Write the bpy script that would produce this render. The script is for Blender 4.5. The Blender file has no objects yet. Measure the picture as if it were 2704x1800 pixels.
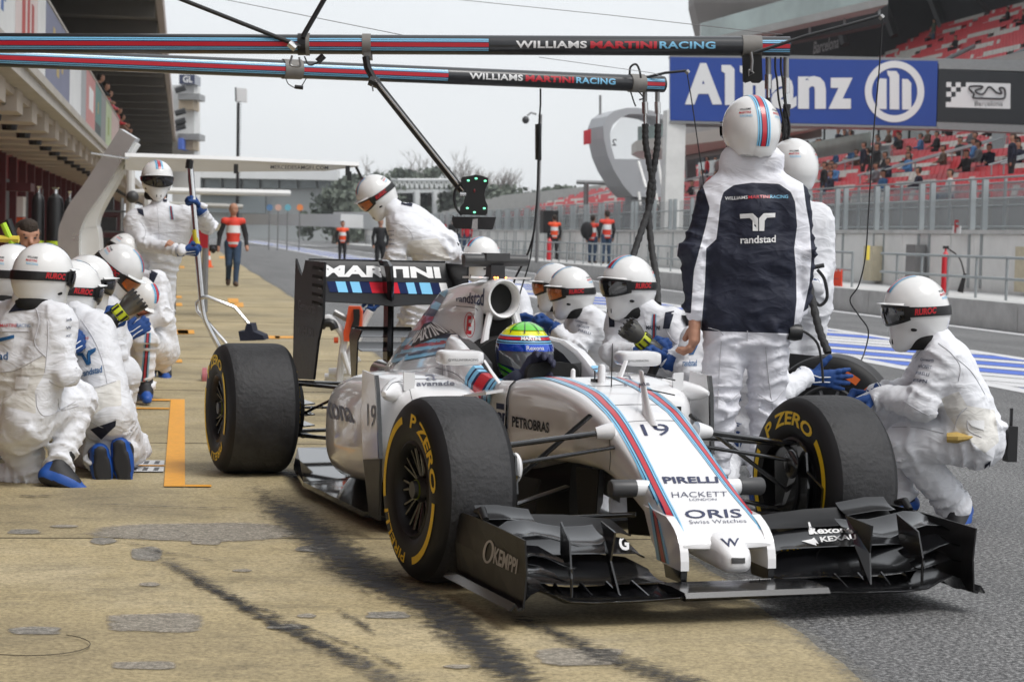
import bpy, bmesh, math, random
import numpy as np
from mathutils import Vector, Matrix
from mathutils.bvhtree import BVHTree
random.seed(7); rng = np.random.default_rng(7)
R = math.radians
SC = bpy.context.scene
COL = SC.collection
# ---------------------------------------------------------------- camera
CAM_H = 1.232; PITCH = .0494; ROLL = .0250; YAW = R(9.0); FPX = 5504.0; W, H = 2704., 1800.
cam = bpy.data.cameras.new('camera'); cam.lens = 36*FPX/W; cam.sensor_width = 36; cam.clip_end = 3000; cam.clip_start = .05
cam.dof.use_dof = True; cam.dof.focus_distance = 8.6; cam.dof.aperture_fstop = 8.0
camo = bpy.data.objects.new('camera', cam); COL.objects.link(camo); SC.camera = camo
camo.matrix_world = Matrix.Translation((0, 0, CAM_H)) @ Matrix.Rotation(-YAW, 4, 'Z') @ Matrix.Rotation(math.pi/2-PITCH, 4, 'X') @ Matrix.Rotation(ROLL, 4, 'Z')
SC.render.resolution_x = 1024; SC.render.resolution_y = 681
# ---------------------------------------------------------------- sky and sun (overcast)
wd = bpy.data.worlds.new('World'); SC.world = wd; wd.use_nodes = True
nt = wd.node_tree; nt.nodes.clear()
out = nt.nodes.new('ShaderNodeOutputWorld'); sky = nt.nodes.new('ShaderNodeTexSky'); sky.sky_type = 'NISHITA'; sky.sun_disc = False
SUN_EL, SUN_AZ = 58, 135      # degrees; azimuth clockwise from +Y
sky.sun_elevation = R(SUN_EL); sky.sun_rotation = R(SUN_AZ); sky.dust_density = 3
hs = nt.nodes.new('ShaderNodeHueSaturation'); hs.inputs['Saturation'].default_value = .25
b1 = nt.nodes.new('ShaderNodeBackground'); b1.inputs[1].default_value = .05
b2 = nt.nodes.new('ShaderNodeBackground'); b2.inputs[0].default_value = (.93, .965, 1, 1); b2.inputs[1].default_value = .72
ad = nt.nodes.new('ShaderNodeAddShader')
L = nt.links.new
tcw = nt.nodes.new('ShaderNodeTexCoord'); mpw = nt.nodes.new('ShaderNodeMapping'); mpw.inputs['Scale'].default_value = (1, 1, 2.6); nw_ = nt.nodes.new('ShaderNodeTexNoise'); nw_.inputs['Scale'].default_value = 2.6; nw_.inputs['Detail'].default_value = 5
rw_ = nt.nodes.new('ShaderNodeMapRange'); rw_.inputs[1].default_value = .3; rw_.inputs[2].default_value = .7; rw_.inputs[3].default_value = .58; rw_.inputs[4].default_value = .66
L(tcw.outputs['Generated'], mpw.inputs[0]); L(mpw.outputs[0], nw_.inputs['Vector']); L(nw_.outputs['Fac'], rw_.inputs[0]); L(rw_.outputs[0], b2.inputs[1])     # faint tone of the cloud deck
L(sky.outputs[0], hs.inputs['Color']); L(hs.outputs[0], b1.inputs[0]); L(b1.outputs[0], ad.inputs[0]); L(b2.outputs[0], ad.inputs[1]); L(ad.outputs[0], out.inputs[0])
sl = bpy.data.lights.new('sun', 'SUN'); sl.energy = 1.5; sl.angle = R(25); sl.color = (1, .975, .94)
so = bpy.data.objects.new('sun', sl); COL.objects.link(so)
so.rotation_euler = (R(90-SUN_EL), 0, R(180-SUN_AZ)); so.location = (0, 0, 30)
SC.view_settings.view_transform = 'Standard'; SC.view_settings.look = 'None'; SC.view_settings.gamma = 1; SC.view_settings.use_curve_mapping = False
SC.view_settings.exposure = 0.3
SC.render.engine = 'CYCLES'; SC.cycles.max_bounces = 8; SC.cycles.diffuse_bounces = 3; SC.cycles.glossy_bounces = 3

# ---------------------------------------------------------------- camera geometry: photo pixel (2704x1800) -> place
CYW, SYW = math.cos(YAW), math.sin(YAW)
def ray(tx, ty):
    cr, sr = math.cos(ROLL), math.sin(ROLL); dx, dy = tx-W/2, ty-H/2
    ix = dx*cr+dy*sr; up = dx*sr-dy*cr
    c, s = math.cos(PITCH), math.sin(PITCH)
    d = (ix/FPX, c+up/FPX*s, -s+up/FPX*c)
    return Vector((d[0]*CYW+d[1]*SYW, -d[0]*SYW+d[1]*CYW, d[2])), d[1]
O0 = Vector((0, 0, CAM_H))
def at(tx, ty, dep):
    d, f = ray(tx, ty); return O0+d*(dep/f)
def gnd(tx, ty, z=0.):
    d, f = ray(tx, ty); return O0+d*((z-CAM_H)/d.z)
def onx(tx, ty, x):
    d, f = ray(tx, ty); return O0+d*(x/d.x)
CR = Vector((CYW, -SYW, 0)); CF = Vector((SYW, CYW, 0)); UP = Vector((0, 0, 1))
def pix(P):
    P = np.asarray(P, float); x = P[:, 0]*CYW-P[:, 1]*SYW; y = P[:, 0]*SYW+P[:, 1]*CYW; z = P[:, 2]-CAM_H
    c, s = math.cos(PITCH), math.sin(PITCH); d = y*c-z*s; u = z*c+y*s; ix = FPX*x/d; iy = -FPX*u/d
    cr, sr = math.cos(ROLL), math.sin(ROLL)
    return np.stack([W/2+ix*cr-iy*sr, H/2+ix*sr+iy*cr], 1)

# ---------------------------------------------------------------- materials
MATS = {}
def srgb(h):
    if isinstance(h, str):
        h = [int(h[i:i+2], 16)/255 for i in (0, 2, 4)]
    return tuple((c/12.92 if c <= .04045 else ((c+.055)/1.055)**2.4) for c in h)
def mat(name, col=(.5, .5, .5), rough=.6, metal=0., spec=.5, noise=0., nscale=8., bump=0., bscale=40., coat=0., emit=None, trans=0., alpha=1., detail=4., sheen=0.):
    if name in MATS: return MATS[name]
    m = bpy.data.materials.new(name); m.use_nodes = True; MATS[name] = m
    nt = m.node_tree; b = nt.nodes['Principled BSDF']
    b.inputs['Base Color'].default_value = (*col, 1); b.inputs['Roughness'].default_value = rough; b.inputs['Metallic'].default_value = metal
    b.inputs['Specular IOR Level'].default_value = spec; b.inputs['Coat Weight'].default_value = coat; b.inputs['Coat Roughness'].default_value = .08
    b.inputs['Transmission Weight'].default_value = trans; b.inputs['Alpha'].default_value = alpha
    if sheen: b.inputs['Sheen Weight'].default_value = sheen
    if emit: b.inputs['Emission Color'].default_value = (*emit[:3], 1); b.inputs['Emission Strength'].default_value = emit[3]
    tc = nt.nodes.new('ShaderNodeTexCoord')
    if noise:
        n = nt.nodes.new('ShaderNodeTexNoise'); n.inputs['Scale'].default_value = nscale; n.inputs['Detail'].default_value = detail; n.inputs['Roughness'].default_value = .65
        nt.links.new(tc.outputs['Object'], n.inputs['Vector'])
        r = nt.nodes.new('ShaderNodeMapRange'); r.inputs[1].default_value = .3; r.inputs[2].default_value = .7; r.inputs[3].default_value = 1-noise; r.inputs[4].default_value = 1+noise*.6
        nt.links.new(n.outputs['Fac'], r.inputs[0])
        x = nt.nodes.new('ShaderNodeVectorMath'); x.operation = 'SCALE'; x.inputs[0].default_value = col
        nt.links.new(r.outputs[0], x.inputs['Scale']); nt.links.new(x.outputs[0], b.inputs['Base Color'])
        r2 = nt.nodes.new('ShaderNodeMapRange'); r2.inputs[3].default_value = max(.03, rough-.12*noise*3); r2.inputs[4].default_value = min(1, rough+.12*noise*3)
        nt.links.new(n.outputs['Fac'], r2.inputs[0]); nt.links.new(r2.outputs[0], b.inputs['Roughness'])
    if bump:
        n2 = nt.nodes.new('ShaderNodeTexNoise'); n2.inputs['Scale'].default_value = bscale; n2.inputs['Detail'].default_value = 5
        nt.links.new(tc.outputs['Object'], n2.inputs['Vector'])
        bp = nt.nodes.new('ShaderNodeBump'); bp.inputs['Strength'].default_value = bump; bp.inputs['Distance'].default_value = .01
        nt.links.new(n2.outputs['Fac'], bp.inputs['Height']); nt.links.new(bp.outputs[0], b.inputs['Normal'])
    return m
def two_tone(name, ca, cb, rough=.75, bump=.25, bscale=35, noise=.06):
    """colour ca where the mesh attribute sd>0, else cb (a sewn-in panel of other cloth)"""
    m = cloth(name, ca, rough); nt = m.node_tree; b = nt.nodes['Principled BSDF']
    a = nt.nodes.new('ShaderNodeAttribute'); a.attribute_name = 'sd'
    g = nt.nodes.new('ShaderNodeMath'); g.operation = 'GREATER_THAN'; g.inputs[1].default_value = 0
    x = nt.nodes.new('ShaderNodeMix'); x.data_type = 'RGBA'; x.inputs[6].default_value = (*cb, 1); x.inputs[7].default_value = (*ca, 1)
    nt.links.new(a.outputs['Fac'], g.inputs[0]); nt.links.new(g.outputs[0], x.inputs[0]); nt.links.new(x.outputs[2], b.inputs['Base Color'])
    return m
WHITE_CAR = mat('white_paint', (.80, .80, .81), .35, coat=1., noise=.03, nscale=3)
CARBON = mat('carbon', (.006, .006, .007), .2, coat=.45, noise=.03, nscale=4, spec=.6)
CARBON_R = mat('carbon_rough', (.016, .016, .017), .6, spec=.2)
NAVY_M = mat('navy_matt', srgb('14224A'), .7, spec=.15); LBLUE_M = mat('light_blue_matt', srgb('7DC0E4'), .7, spec=.15); RED_M = mat('red_matt', srgb('C02030'), .7, spec=.15)
CARBON_M = mat('carbon_matt', (.011, .011, .012), .42, spec=.35, noise=.2, nscale=20)
GLOSSFLOOR = mat('floor_gloss', (.006, .006, .008), .05, spec=.45)
RUBBER = mat('rubber', (.034, .034, .036), .62, noise=.55, nscale=11, bump=.5, bscale=45, spec=.38, detail=8)
SIDEWALL = mat('sidewall', (.011, .011, .012), .55, spec=.3, noise=.1, nscale=20)
YELLOW = mat('tyre_yellow', srgb('F4CC12'), .55, noise=.1, nscale=30)
ORANGE_T = mat('tyre_orange', srgb('DE6A2C'), .55)
BLACK = mat('black_plastic', (.012, .012, .013), .4)
BLACKM = mat('black_matt', (.008, .008, .008), .85)
DARKGREY = mat('dark_grey', (.05, .05, .052), .45, noise=.1)
GREY = mat('grey_metal', (.28, .28, .28), .4, metal=.6, noise=.1)
SILVER = mat('silver', (.62, .62, .62), .25, metal=.95, noise=.08)
CHROME = mat('bright_steel', (.72, .72, .72), .16, metal=1)
NAVY_P = mat('navy_paint', srgb('14224A'), .3, coat=.4)
NAVY_TXT = mat('navy_lettering', srgb('2C3354'), .4)
GREY_TXT = mat('grey_lettering', srgb('54566A'), .4)
LBLUE = mat('light_blue_paint', srgb('7DC0E4'), .3, coat=.4)
RED_P = mat('red_paint', srgb('C02030'), .3, coat=.4)
WHITE_TXT = mat('white_lettering', (.78, .78, .78), .45)
DARK_TXT = mat('black_lettering', (.02, .02, .025), .45)
def cloth(name, col, rough=.8):
    """woven cloth with creases: two ridged, warped noises as relief"""
    m = mat(name, col, rough, noise=.05, nscale=5); nt = m.node_tree; b = nt.nodes['Principled BSDF']; tc = nt.nodes.new('ShaderNodeTexCoord'); hs_ = []
    for sc, st, w in ((3.2, (1, 1, 1.9), 1.), (7, (1.2, 1.2, 2.2), .35)):
        mp = nt.nodes.new('ShaderNodeMapping'); mp.inputs['Scale'].default_value = st; mp.inputs['Rotation'].default_value = (.35, .5, sc); n = nt.nodes.new('ShaderNodeTexNoise'); n.inputs['Scale'].default_value = sc; n.inputs['Detail'].default_value = 2; n.inputs['Distortion'].default_value = 1.1
        nt.links.new(tc.outputs['Object'], mp.inputs[0]); nt.links.new(mp.outputs[0], n.inputs['Vector'])
        a = nt.nodes.new('ShaderNodeMath'); a.operation = 'SUBTRACT'; a.inputs[1].default_value = .5; nt.links.new(n.outputs['Fac'], a.inputs[0]); c = nt.nodes.new('ShaderNodeMath'); c.operation = 'ABSOLUTE'; nt.links.new(a.outputs[0], c.inputs[0])
        d = nt.nodes.new('ShaderNodeMath'); d.operation = 'MULTIPLY'; d.inputs[1].default_value = -w; nt.links.new(c.outputs[0], d.inputs[0]); e = nt.nodes.new('ShaderNodeMath'); e.operation = 'MAXIMUM'; e.inputs[1].default_value = -.16*w; nt.links.new(d.outputs[0], e.inputs[0]); hs_.append(e.outputs[0])
    s = hs_[0]
    for h in hs_[1:]: x = nt.nodes.new('ShaderNodeMath'); nt.links.new(s, x.inputs[0]); nt.links.new(h, x.inputs[1]); s = x.outputs[0]
    bp = nt.nodes.new('ShaderNodeBump'); bp.inputs['Strength'].default_value = .33; bp.inputs['Distance'].default_value = .085; nt.links.new(s, bp.inputs['Height']); nt.links.new(bp.outputs[0], b.inputs['Normal']); return m
SUIT = cloth('white_suit', (.735, .745, .78))
SUIT2 = mat('cream_suit_panel', (.70, .685, .65), .8, noise=.05, nscale=6, bump=.3, bscale=40)
HELM = mat('helmet_white', (.78, .78, .775), .22, coat=.5, noise=.04, nscale=5)
SKIN = mat('skin', srgb('B5866E'), .6, noise=.08, nscale=30)
GLOVE = mat('glove_blue', srgb('17417F'), .75, noise=.15, nscale=25, bump=.3, bscale=60)
BOOT_B = mat('boot_blue', srgb('1C4FA0'), .5, noise=.1)
BOOT_K = mat('boot_black', (.015, .015, .018), .6, noise=.1)
NAVYC = mat('navy_cloth', srgb('171C30'), .8, noise=.1, bump=.3, bscale=30)
LENS_D = mat('dark_lens', (.01, .01, .012), .06, coat=1)
LENS_O = mat('orange_lens', (.35, .09, .02), .12, metal=.7, coat=1, noise=.5, nscale=15)

# ---------------------------------------------------------------- mesh builder
class MB:
    def __init__(s): s.v = []; s.f = []; s.mi = []; s.mats = []; s.smooth = []
    def midx(s, m):
        if m not in s.mats: s.mats.append(m)
        return s.mats.index(m)
    def add(s, vs, fs, m, smooth=False):
        o = len(s.v); s.v += [tuple(v) for v in vs]; k = s.midx(m)
        for f in fs: s.f.append(tuple(i+o for i in f)); s.mi.append(k); s.smooth.append(smooth)
        return s
    def box(s, lo, hi, m, M=None):
        x0, y0, z0 = lo; x1, y1, z1 = hi
        vs = [Vector(p) for p in ((x0,y0,z0),(x1,y0,z0),(x1,y1,z0),(x0,y1,z0),(x0,y0,z1),(x1,y0,z1),(x1,y1,z1),(x0,y1,z1))]
        if M is not None: vs = [M @ v for v in vs]
        return s.add(vs, [(3,2,1,0),(4,5,6,7),(0,1,5,4),(1,2,6,5),(2,3,7,6),(3,0,4,7)], m)
    def tube(s, pts, r, m, n=10, cap=True, flat=1., up=None):
        """tube along points; r number or list; flat squashes one axis"""
        pts = [Vector(p) for p in pts]; k = len(pts); rs = r if isinstance(r, (list, tuple)) else [r]*k
        vs = []; ref = None
        for i, p in enumerate(pts):
            t = (pts[min(i+1, k-1)]-pts[max(i-1, 0)]).normalized()
            if ref is None:
                ref = Vector(up) if up is not None else (Vector((0,0,1)) if abs(t.z) < .9 else Vector((1,0,0)))
            a = (ref-t*ref.dot(t)).normalized(); ref = a; b = t.cross(a)
            for j in range(n):
                q = 2*math.pi*j/n; vs.append(p+(a*math.cos(q)*flat+b*math.sin(q))*rs[i])
        fs = [(i*n+j, i*n+(j+1) % n, (i+1)*n+(j+1) % n, (i+1)*n+j) for i in range(k-1) for j in range(n)]
        if cap: fs += [tuple(range(n-1, -1, -1)), tuple((k-1)*n+j for j in range(n))]
        return s.add(vs, fs, m, True)
    def lathe(s, prof, m, n=48, axis='z', o=(0,0,0), cap=False):
        """prof: list of (radius, height)"""
        vs = []; o = Vector(o)
        for r, h in prof:
            for j in range(n):
                q = 2*math.pi*j/n; c, d = r*math.cos(q), r*math.sin(q)
                vs.append(o+Vector({'z': (c, d, h), 'y': (c, h, -d), 'x': (h, c, d)}[axis]))
        fs = [(i*n+j, i*n+(j+1) % n, (i+1)*n+(j+1) % n, (i+1)*n+j) for i in range(len(prof)-1) for j in range(n)]
        if cap: fs += [tuple(range(n-1, -1, -1)), tuple((len(prof)-1)*n+j for j in range(n))]
        return s.add(vs, fs, m, True)
    def loft(s, secs, m, closed=True, cap=True, smooth=True):
        n = len(secs[0]); vs = [p for q in secs for p in q]; fs = []
        for i in range(len(secs)-1):
            for j in range(n if closed else n-1):
                fs.append((i*n+j, i*n+(j+1) % n, (i+1)*n+(j+1) % n, (i+1)*n+j))
        if cap and closed: fs += [tuple(range(n-1, -1, -1)), tuple((len(secs)-1)*n+j for j in range(n))]
        return s.add(vs, fs, m, smooth)
    def prism(s, poly, d, m, M=None, smooth=False):
        """poly: 3D points (planar), extruded by vector d"""
        n = len(poly); a = [Vector(p) for p in poly]; d = Vector(d); vs = a+[p+d for p in a]
        if M is not None: vs = [M @ v for v in vs]
        fs = [tuple(range(n-1, -1, -1)), tuple(n+i for i in range(n))]+[(i, (i+1) % n, n+(i+1) % n, n+i) for i in range(n)]
        return s.add(vs, fs, m, smooth)
    def ell(s, c, r, m, nu=16, nv=10):
        vs = []; c = Vector(c)
        for i in range(nv+1):
            a = math.pi*i/nv
            for j in range(nu):
                q = 2*math.pi*j/nu; vs.append(c+Vector((r[0]*math.sin(a)*math.cos(q), r[1]*math.sin(a)*math.sin(q), r[2]*math.cos(a))))
        fs = [(i*nu+j, (i+1)*nu+j, (i+1)*nu+(j+1) % nu, i*nu+(j+1) % nu) for i in range(nv) for j in range(nu)]
        return s.add(vs, fs, m, True)
    def mesh(s, name, sharp=35, fix=True):
        me = bpy.data.meshes.new(name); me.from_pydata([tuple(v) for v in s.v], [], s.f)
        for m in s.mats: me.materials.append(m)
        me.polygons.foreach_set('material_index', s.mi); me.polygons.foreach_set('use_smooth', s.smooth)
        me.update()
        if fix:
            bm = bmesh.new(); bm.from_mesh(me); bmesh.ops.recalc_face_normals(bm, faces=bm.faces); bm.to_mesh(me); bm.free()
        if any(s.smooth) and sharp: me.set_sharp_from_angle(angle=R(sharp))
        return me
    def build(s, name, parent=None, sharp=35, M=None, fix=True):
        return link(name, s.mesh(name, sharp, fix), parent, M)
def link(name, me, parent=None, M=None):
    o = bpy.data.objects.new(name, me); COL.objects.link(o)
    if parent is not None: o.parent = parent
    if M is not None: o.matrix_local = M
    return o
def thing(name, label, cat, loc=(0,0,0), rotz=0., group=None, M=None):
    o = bpy.data.objects.new(name, None); COL.objects.link(o); o.empty_display_size = .2
    if M is not None: o.matrix_world = M
    else: o.location = loc; o.rotation_euler = (0, 0, rotz)
    return tag(o, label, cat, group)
def tag(o, label, cat, group=None):
    o['label'] = label; o['category'] = cat
    if group: o['group'] = group
    return o
def struct(o, label=None):
    o['kind'] = 'structure'
    if label: o['label'] = label
    return o
def cptree(o, parent=None):
    c = o.copy(); COL.objects.link(c)
    if parent is not None: c.parent = parent
    for ch in o.children: cptree(ch, c)
    return c
def basis(o, x, y, z):
    M = Matrix.Identity(4)
    for i, a in enumerate((x, y, z)):
        for j in range(3): M[j][i] = a[j]
    for j in range(3): M[j][3] = o[j]
    return M
# ---------------------------------------------------------------- lettering
_tx = {}
def text_raw(s, bold=0., shear=0., spacing=1.):
    k = (s, bold, shear, spacing)
    if k in _tx: return _tx[k]
    c = bpy.data.curves.new('lettering', 'FONT'); c.body = s; c.size = 1; c.offset = bold; c.shear = shear; c.space_character = spacing; c.resolution_u = 3; c.fill_mode = 'FRONT'
    o = bpy.data.objects.new('lettering', c); COL.objects.link(o)
    dg = bpy.context.evaluated_depsgraph_get(); dg.update(); me = bpy.data.meshes.new_from_object(o.evaluated_get(dg))
    bpy.data.objects.remove(o); bpy.data.curves.remove(c)
    P = np.array([v.co[:2] for v in me.vertices]); fs = [tuple(p.vertices) for p in me.polygons]; bpy.data.meshes.remove(me)
    lo = P.min(0); hi = P.max(0); P = (P-lo)/(hi-lo)
    _tx[k] = (P, fs, (hi-lo)[0]/(hi-lo)[1]); return _tx[k]
def text_cut(P, fs, nx, ny):
    """cut the letter faces along a grid so that they can bend"""
    bm = bmesh.new(); vs = [bm.verts.new((p[0], p[1], 0)) for p in P]
    for f in fs:
        try: bm.faces.new([vs[i] for i in f])
        except ValueError: pass
    for ax, n in ((0, nx), (1, ny)):
        for i in range(1, n):
            co = [0, 0, 0]; no = [0, 0, 0]; co[ax] = i/n; no[ax] = 1
            bmesh.ops.bisect_plane(bm, geom=bm.verts[:]+bm.edges[:]+bm.faces[:], plane_co=co, plane_no=no)
    bm.verts.ensure_lookup_table(); bm.verts.index_update()
    Q = np.array([v.co[:2] for v in bm.verts]); g = [tuple(v.index for v in f.verts) for f in bm.faces]; bm.free()
    return Q, g
def lettering(mb, s, fn, m, bold=0., shear=0., spacing=1., nx=1, ny=1):
    """fn(u,v) -> point (0..1 box), None drops the face"""
    P, fs, asp = text_raw(s, bold, shear, spacing)
    if nx > 1 or ny > 1: P, fs = text_cut(P, fs, nx, ny)
    return put(mb, P, fs, fn, m)
def put(mb, P, fs, fn, m):
    Q = [fn(p[0], p[1]) for p in P]; ok = [q is not None for q in Q]
    g = [f for f in fs if all(ok[i] for i in f)]
    mb.add([q if q is not None else (0, 0, 0) for q in Q], g, m); return mb
def flat(o, ux, uy):
    o = Vector(o); ux = Vector(ux); uy = Vector(uy)
    return lambda u, v: o+ux*u+uy*v
def grid_shape(nu, nv):
    P = [(i/nu, j/nv) for j in range(nv+1) for i in range(nu+1)]
    fs = [(j*(nu+1)+i, j*(nu+1)+i+1, (j+1)*(nu+1)+i+1, (j+1)*(nu+1)+i) for j in range(nv) for i in range(nu)]
    return P, fs
def bvh_of(objs):
    vs = []; fs = []
    for o in objs:
        k = len(vs); Mw = world_m(o); vs += [Mw @ v.co for v in o.data.vertices]; fs += [tuple(i+k for i in p.vertices) for p in o.data.polygons]
    return BVHTree.FromPolygons(vs, fs)
def world_m(o):
    M = o.matrix_basis.copy()
    p = o.parent
    while p is not None: M = p.matrix_basis @ M; p = p.parent
    return M
def caster(bvh, o, ux, uy, d, off=.003):
    """plane box (o,ux,uy) cast along d onto a surface"""
    o = Vector(o); ux = Vector(ux); uy = Vector(uy); d = Vector(d).normalized()
    def fn(u, v):
        h = bvh.ray_cast(o+ux*u+uy*v, d)
        if h[0] is None: return None
        n = h[1] if h[1].dot(d) < 0 else -h[1]
        return h[0]+n*off
    return fn
def smooth_path(pts, n=8):
    """Catmull-Rom through points"""
    P = [Vector(p) for p in pts]; P = [P[0]*2-P[1]]+P+[P[-1]*2-P[-2]]; out = []
    for i in range(1, len(P)-2):
        for k in range(n):
            t = k/n; a, b, c, d = P[i-1:i+3]
            out.append(.5*((2*b)+(c-a)*t+(2*a-5*b+4*c-d)*t*t+(3*b-a-3*c+d)*t**3))
    out.append(P[-2]); return out
def interp(tab, x):
    """tab rows (x, a, b, ...) sorted ascending -> smooth-ish interpolation"""
    xs = [t[0] for t in tab]
    return [float(np.interp(x, xs, [t[i] for t in tab])) for i in range(1, len(tab[0]))]
def stripes_mat(): pass
# ================================================================ GROUND
def node_mat(name): 
    m = bpy.data.materials.new(name); m.use_nodes = True; MATS[name] = m
    return m, m.node_tree, m.node_tree.nodes['Principled BSDF']
def N(nt, t, **k):
    n = nt.nodes.new('ShaderNode'+t)
    for a, b in k.items():
        if a.startswith('i_'): n.inputs[int(a[2:])].default_value = b
        else: setattr(n, a, b)
    return n
def noise(nt, vec, scale, detail=4., rough=.6, stretch=None):
    if stretch:
        mp = N(nt, 'Mapping'); mp.inputs['Scale'].default_value = stretch; nt.links.new(vec, mp.inputs[0]); vec = mp.outputs[0]
    n = N(nt, 'TexNoise'); n.inputs['Scale'].default_value = scale; n.inputs['Detail'].default_value = detail; n.inputs['Roughness'].default_value = rough
    nt.links.new(vec, n.inputs['Vector']); return n.outputs['Fac']
def ramp(nt, fac, stops):
    r = N(nt, 'ValToRGB'); e = r.color_ramp.elements
    while len(e) < len(stops): e.new(.5)
    for q, (p, c) in zip(e, stops): q.position = p; q.color = (*c, 1)
    nt.links.new(fac, r.inputs[0]); return r.outputs[0]
def mixc(nt, fac, a, b, mode='MIX'):
    x = N(nt, 'Mix', data_type='RGBA', blend_type=mode)
    if hasattr(fac, 'links'): nt.links.new(fac, x.inputs[0])
    else: x.inputs[0].default_value = fac
    for i, v in ((6, a), (7, b)):
        if hasattr(v, 'links'): nt.links.new(v, x.inputs[i])
        else: x.inputs[i].default_value = (*v, 1)
    return x.outputs[2]
def concrete_mat():
    m, nt, b = node_mat('tan_concrete'); v = N(nt, 'TexCoord').outputs['Object']
    base = ramp(nt, noise(nt, v, .9, 6, .62), [(.3, (.31, .255, .15)), (.5, (.425, .35, .20)), (.7, (.50, .425, .275))])
    big = ramp(nt, noise(nt, v, .23, 3), [(.35, (.82, .82, .84)), (.65, (1.06, 1.04, 1.0))])
    c = mixc(nt, 1., base, big, 'MULTIPLY')
    brush = ramp(nt, noise(nt, v, 17, 5, .75, (.7, 1.9, 1)), [(.36, (.88, .88, .87)), (.5, (1, 1, 1)), (.64, (1.06, 1.06, 1.06))])   # broom finish across the lane
    c = mixc(nt, 1., c, brush, 'MULTIPLY')
    sp = ramp(nt, noise(nt, v, 60, 3, .9), [(.40, (.6, .59, .57)), (.47, (.96, .96, .96)), (.54, (1.02, 1.02, 1.02)), (.62, (1.32, 1.32, 1.32))])
    c = mixc(nt, .85, c, sp, 'MULTIPLY')
    dirt = ramp(nt, noise(nt, v, 2.1, 8, .75, (.8, 1.4, 1)), [(.50, (1, 1, 1)), (.60, (.74, .75, .77)), (.72, (.42, .43, .46))])
    c = mixc(nt, .8, c, dirt, 'MULTIPLY')
    nt.links.new(c, b.inputs['Base Color']); b.inputs['Roughness'].default_value = .72
    bp = N(nt, 'Bump'); bp.inputs['Strength'].default_value = .35; bp.inputs['Distance'].default_value = .006
    nt.links.new(noise(nt, v, 60, 4, .7), bp.inputs['Height']); nt.links.new(bp.outputs[0], b.inputs['Normal']); return m
def asphalt_mat():
    m, nt, b = node_mat('asphalt'); v = N(nt, 'TexCoord').outputs['Object']
    base = ramp(nt, noise(nt, v, .5, 5, .6), [(.3, (.115, .115, .117)), (.7, (.16, .16, .16))])
    ag = ramp(nt, noise(nt, v, 55, 3, .95), [(.41, (.2, .2, .2)), (.475, (.75, .75, .75)), (.53, (1.1, 1.1, 1.1)), (.61, (2.7, 2.7, 2.65))])
    c = mixc(nt, 1., base, ag, 'MULTIPLY')
    tr = ramp(nt, noise(nt, v, .8, 4, .6, (2.2, .12, 1)), [(.42, (1.05, 1.05, 1.05)), (.7, (.72, .72, .73))])
    c = mixc(nt, .8, c, tr, 'MULTIPLY')
    nt.links.new(c, b.inputs['Base Color']); b.inputs['Roughness'].default_value = .68
    bp = N(nt, 'Bump'); bp.inputs['Strength'].default_value = .6; bp.inputs['Distance'].default_value = .008
    nt.links.new(noise(nt, v, 95, 3, .85), bp.inputs['Height']); nt.links.new(bp.outputs[0], b.inputs['Normal']); return m
CONC = concrete_mat(); ASPH = asphalt_mat()
g = MB().add([(-900, -300, 0), (900, -300, 0), (900, 2500, 0), (-900, 2500, 0)], [(0, 1, 2, 3)], ASPH).build('ground'); struct(g)
# apron: tan concrete with a slightly ragged edge towards the pit lane
edge = []
for i in range(261):
    y = -6+i*.12 if i < 200 else 18+(i-200)**1.35*1.4
    edge.append((1.96+.025*math.sin(y*.9)+.008*math.sin(y*5.3)+.008*math.sin(y*13.1)+(.10 if y > 30 else 0), y))
vs = [(x, y, .004) for x, y in edge]+[(-9, y, .004) for x, y in edge]; k = len(edge)
a = MB().add(vs, [(i+1, i, k+i, k+i+1) for i in range(k-1)], CONC).build('concrete_apron'); struct(a)
# pale worn seam between the concrete and the asphalt
def mark_mat(name, col, lo, hi, scale=30, stretch=(.75, 1.2, 1), rough=.7, top=.82):
    """paint or rubber that breaks up: opaque only where a noise beats the edge falloff stored in sd"""
    m, nt, b = node_mat(name); v = N(nt, 'TexCoord').outputs['Object']
    b.inputs['Roughness'].default_value = rough
    nt.links.new(mixc(nt, 1., ramp(nt, noise(nt, v, 55, 3, .9), [(.40, (.55, .55, .55)), (.48, (.95, .95, .95)), (.55, (1.05, 1.05, 1.05)), (.63, (1.7, 1.7, 1.7))]), col, 'MULTIPLY'), b.inputs['Base Color'])
    a = N(nt, 'Attribute'); a.attribute_name = 'sd'
    n = noise(nt, v, scale, 6, .75, stretch)
    s = N(nt, 'Math', operation='ADD'); nt.links.new(n, s.inputs[0]); nt.links.new(a.outputs['Fac'], s.inputs[1])
    mr = N(nt, 'MapRange'); mr.inputs[1].default_value = lo; mr.inputs[2].default_value = hi; mr.inputs[4].default_value = top; nt.links.new(s.outputs[0], mr.inputs[0])
    nt.links.new(mr.outputs[0], b.inputs['Alpha']); return m
SEAM = mark_mat('worn_seam', (.24, .23, .20), .40, .75, 24, (1, 1, 1), top=.7)
vs = []
for x, y in edge[:215]: vs += [(x-.07, y, .006), (x+.0, y, .0062), (x+.09, y, .006)]
o = struct(MB().add(vs, [(3*i+k, 3*i+1+k, 3*i+4+k, 3*i+3+k) for i in range(len(vs)//3-1) for k in (0, 1)], SEAM).build('apron_seam')); o.data.attributes.new('sd', 'FLOAT', 'POINT').data.foreach_set('value', [(-.15, .12, -.15)[i % 3] for i in range(len(vs))])

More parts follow.
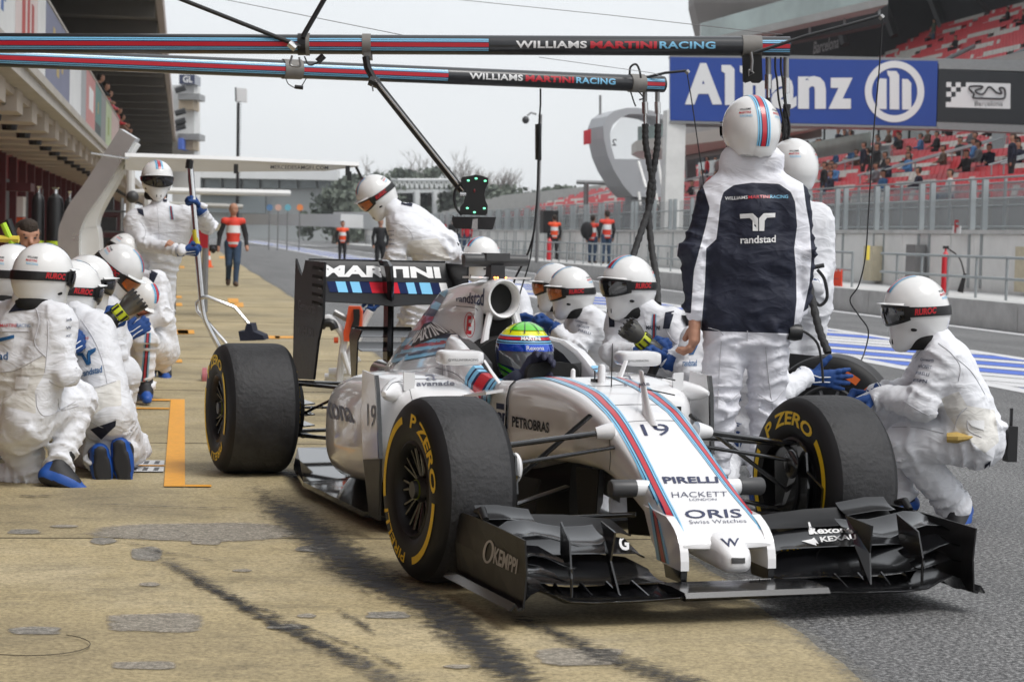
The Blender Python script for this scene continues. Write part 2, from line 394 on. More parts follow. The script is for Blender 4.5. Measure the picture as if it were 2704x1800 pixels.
RUB = mark_mat('tyre_rubber_mark', (.022, .022, .024), .57, .80, top=.92)
RUBG = mark_mat('tyre_rubber_mark_grey', (.05, .05, .054), .58, .84)
def strip_mark(name, pts, widths, m, z=.009, weight=1., n=10, shift=0):
    P = smooth_path([(p.x, p.y, 0) for p in pts], n); nW = 7; vs = []; sd = []
    k = len(P)
    for i, p in enumerate(P):
        t = (P[min(i+1, k-1)]-P[max(i-1, 0)]).normalized(); q = Vector((t.y, -t.x, 0)); w = np.interp(i/(k-1), np.linspace(0, 1, len(widths)), widths)
        for j in range(nW):
            u = j/(nW-1)*2-1; vs.append((p.x+q.x*u*w, p.y+q.y*u*w, z)); e = min(1, 6*min(i, k-1-i)/(k-1))
            sd.append(weight*(.30*(1-abs(u)**1.3)*e-.10*(1-e)))
    fs = [(i*nW+j, i*nW+j+1, (i+1)*nW+j+1, (i+1)*nW+j) for i in range(k-1) for j in range(nW-1)]
    o = MB().add(vs, fs, m).build(name); at_ = o.data.attributes.new('sd', 'FLOAT', 'POINT'); at_.data.foreach_set('value', sd)
    return struct(o)
G = lambda l: [gnd(*p) for p in l]
strip_mark('tyre_mark', G([(600, 1230), (747, 1346), (864, 1440), (980, 1530), (1130, 1600), (1244, 1690), (1359, 1790), (1480, 1890)]), [.09, .16, .17, .16, .14, .12, .12], RUB, weight=1.05)
strip_mark('tyre_mark', G([(330, 1425), (467, 1500), (607, 1584), (747, 1659), (887, 1725), (1027, 1800), (1100, 1850)]), [.05, .07, .06, .07, .09, .08], RUBG, z=.0095, weight=.85)
strip_mark('tyre_mark', G([(420, 1490), (560, 1560), (700, 1640), (840, 1700), (980, 1770)]), [.03, .05, .05, .05], RUB, z=.011, weight=.6)
strip_mark('tyre_mark', G([(540, 1560), (680, 1610), (800, 1660), (1000, 1740), (1150, 1830)]), [.02, .03, .02, .04], RUB, z=.0105, weight=.6)
strip_mark('tyre_mark', G([(1320, 1610), (1440, 1665), (1590, 1735), (1780, 1800), (1900, 1850)]), [.04, .08, .11, .12], RUB, z=.010, weight=.75)
strip_mark('tyre_mark', G([(885, 1610), (940, 1645), (1000, 1690)]), [.02, .03, .02], RUB, z=.0098, weight=.7)
strip_mark('tyre_mark', G([(660, 1195), (720, 1240), (900, 1300), (1020, 1360)]), [.05, .10, .12], RUB, z=.0093, weight=.8)
strip_mark('tyre_mark', G([(200, 1335), (340, 1338), (520, 1345), (680, 1345)]), [.015, .02, .02], RUBG, z=.0115, weight=.7)
strip_mark('tyre_mark', G([(20, 1312), (100, 1315), (170, 1310)]), [.02, .04, .02], RUB, z=.0117, weight=.6)
strip_mark('tyre_mark', G([(300, 1425), (380, 1450), (470, 1470), (640, 1500)]), [.02, .035, .02], RUB, z=.0119, weight=.5)
PATCH = mark_mat('grey_repair_mortar', (.315, .285, .235), .36, .80, 24, (1, 1, 1))
PATCH2 = mark_mat('grey_repair_mortar_dark', (.27, .255, .225), .38, .85, 24, (1, 1, 1))
def patch(cx, cy, rx, ry, m, z=.0065, sq=4.):
    """repair patch: superellipse in picture units laid on the ground"""
    vs = [gnd(cx, cy)]; sd = [.5]; n = 28
    for f, s in ((.6, .4), (.86, .25), (1., -.15)):
        for i in range(n):
            q = 2*math.pi*i/n; c, s_ = math.cos(q), math.sin(q); r = (abs(c)**sq+abs(s_)**sq)**(-1/sq)*f*(1+.05*math.sin(3*q+cx)+.04*math.sin(5*q+cy))
            vs.append(gnd(cx+rx*r*c, cy+ry*r*s_)); sd.append(s)
    vs = [(v.x, v.y, z) for v in vs]
    fs = [(0, 1+i, 1+(i+1) % n) for i in range(n)]+[(1+k*n+i, 1+(k+1)*n+i, 1+(k+1)*n+(i+1) % n, 1+k*n+(i+1) % n) for k in range(2) for i in range(n)]
    o = MB().add(vs, fs, m).build('repair_patch'); a_ = o.data.attributes.new('sd', 'FLOAT', 'POINT'); a_.data.foreach_set('value', sd); struct(o)
for i, p in enumerate([(413, 1648, 132, 26, 0, 6), (382, 1761, 88, 11, 0, 5), (93, 1669, 72, 11, 1, 4), (63, 1407, 45, 7, 1, 4), (520, 1408, 290, 26, 0, 2.3), (388, 1466, 44, 20, 1, 3), (545, 1434, 42, 8, 0, 5), (428, 1415, 65, 16, 0, 2.5), (1024, 1628, 60, 10, 1, 5),
                       (810, 1630, 28, 6, 0, 2), (640, 1510, 28, 4, 0, 2), (823, 1453, 48, 9, 1, 2), (395, 1547, 30, 6, 0, 2), (272, 1432, 38, 10, 1, 2), (1530, 1739, 118, 24, 0, 6), (1210, 1765, 40, 6, 0, 2), (170, 1393, 40, 4, 0, 2.2), (760, 1660, 60, 8, 1, 2)]):
    patch(p[0], p[1], p[2], p[3], (PATCH, PATCH2)[p[4]], .0065+i*.0001, p[5])
# joints between the slabs, drawn out as thin dark lines
JOINT = mat('slab_joint', (.10, .085, .06), .9, noise=.4, nscale=12)
for y in (4.6, 8.35, 12.1, 16.1, 20.1, 24.2, 28.3, 34, 40, 46, 54, 62):
    struct(MB().box((-8.5, y, .003), (1.94, y+.007, .0068), JOINT).build('slab_joint'))
# painted marks of the pit box
ORANGE_L = mat('orange_line', srgb('E8A22E'), .6, noise=.12, nscale=25)
WHITE_L = mat('white_line', (.66, .66, .67), .6, noise=.12, nscale=9)
BLUE_L = mat('blue_line', srgb('4F6FC8'), .6, noise=.12, nscale=9)
def mark(pts, m, name='painted_mark', z=.010):
    struct(MB().add([(p[0], p[1], z) for p in pts], [tuple(range(len(pts)))], m).build(name))
mark([(-.075, 10.02), (.025, 10.02), (.025, 15.2), (-.075, 15.2)], ORANGE_L, 'orange_box_line')
mark([(.026, 10.02), (.15, 10.02), (.15, 10.09), (.026, 10.09)], ORANGE_L, 'orange_box_line')
mark([(-.55, 15.05), (-.078, 15.05), (-.078, 15.2), (-.55, 15.2)], ORANGE_L, 'orange_box_line')
mark([(-.55, 14.35), (-.078, 14.35), (-.078, 14.45), (-.55, 14.45)], ORANGE_L, 'orange_box_line')
mark([(-.32, 10.88), (-.078, 10.88), (-.078, 10.93), (-.32, 10.93)], ORANGE_L, 'orange_box_line')
for p, w, h in [((490, 878), 22, 5), ((400, 955), 80, 4), ((480, 878), 16, 6), ((720, 892), 18, 4), ((780, 892), 55, 3), ((615, 795), 14, 6), ((630, 806), 12, 6), ((470, 785), 9, 3), ((470, 805), 10, 4), ((585, 680), 7, 3), ((620, 710), 7, 3), ((455, 675), 6, 3), ((480, 706), 6, 3)]:
    q = G([(p[0]-w, p[1]-h), (p[0]+w, p[1]-h), (p[0]+w+2, p[1]+h), (p[0]-w+2, p[1]+h)])
    mark([(v.x, v.y) for v in q], ORANGE_L, 'orange_box_line')
for j in range(2):       # black and white target stencils beside the orange line
    y0 = 10.62+j*.30
    mark([(-.32, y0), (-.082, y0), (-.082, y0+.22), (-.32, y0+.22)], WHITE_L, 'stencil_mark', .0112)
    for i in range(4):
        mark([(-.30+i*.055, y0+.04), (-.275+i*.055, y0+.04), (-.268+i*.055, y0+.18), (-.293+i*.055, y0+.18)], DARKGREY, 'stencil_mark', .0120)
# pit lane lines: white edge line, and the blue and white hatched band
mark([(12.05, 8), (12.25, 8), (12.25, 300), (12.05, 300)], WHITE_L, 'white_lane_line', .004)
mark([(7.20, 8), (7.42, 8), (7.42, 300), (7.20, 300)], WHITE_L, 'white_lane_line', .004)
mark([(9.35, 8), (9.55, 8), (9.55, 300), (9.35, 300)], WHITE_L, 'white_lane_line', .004)
for i in range(70):
    y = 9+i*2.0*(1+i*.012); d = 2.0*(1+i*.012)
    mark([(7.43, y+3.6), (9.34, y), (9.34, y+d*.52), (7.43, y+3.6+d*.52)], (BLUE_L, WHITE_L)[i % 4 == 3], 'hatch_stripe', .004)
    mark([(7.43, y+3.6+d*.60), (9.34, y+d*.60), (9.34, y+d*.98), (7.43, y+3.6+d*.98)], WHITE_L, 'hatch_stripe', .004)
for x, m_ in ((7.9, 1), (5.2, 0)):
    pass

b = MB(); vs = []
for i in range(61):      # thin round crack of a cover in the concrete
    q = -.9+i*.0315*1.6; c_ = gnd(70+168*math.cos(q), 1710+31*math.sin(q)); vs.append((c_.x, c_.y, .0125))
b.tube(vs, .0016, JOINT, 5); struct(b.build('cover_joint'))
# ================================================================ PIT WALL, RAIL, FENCE
WALLW = mat('white_wall', (.76, .76, .74), .8, noise=.14, nscale=1.2, detail=7)
KERBC = mat('kerb_concrete', (.56, .56, .55), .85, noise=.2, nscale=2.2, detail=8)
GALV = mat('galvanised_steel', (.36, .39, .40), .5, metal=.4, noise=.1)
BEIGE = mat('beige_paint', (.58, .52, .38), .8, noise=.12)
t = thing('pit_wall_kerb', 'long low pale concrete kerb along the far side of the pit lane', 'kerb', (12.5, 20, 0))
for i in range(22):
    y = -4+i*7.0; MB().box((0, y+.012, 0), (2.3, y+6.988, .43), KERBC).build('kerb_block', t)
w = thing('pit_wall', 'white painted concrete pit wall topped by steel fence posts', 'wall', (14.9, 20, 0))
for i in range(40):
    y = -6+i*4.0; MB().box((.0, y+.01, .0), (.3, y+3.99, 1.52), WALLW).build('wall_panel', w)
    MB().box((-.02, y+1.2, .9), (-.004, y+1.75, 1.5), WALLW).build('cover_plate', w)
MB().box((-.04, -6, 1.524), (.34, 154, 1.60), KERBC).build('coping', w)
for y, h, z, m_ in ((11.5, .9, .45, BEIGE), (14.8, .8, .5, BEIGE), (20.5, .7, .6, GREY), (23.2, .75, .5, BEIGE), (30, .9, .45, BEIGE), (37, .7, .6, BEIGE)):
    MB().box((-.26, y, z), (-.025, y+.55, z+h), m_).build('service_box', w)
def rail(y0, y1, dy, label):
    t = thing('guard_rail', label, 'railing', (13.0, y0, .43)); L_ = y1-y0
    for z in (.68, .34): MB().tube([(0, 0, z), (0, L_, z)], .024, GALV, 8).build('rail_bar', t)
    n = int(L_/dy)
    pm = MB().tube([(0, 0, 0), (0, 0, .70)], .024, GALV, 8).mesh('post')
    for i in range(n+1): link('post', pm, t, Matrix.Translation((0, i*dy, 0)))
rail(20, 37.8, 1.30, 'grey two-bar guard rail on the kerb nearest the camera, beside the crouching man')
rail(39.5, 58, 1.55, 'grey guard rail section behind the standing men')
rail(60, 90, 1.5, 'grey guard rail section behind the marshals in red vests')
rail(92, 150, 2., 'far guard rail section running towards the trees')
f = thing('debris_fence', 'tall grey steel post fence with mesh on top of the pit wall', 'fence', (15.05, 18, 0))
def meshscreen(name, a=.38):
    m, nt, b = node_mat(name); b.inputs['Base Color'].default_value = (.33, .35, .36, 1); b.inputs['Alpha'].default_value = a; b.inputs['Roughness'].default_value = .6
    return m
SCREEN = meshscreen('wire_mesh', .22); SCREEN2 = meshscreen('wire_mesh_far', .26)
pm = MB().box((-.05, -.05, 0), (.05, .05, 2.05), GALV).mesh('fence_post')
yy = 0; k = 0
while yy < 130:
    link('fence_post', pm, f, Matrix.Translation((-.12, yy, .5))); link('fence_post', pm, f, Matrix.Translation((-.12, yy+.62, .5)))
    MB().box((.0, yy+.7, 1.62), (.012, yy+2.72, 2.50), SCREEN).build('mesh_panel', f); yy += 2.8; k += 1
for z in (1.66, 2.19): MB().tube([(-.02, 0, z), (-.02, 132, z)], .02, GALV, 6).build('fence_rail', f)
f2 = thing('trackside_fence', 'dark grey mesh fence along the far side of the race track', 'fence', (21.2, 20, 0))
for i in range(44):
    y = i*4.; MB().tube([(0, y, 0), (0, y, 3.1)], .05, GALV, 6).build('fence_post', f2); MB().box((.06, y+.1, .9), (.075, y+3.9, 3.0), SCREEN2).build('mesh_panel', f2)
MB().box((-.2, 0, 0), (.2, 176, .9), KERBC).build('barrier', f2)
for z in (1.0, 1.7, 2.4, 3.0): MB().tube([(.04, 0, z), (.04, 176, z)], .025, GALV, 6).build('fence_rail', f2)

# ================================================================ GRANDSTAND
STC = mat('stand_concrete', (.40, .395, .38), .85, noise=.15, nscale=.8, detail=6)
SEATR = mat('red_seat', srgb('D8434A'), .5, noise=.1, nscale=2); SEATW = mat('white_seat', (.66, .63, .58), .5, noise=.1, nscale=2)
st = thing('grandstand', 'big concrete grandstand with rows of red and white seats', 'grandstand', (25, 40, 0))
Y0, Y1 = -8., 190.; YU = 122.
def tier(x0, z0, run, rise, n, nm):
    for i in range(n):
        MB().box((x0+i*run, Y0, z0+i*rise-.9), (x0+(i+1)*run+.02, Y1, z0+i*rise), STC).build(nm, st)
RUN1, RI1, N1 = .80, .235, 16; RUN2, RI2, N2 = .80, .47, 15
tier(-2.4, 2.345, RUN1, RI1, N1, 'step'); Y1 = YU; tier(17, 10.1, RUN2, RI2, N2, 'step'); Y1 = 190.
MB().box((-2.7, Y0, 0), (-2.4, Y1, 2.7), STC).build('front_wall', st)
def seat_mesh(m):
    b = MB(); b.box((-.20, -.21, .34), (.18, .21, .40), m); b.prism([(.16, -.21, .38), (.22, -.21, .38), (.30, -.21, .74), (.25, -.21, .74)], (0, .42, 0), m); return b
sr, sw = seat_mesh(SEATR).mesh('seat'), seat_mesh(SEATW).mesh('seat')
slots = []
for (x0, z0, run, rise, n) in ((-2.4, 2.345, RUN1, RI1, N1), (17, 10.1, RUN2, RI2, N2)):
    for i in range(n):
        for j in range(int((Y1-Y0)/.5)):
            y = Y0+j*.5+.25
            if (j % 26) in (0, 1): continue                       # stairs
            if y > (YU if x0 > 10 else 112): continue
            blk = (j//26+i//3*2+(j % 26)//9) % 4
            wht = (blk == 0 and i % 2 == 0) or rng.random() < .06 or (i % 5 == 4 and (j//13) % 2 == 0)
            slots.append((x0+i*run+.40, y, z0+i*rise, wht, i))
vis = []
P = pix(np.array([(25+s[0], 40+s[1], s[2]+.4) for s in slots]))
for s, p in zip(slots, P):
    if -20 < p[0] < 2730 and -20 < p[1] < 700: vis.append((math.hypot(25+s[0], 40+s[1]), s, p))
vis.sort(key=lambda q: q[0])
def free(p): return p[0] > 2160 and not (1770 < p[0] < 2704 and 150 < p[1] < 345) and p[1] < 560 
near = [q for q in vis if free(q[2])][:300]; ns = {id(q[1]) for q in near}
for _, s, _p in near: link('seat', sw if s[3] else sr, st, Matrix.Translation(s[:3]))
rest = MB()
for _, s, _p in vis:
    if id(s) in ns: continue
    b = seat_mesh(SEATW if s[3] else SEATR)
    rest.add([(v[0]+s[0], v[1]+s[1], v[2]+s[2]) for v in b.v], b.f, b.mats[0])
o = rest.build('seat_rows', st, fix=False); o['kind'] = 'stuff'
# stair rails and access gates of the lower tier
for y in (9, 22, 35, 48, 61, 74, 90):
    for dy in (0, 1.0):
        MB().tube([(.1, y+dy, 3.9), (5.6, y+dy, 5.5)], .035, GALV, 6).build('stair_rail', st)
        for k in range(4): MB().tube([(.2+k*1.8, y+dy, 3.1+k*.5), (.2+k*1.8, y+dy, 3.93+k*.5)], .03, GALV, 6).build('rail_post', st)
    MB().box((5.4, y-.1, 4.6), (5.5, y+1.1, 5.7), GALV).build('stair_gate', st)
for z in (2.9, 3.25): MB().tube([(-2.55, Y0, z), (-2.55, Y1, z)], .03, GALV, 6).build('front_rail', st)
# hospitality boxes between the tiers, and the roof
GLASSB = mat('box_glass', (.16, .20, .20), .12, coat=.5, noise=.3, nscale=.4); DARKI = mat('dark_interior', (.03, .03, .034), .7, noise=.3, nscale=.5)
MB().box((10.6, Y0, 6.1), (16.9, YU, 6.5), STC).build('box_floor', st)
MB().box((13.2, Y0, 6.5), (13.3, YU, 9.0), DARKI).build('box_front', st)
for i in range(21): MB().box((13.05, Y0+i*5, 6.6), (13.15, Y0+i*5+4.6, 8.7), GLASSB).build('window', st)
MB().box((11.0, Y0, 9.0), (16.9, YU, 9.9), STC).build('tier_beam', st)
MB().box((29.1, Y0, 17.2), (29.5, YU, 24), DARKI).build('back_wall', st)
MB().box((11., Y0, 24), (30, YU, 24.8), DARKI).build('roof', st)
for i in range(8):
    y = Y0+6+i*14.; MB().tube([(28.9, y, 17.3), (22, y, 24)], .18, DARKGREY, 8).build('roof_strut', st)
    MB().tube([(12.5, y, 9.9), (17, y, 12.2)], .12, GALV, 8).build('roof_strut', st)
LETG = mat('pale_letters', (.42, .42, .42), .6)
for i in range(4):
    MB().box((28.55, 30+i*15, 17.1), (28.8, 44+i*15, 17.5), GALV).build('wall_rail', st)
# VIP wing with a glazed balcony in front of the stand's far part
vip = thing('vip_terrace', 'grey terrace wing with green glass balustrade under a sloping roof', 'building', (0, 0, 0))
GRN = mat('green_glass', (.28, .36, .34), .15, coat=.4, noise=.35, nscale=.25); BROWNR = mat('brown_roof', (.20, .185, .175), .7, noise=.1, nscale=.5)
D = 96
def quad3(pts, m, name, th=.4):
    q = [at(x, y, d) for x, y, d in pts]; MB().prism(q, CF*th, m).build(name, vip)
quad3([(1850, 108, D), (2340, -8, D-16), (2340, -75, D-16), (1850, 62, D)], GRN, 'glass_balustrade', .2)
quad3([(1846, 126, D-.5), (2345, 12, D-16.5), (2345, -8, D-16.5), (1846, 107, D-.5)], STC, 'balcony_edge', 3)
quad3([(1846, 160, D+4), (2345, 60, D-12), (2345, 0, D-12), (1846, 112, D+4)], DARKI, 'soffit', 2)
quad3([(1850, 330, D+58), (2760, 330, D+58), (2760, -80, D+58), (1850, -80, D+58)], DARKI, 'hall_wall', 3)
for x0, y0, x1, y1, h_ in ((2147, 144, 2214, 127, 33), (2507, 55, 2611, 27, 48)):
    o_ = at(x0, y0, D+57.8); b = MB(); lettering(b, 'Barcelona', flat(o_, at(x1, y1, D+57.8)-o_, at(x0+3, y0-h_, D+57.8)-o_), LETG, .015); b.build('wall_lettering', vip, fix=False)
for x0, x1 in ((2030, 2068), (2205, 2232), (2330, 2362), (2455, 2490)): MB().tube([at(x0, 40-(x0-2030)*.12, D+57), at(x1, 150-(x0-2030)*.18, D+56)], .35, DARKGREY, 6).build('strut', vip)
quad3([(1832, 8, D+2), (1852, 92, D+2), (2120, 6, D-8), (2120, -90, D-8), (1832, -90, D+2)], BROWNR, 'roof_slab', 3)
for i in range(6):
    f_ = i/5; p = at(1862+f_*460, 152-f_*108, D-f_*16+1); q = at(1862+f_*460, 60-f_*108, D-f_*16+1)
    MB().tube([p, q], .05, GALV, 6).build('post', vip)
# lower concrete balcony seen below the billboard
lb = thing('concrete_balcony', 'pale concrete balcony with glass rail below the blue billboard', 'balcony')
D = 120
MB().prism([at(1680, 400, D), at(1730, 425, D), at(2170, 338, D-30), at(2170, 300, D-30), at(1680, 372, D)], CF*5, mat('balcony_concrete', (.52, .49, .44), .8, noise=.1)).build('slab', lb)
MB().prism([at(1684, 372, D), at(1770, 358, D-4), at(1770, 325, D-4), at(1684, 335, D)], CF*.2, GRN).build('glass_rail', lb)
MB().prism([at(1770, 430, D-3), at(2170, 362, D-28), at(2170, 336, D-28), at(1770, 398, D-3)], CF*.3, BROWNR).build('soffit', lb)
MB().prism([at(1815, 470, D), at(1840, 470, D), at(1835, 400, D), at(1812, 400, D)], CF*1.5, DARKGREY).build('pillar', lb)
MB().prism([at(1845, 430, D+5), at(2300, 348, D-28), at(2300, 395, D-28), at(1845, 470, D+5)], CF*.3, GRN).build('window_band', lb)

# ================================================================ START GANTRY BOARDS
DB = 70.
ALB = mat('board_blue', srgb('1F4498'), .45, noise=.05, nscale=.7); BKB = mat('board_black', (.014, .016, .02), .4)
bb = thing('blue_billboard', 'large blue billboard with white lettering and round eagle-bar emblem', 'billboard')
tl, tr_, br, bl = at(1770, 151, DB), at(2477, 161, DB), at(2472, 334, DB), at(1770, 318, DB)
MB().prism([tl, tr_, br, bl], CF*.5, ALB).build('panel', bb)
MB().prism([at(1768, 148, DB), at(2480, 158, DB), at(2480, 162, DB), at(1768, 152, DB)], CF*.6, GREY).build('frame', bb)
MB().prism([at(1768, 319, DB), at(2478, 335, DB), at(2478, 341, DB), at(1768, 325, DB)], CF*.6, GREY).build('frame', bb)
C3 = lambda x, y: (1804+x*.3827, y*.3827)
def onboard(x, y): return at(*C3(x, y), DB)-CF*.02
def poly_on(pts, m, nm): MB().add([onboard(*p) for p in pts], [tuple(range(len(pts)))], m).build(nm, bb, fix=False)
def letters(s, x0, x1, yb, yt, bold, nm='lettering', par=bb, m=WHITE_TXT):
    o_ = onboard(x0, yb); b = MB(); lettering(b, s, flat(o_, onboard(x1, yb)-o_, onboard(x0, yt)-o_), m, bold); b.build(nm, par, fix=False)
letters('A', 12, 268, 722, 437, .05)
def bar(x0, x1, y0, y1, flag=0):      # l-shaped stems of the wordmark
    poly_on([(x0, y1), (x1, y1), (x1, y0+28), (x1-28, y0), (x0-24, y0), (x0-24, y0+42), (x0, y0+58)], WHITE_TXT, 'lettering')
bar(288, 354, 450, 726); bar(415, 480, 455, 728)
poly_on([(500, 728), (565, 728), (565, 560), (480, 545), (480, 588), (500, 590)], WHITE_TXT, 'lettering')
letters('a', 606, 782, 752, 526, .045); letters('n', 792, 984, 752, 526, .05); letters('z', 1003, 1168, 752, 538, .05)
def ring(cx, cy, rx, ry, w_, m, par, nm):
    b = MB(); n = 64; vs = []
    for i in range(n):
        q = 2*math.pi*i/n; vs += [onboard(cx+rx*math.cos(q), cy+ry*math.sin(q)), onboard(cx+(rx-w_)*math.cos(q), cy+(ry-w_)*math.sin(q))]
    b.add(vs, [(2*i, 2*((i+1) % n), 2*((i+1) % n)+1, 2*i+1) for i in range(n)], m); b.build(nm, par, fix=False)
ring(1458, 633, 205, 212, 48, WHITE_TXT, bb, 'emblem_ring')
poly_on([(1338, 752), (1403, 755), (1403, 545), (1360, 542), (1338, 570)], WHITE_TXT, 'emblem_bar')
poly_on([(1424, 755), (1490, 757), (1490, 520), (1470, 492), (1405, 490), (1412, 520), (1424, 535)], WHITE_TXT, 'emblem_bar')
poly_on([(1510, 757), (1573, 757), (1573, 575), (1550, 548), (1510, 545)], WHITE_TXT, 'emblem_bar')
kb = thing('black_billboard', 'black billboard with chequered flag and circuit outline reading Barcelona', 'billboard')
MB().prism([at(2479, 183, DB), at(2720, 192, DB), at(2720, 330, DB), at(2474, 321, DB)], CF*.4, BKB).build('panel', kb)
MB().prism([at(2479, 168, DB), at(2720, 172, DB), at(2720, 189, DB), at(2479, 182, DB)], CF*.8, GREY).build('frame', kb)
MB().prism([at(2474, 322, DB), at(2720, 331, DB), at(2720, 352, DB), at(2474, 341, DB)], CF*.8, GREY).build('frame', kb)
def kpoly(pts, m, nm, dz=.0): MB().add([onboard(*p)-CF*dz for p in pts], [tuple(range(len(pts)))], m).build(nm, kb, fix=False)
kpoly([(1950, 570), (2258, 578), (2256, 753), (1812, 740), (1812, 705), (1848, 705), (1848, 672), (1880, 668), (1880, 636), (1915, 636), (1915, 603), (1950, 600)], WHITE_TXT, 'logo_plate')
for cx, cy in ((1832, 585), (1897, 587), (1865, 618), (1832, 652)): kpoly([(cx-17, cy-17), (cx+17, cy-17), (cx+17, cy+17), (cx-17, cy+17)], WHITE_TXT, 'flag_square')
trk = smooth_path([onboard(x, y)-CF*.03 for x, y in [(2080, 680), (2000, 675), (2005, 650), (1972, 615), (1985, 597), (2060, 597), (2055, 612), (2015, 625), (2030, 645), (2070, 648), (2110, 600), (2160, 640), (2195, 645), (2180, 610), (2215, 615), (2218, 670), (2190, 683), (2080, 680)]], 5)
MB().tube(trk, .028, DARK_TXT, 6).build('circuit_outline', kb)
letters('Barcelona', 2010, 2204, 733, 698, .015, 'lettering', kb, DARK_TXT)
kb.children[-1].location = -CF*.015
gp = thing('start_gantry', 'white steel gantry post holding the billboards above the pit wall', 'gantry')
p0 = at(1786, 716, 69.5); MB().box((-.32, -.32, 0), (.32, .32, 5.2), WALLW).build('post', gp, M=Matrix.Translation((p0.x, p0.y+.9, .43)))
MB().prism([at(1775, 140, DB+.9), at(2740, 160, DB+.9), at(2740, 345, DB+.9), at(1775, 330, DB+.9)], CF*1.2, GREY).build('truss', gp)

# ================================================================ CONTROL CABIN ON STILTS
CABG = mat('cabin_grey', (.46, .47, .49), .5, noise=.06, nscale=.8); CABI = mat('cabin_glass', (.55, .62, .64), .08, alpha=.22)
cb = thing('control_cabin', 'rounded grey loop-shaped control cabin with open glass sides and ladder', 'cabin')
DC = 84; C2 = lambda x, y: (1500+x/3.485, 250+y/3.485)
outer = [(930, 210), (780, 150), (640, 122), (540, 122), (430, 150), (360, 200), (325, 290), (330, 400), (365, 560), (420, 690), (510, 840), (600, 940), (920, 945)]
inner = [(930, 260), (800, 200), (680, 180), (560, 180), (480, 215), (410, 280), (385, 360), (395, 470), (430, 592), (640, 595), (645, 600), (655, 905), (920, 905)]
DEP = CF*2.4-CR*.55
b = MB(); n = len(outer); o1 = [at(*C2(*p), DC) for p in outer]; i1 = [at(*C2(*p), DC) for p in inner]
vs = o1+i1+[p+DEP for p in o1]+[p+DEP for p in i1]
fs = []
for i in range(n-1): fs += [(i, i+1, n+i+1, n+i), (2*n+i, 2*n+i+1, 3*n+i+1, 3*n+i), (i, i+1, 2*n+i+1, 2*n+i), (n+i, n+i+1, 3*n+i+1, 3*n+i)]
b.add(vs, fs, CABG, False).build('shell', cb)
MB().prism([at(*C2(*p), DC+.3) for p in ((430, 592), (930, 596), (930, 945), (600, 940))], DEP, CABG).build('lower_body', cb)
MB().add([at(*C2(*p), DC+.8) for p in ((480, 215), (560, 180), (800, 200), (930, 260), (930, 592), (430, 592), (395, 470), (385, 360))], [tuple(range(8))], CABI).build('glass', cb)
sg = MB(); sg.prism([at(*C2(*p), DC-.05)+DEP*.5 for p in ((216, 320), (285, 305), (285, 440), (216, 452))], (0, .05, 0), RED_P); sg.build('red_sign', cb)
b = MB(); o_ = at(*C2(402, 470), DC+.6); lettering(b, '2', flat(o_+CR*.2, -CR*.2, UP*.27), DARKGREY, .01); b.build('number', cb, fix=False)
base = gnd(*C2(680, 1560), .43); c0 = at(*C2(660, 945), DC+1)
MB().tube([(c0.x, c0.y, .43), (c0.x, c0.y, c0.z)], [.62, .62], mat('grey_column', (.30, .31, .32), .6, noise=.1), 12).build('column', cb)
for a_, b_ in (((650, 900), (745, 1560)), ((810, 915), (920, 1560)), ((650, 620), (720, 860)), ((830, 610), (905, 1130))):
    MB().tube([at(*C2(*a_), DC-1.5), at(*C2(*b_), DC-3)], .06, WALLW, 8).build('ladder_rail', cb)
for k in range(12):
    f_ = k/11; MB().box((-.7, -.12, -.03), (.7, .12, .03), GREY, Matrix.Translation(at(*C2(735+f_*100, 980+f_*540), DC-2-f_))).build('tread', cb)
MB().tube([at(1585, 318, DC+2), at(1585, 252, DC+2)], .05, GREY, 6).build('mast', cb)
# light mast with camera, tee pole
cc = thing('camera_pole', 'slim pale pole with a dome camera on a bent arm', 'pole')
q = at(1417, 690, 70); MB().tube([(q.x, q.y, .43), (q.x, q.y, at(1417, 302, 70).z)], .06, GREY, 8).build('mast', cc)
MB().tube([at(1417, 302, 70), at(1402, 298, 70), at(1392, 306, 70)], .03, GREY, 6).build('arm', cc); MB().ell(at(1388, 317, 70), (.12, .12, .13), DARKGREY).build('dome_camera', cc)
tp = thing('tee_pole', 'grey tee-shaped pole beside the control cabin', 'pole')
MB().tube([(at(1548, 600, 100).x, at(1548, 600, 100).y, 0), at(1548, 482, 100)], .12, GREY, 8).build('mast', tp); MB().tube([at(1522, 481, 100), at(1600, 483, 100)], .1, GREY, 8).build('crossbar', tp)
fl = thing('floodlight_pole', 'dark lattice pole with a white square lamp box above the pit gantry', 'pole')
D = 130; q = at(626, 620, D); top = at(629, 272, D)
MB().tube([(q.x, q.y, 0), top], .09, BLACK, 6).build('mast', fl)
for k in range(50):
    z0 = 1+k*.17; MB().tube([(q.x-.12, q.y, z0), (q.x+.12, q.y, z0+.1)], .025, BLACK, 4).build('lattice', fl) if z0 < top.z else None
MB().prism([at(621, 232, D), at(650, 234, D), at(650, 270, D), at(622, 268, D)], CF*.5, WHITE_TXT).build('lamp_box', fl)
MB().prism([at(620, 231, D-.1), at(623, 231, D-.1), at(624, 269, D-.1), at(621, 268, D-.1)], CF*.6, BLACK).build('lamp_edge', fl)
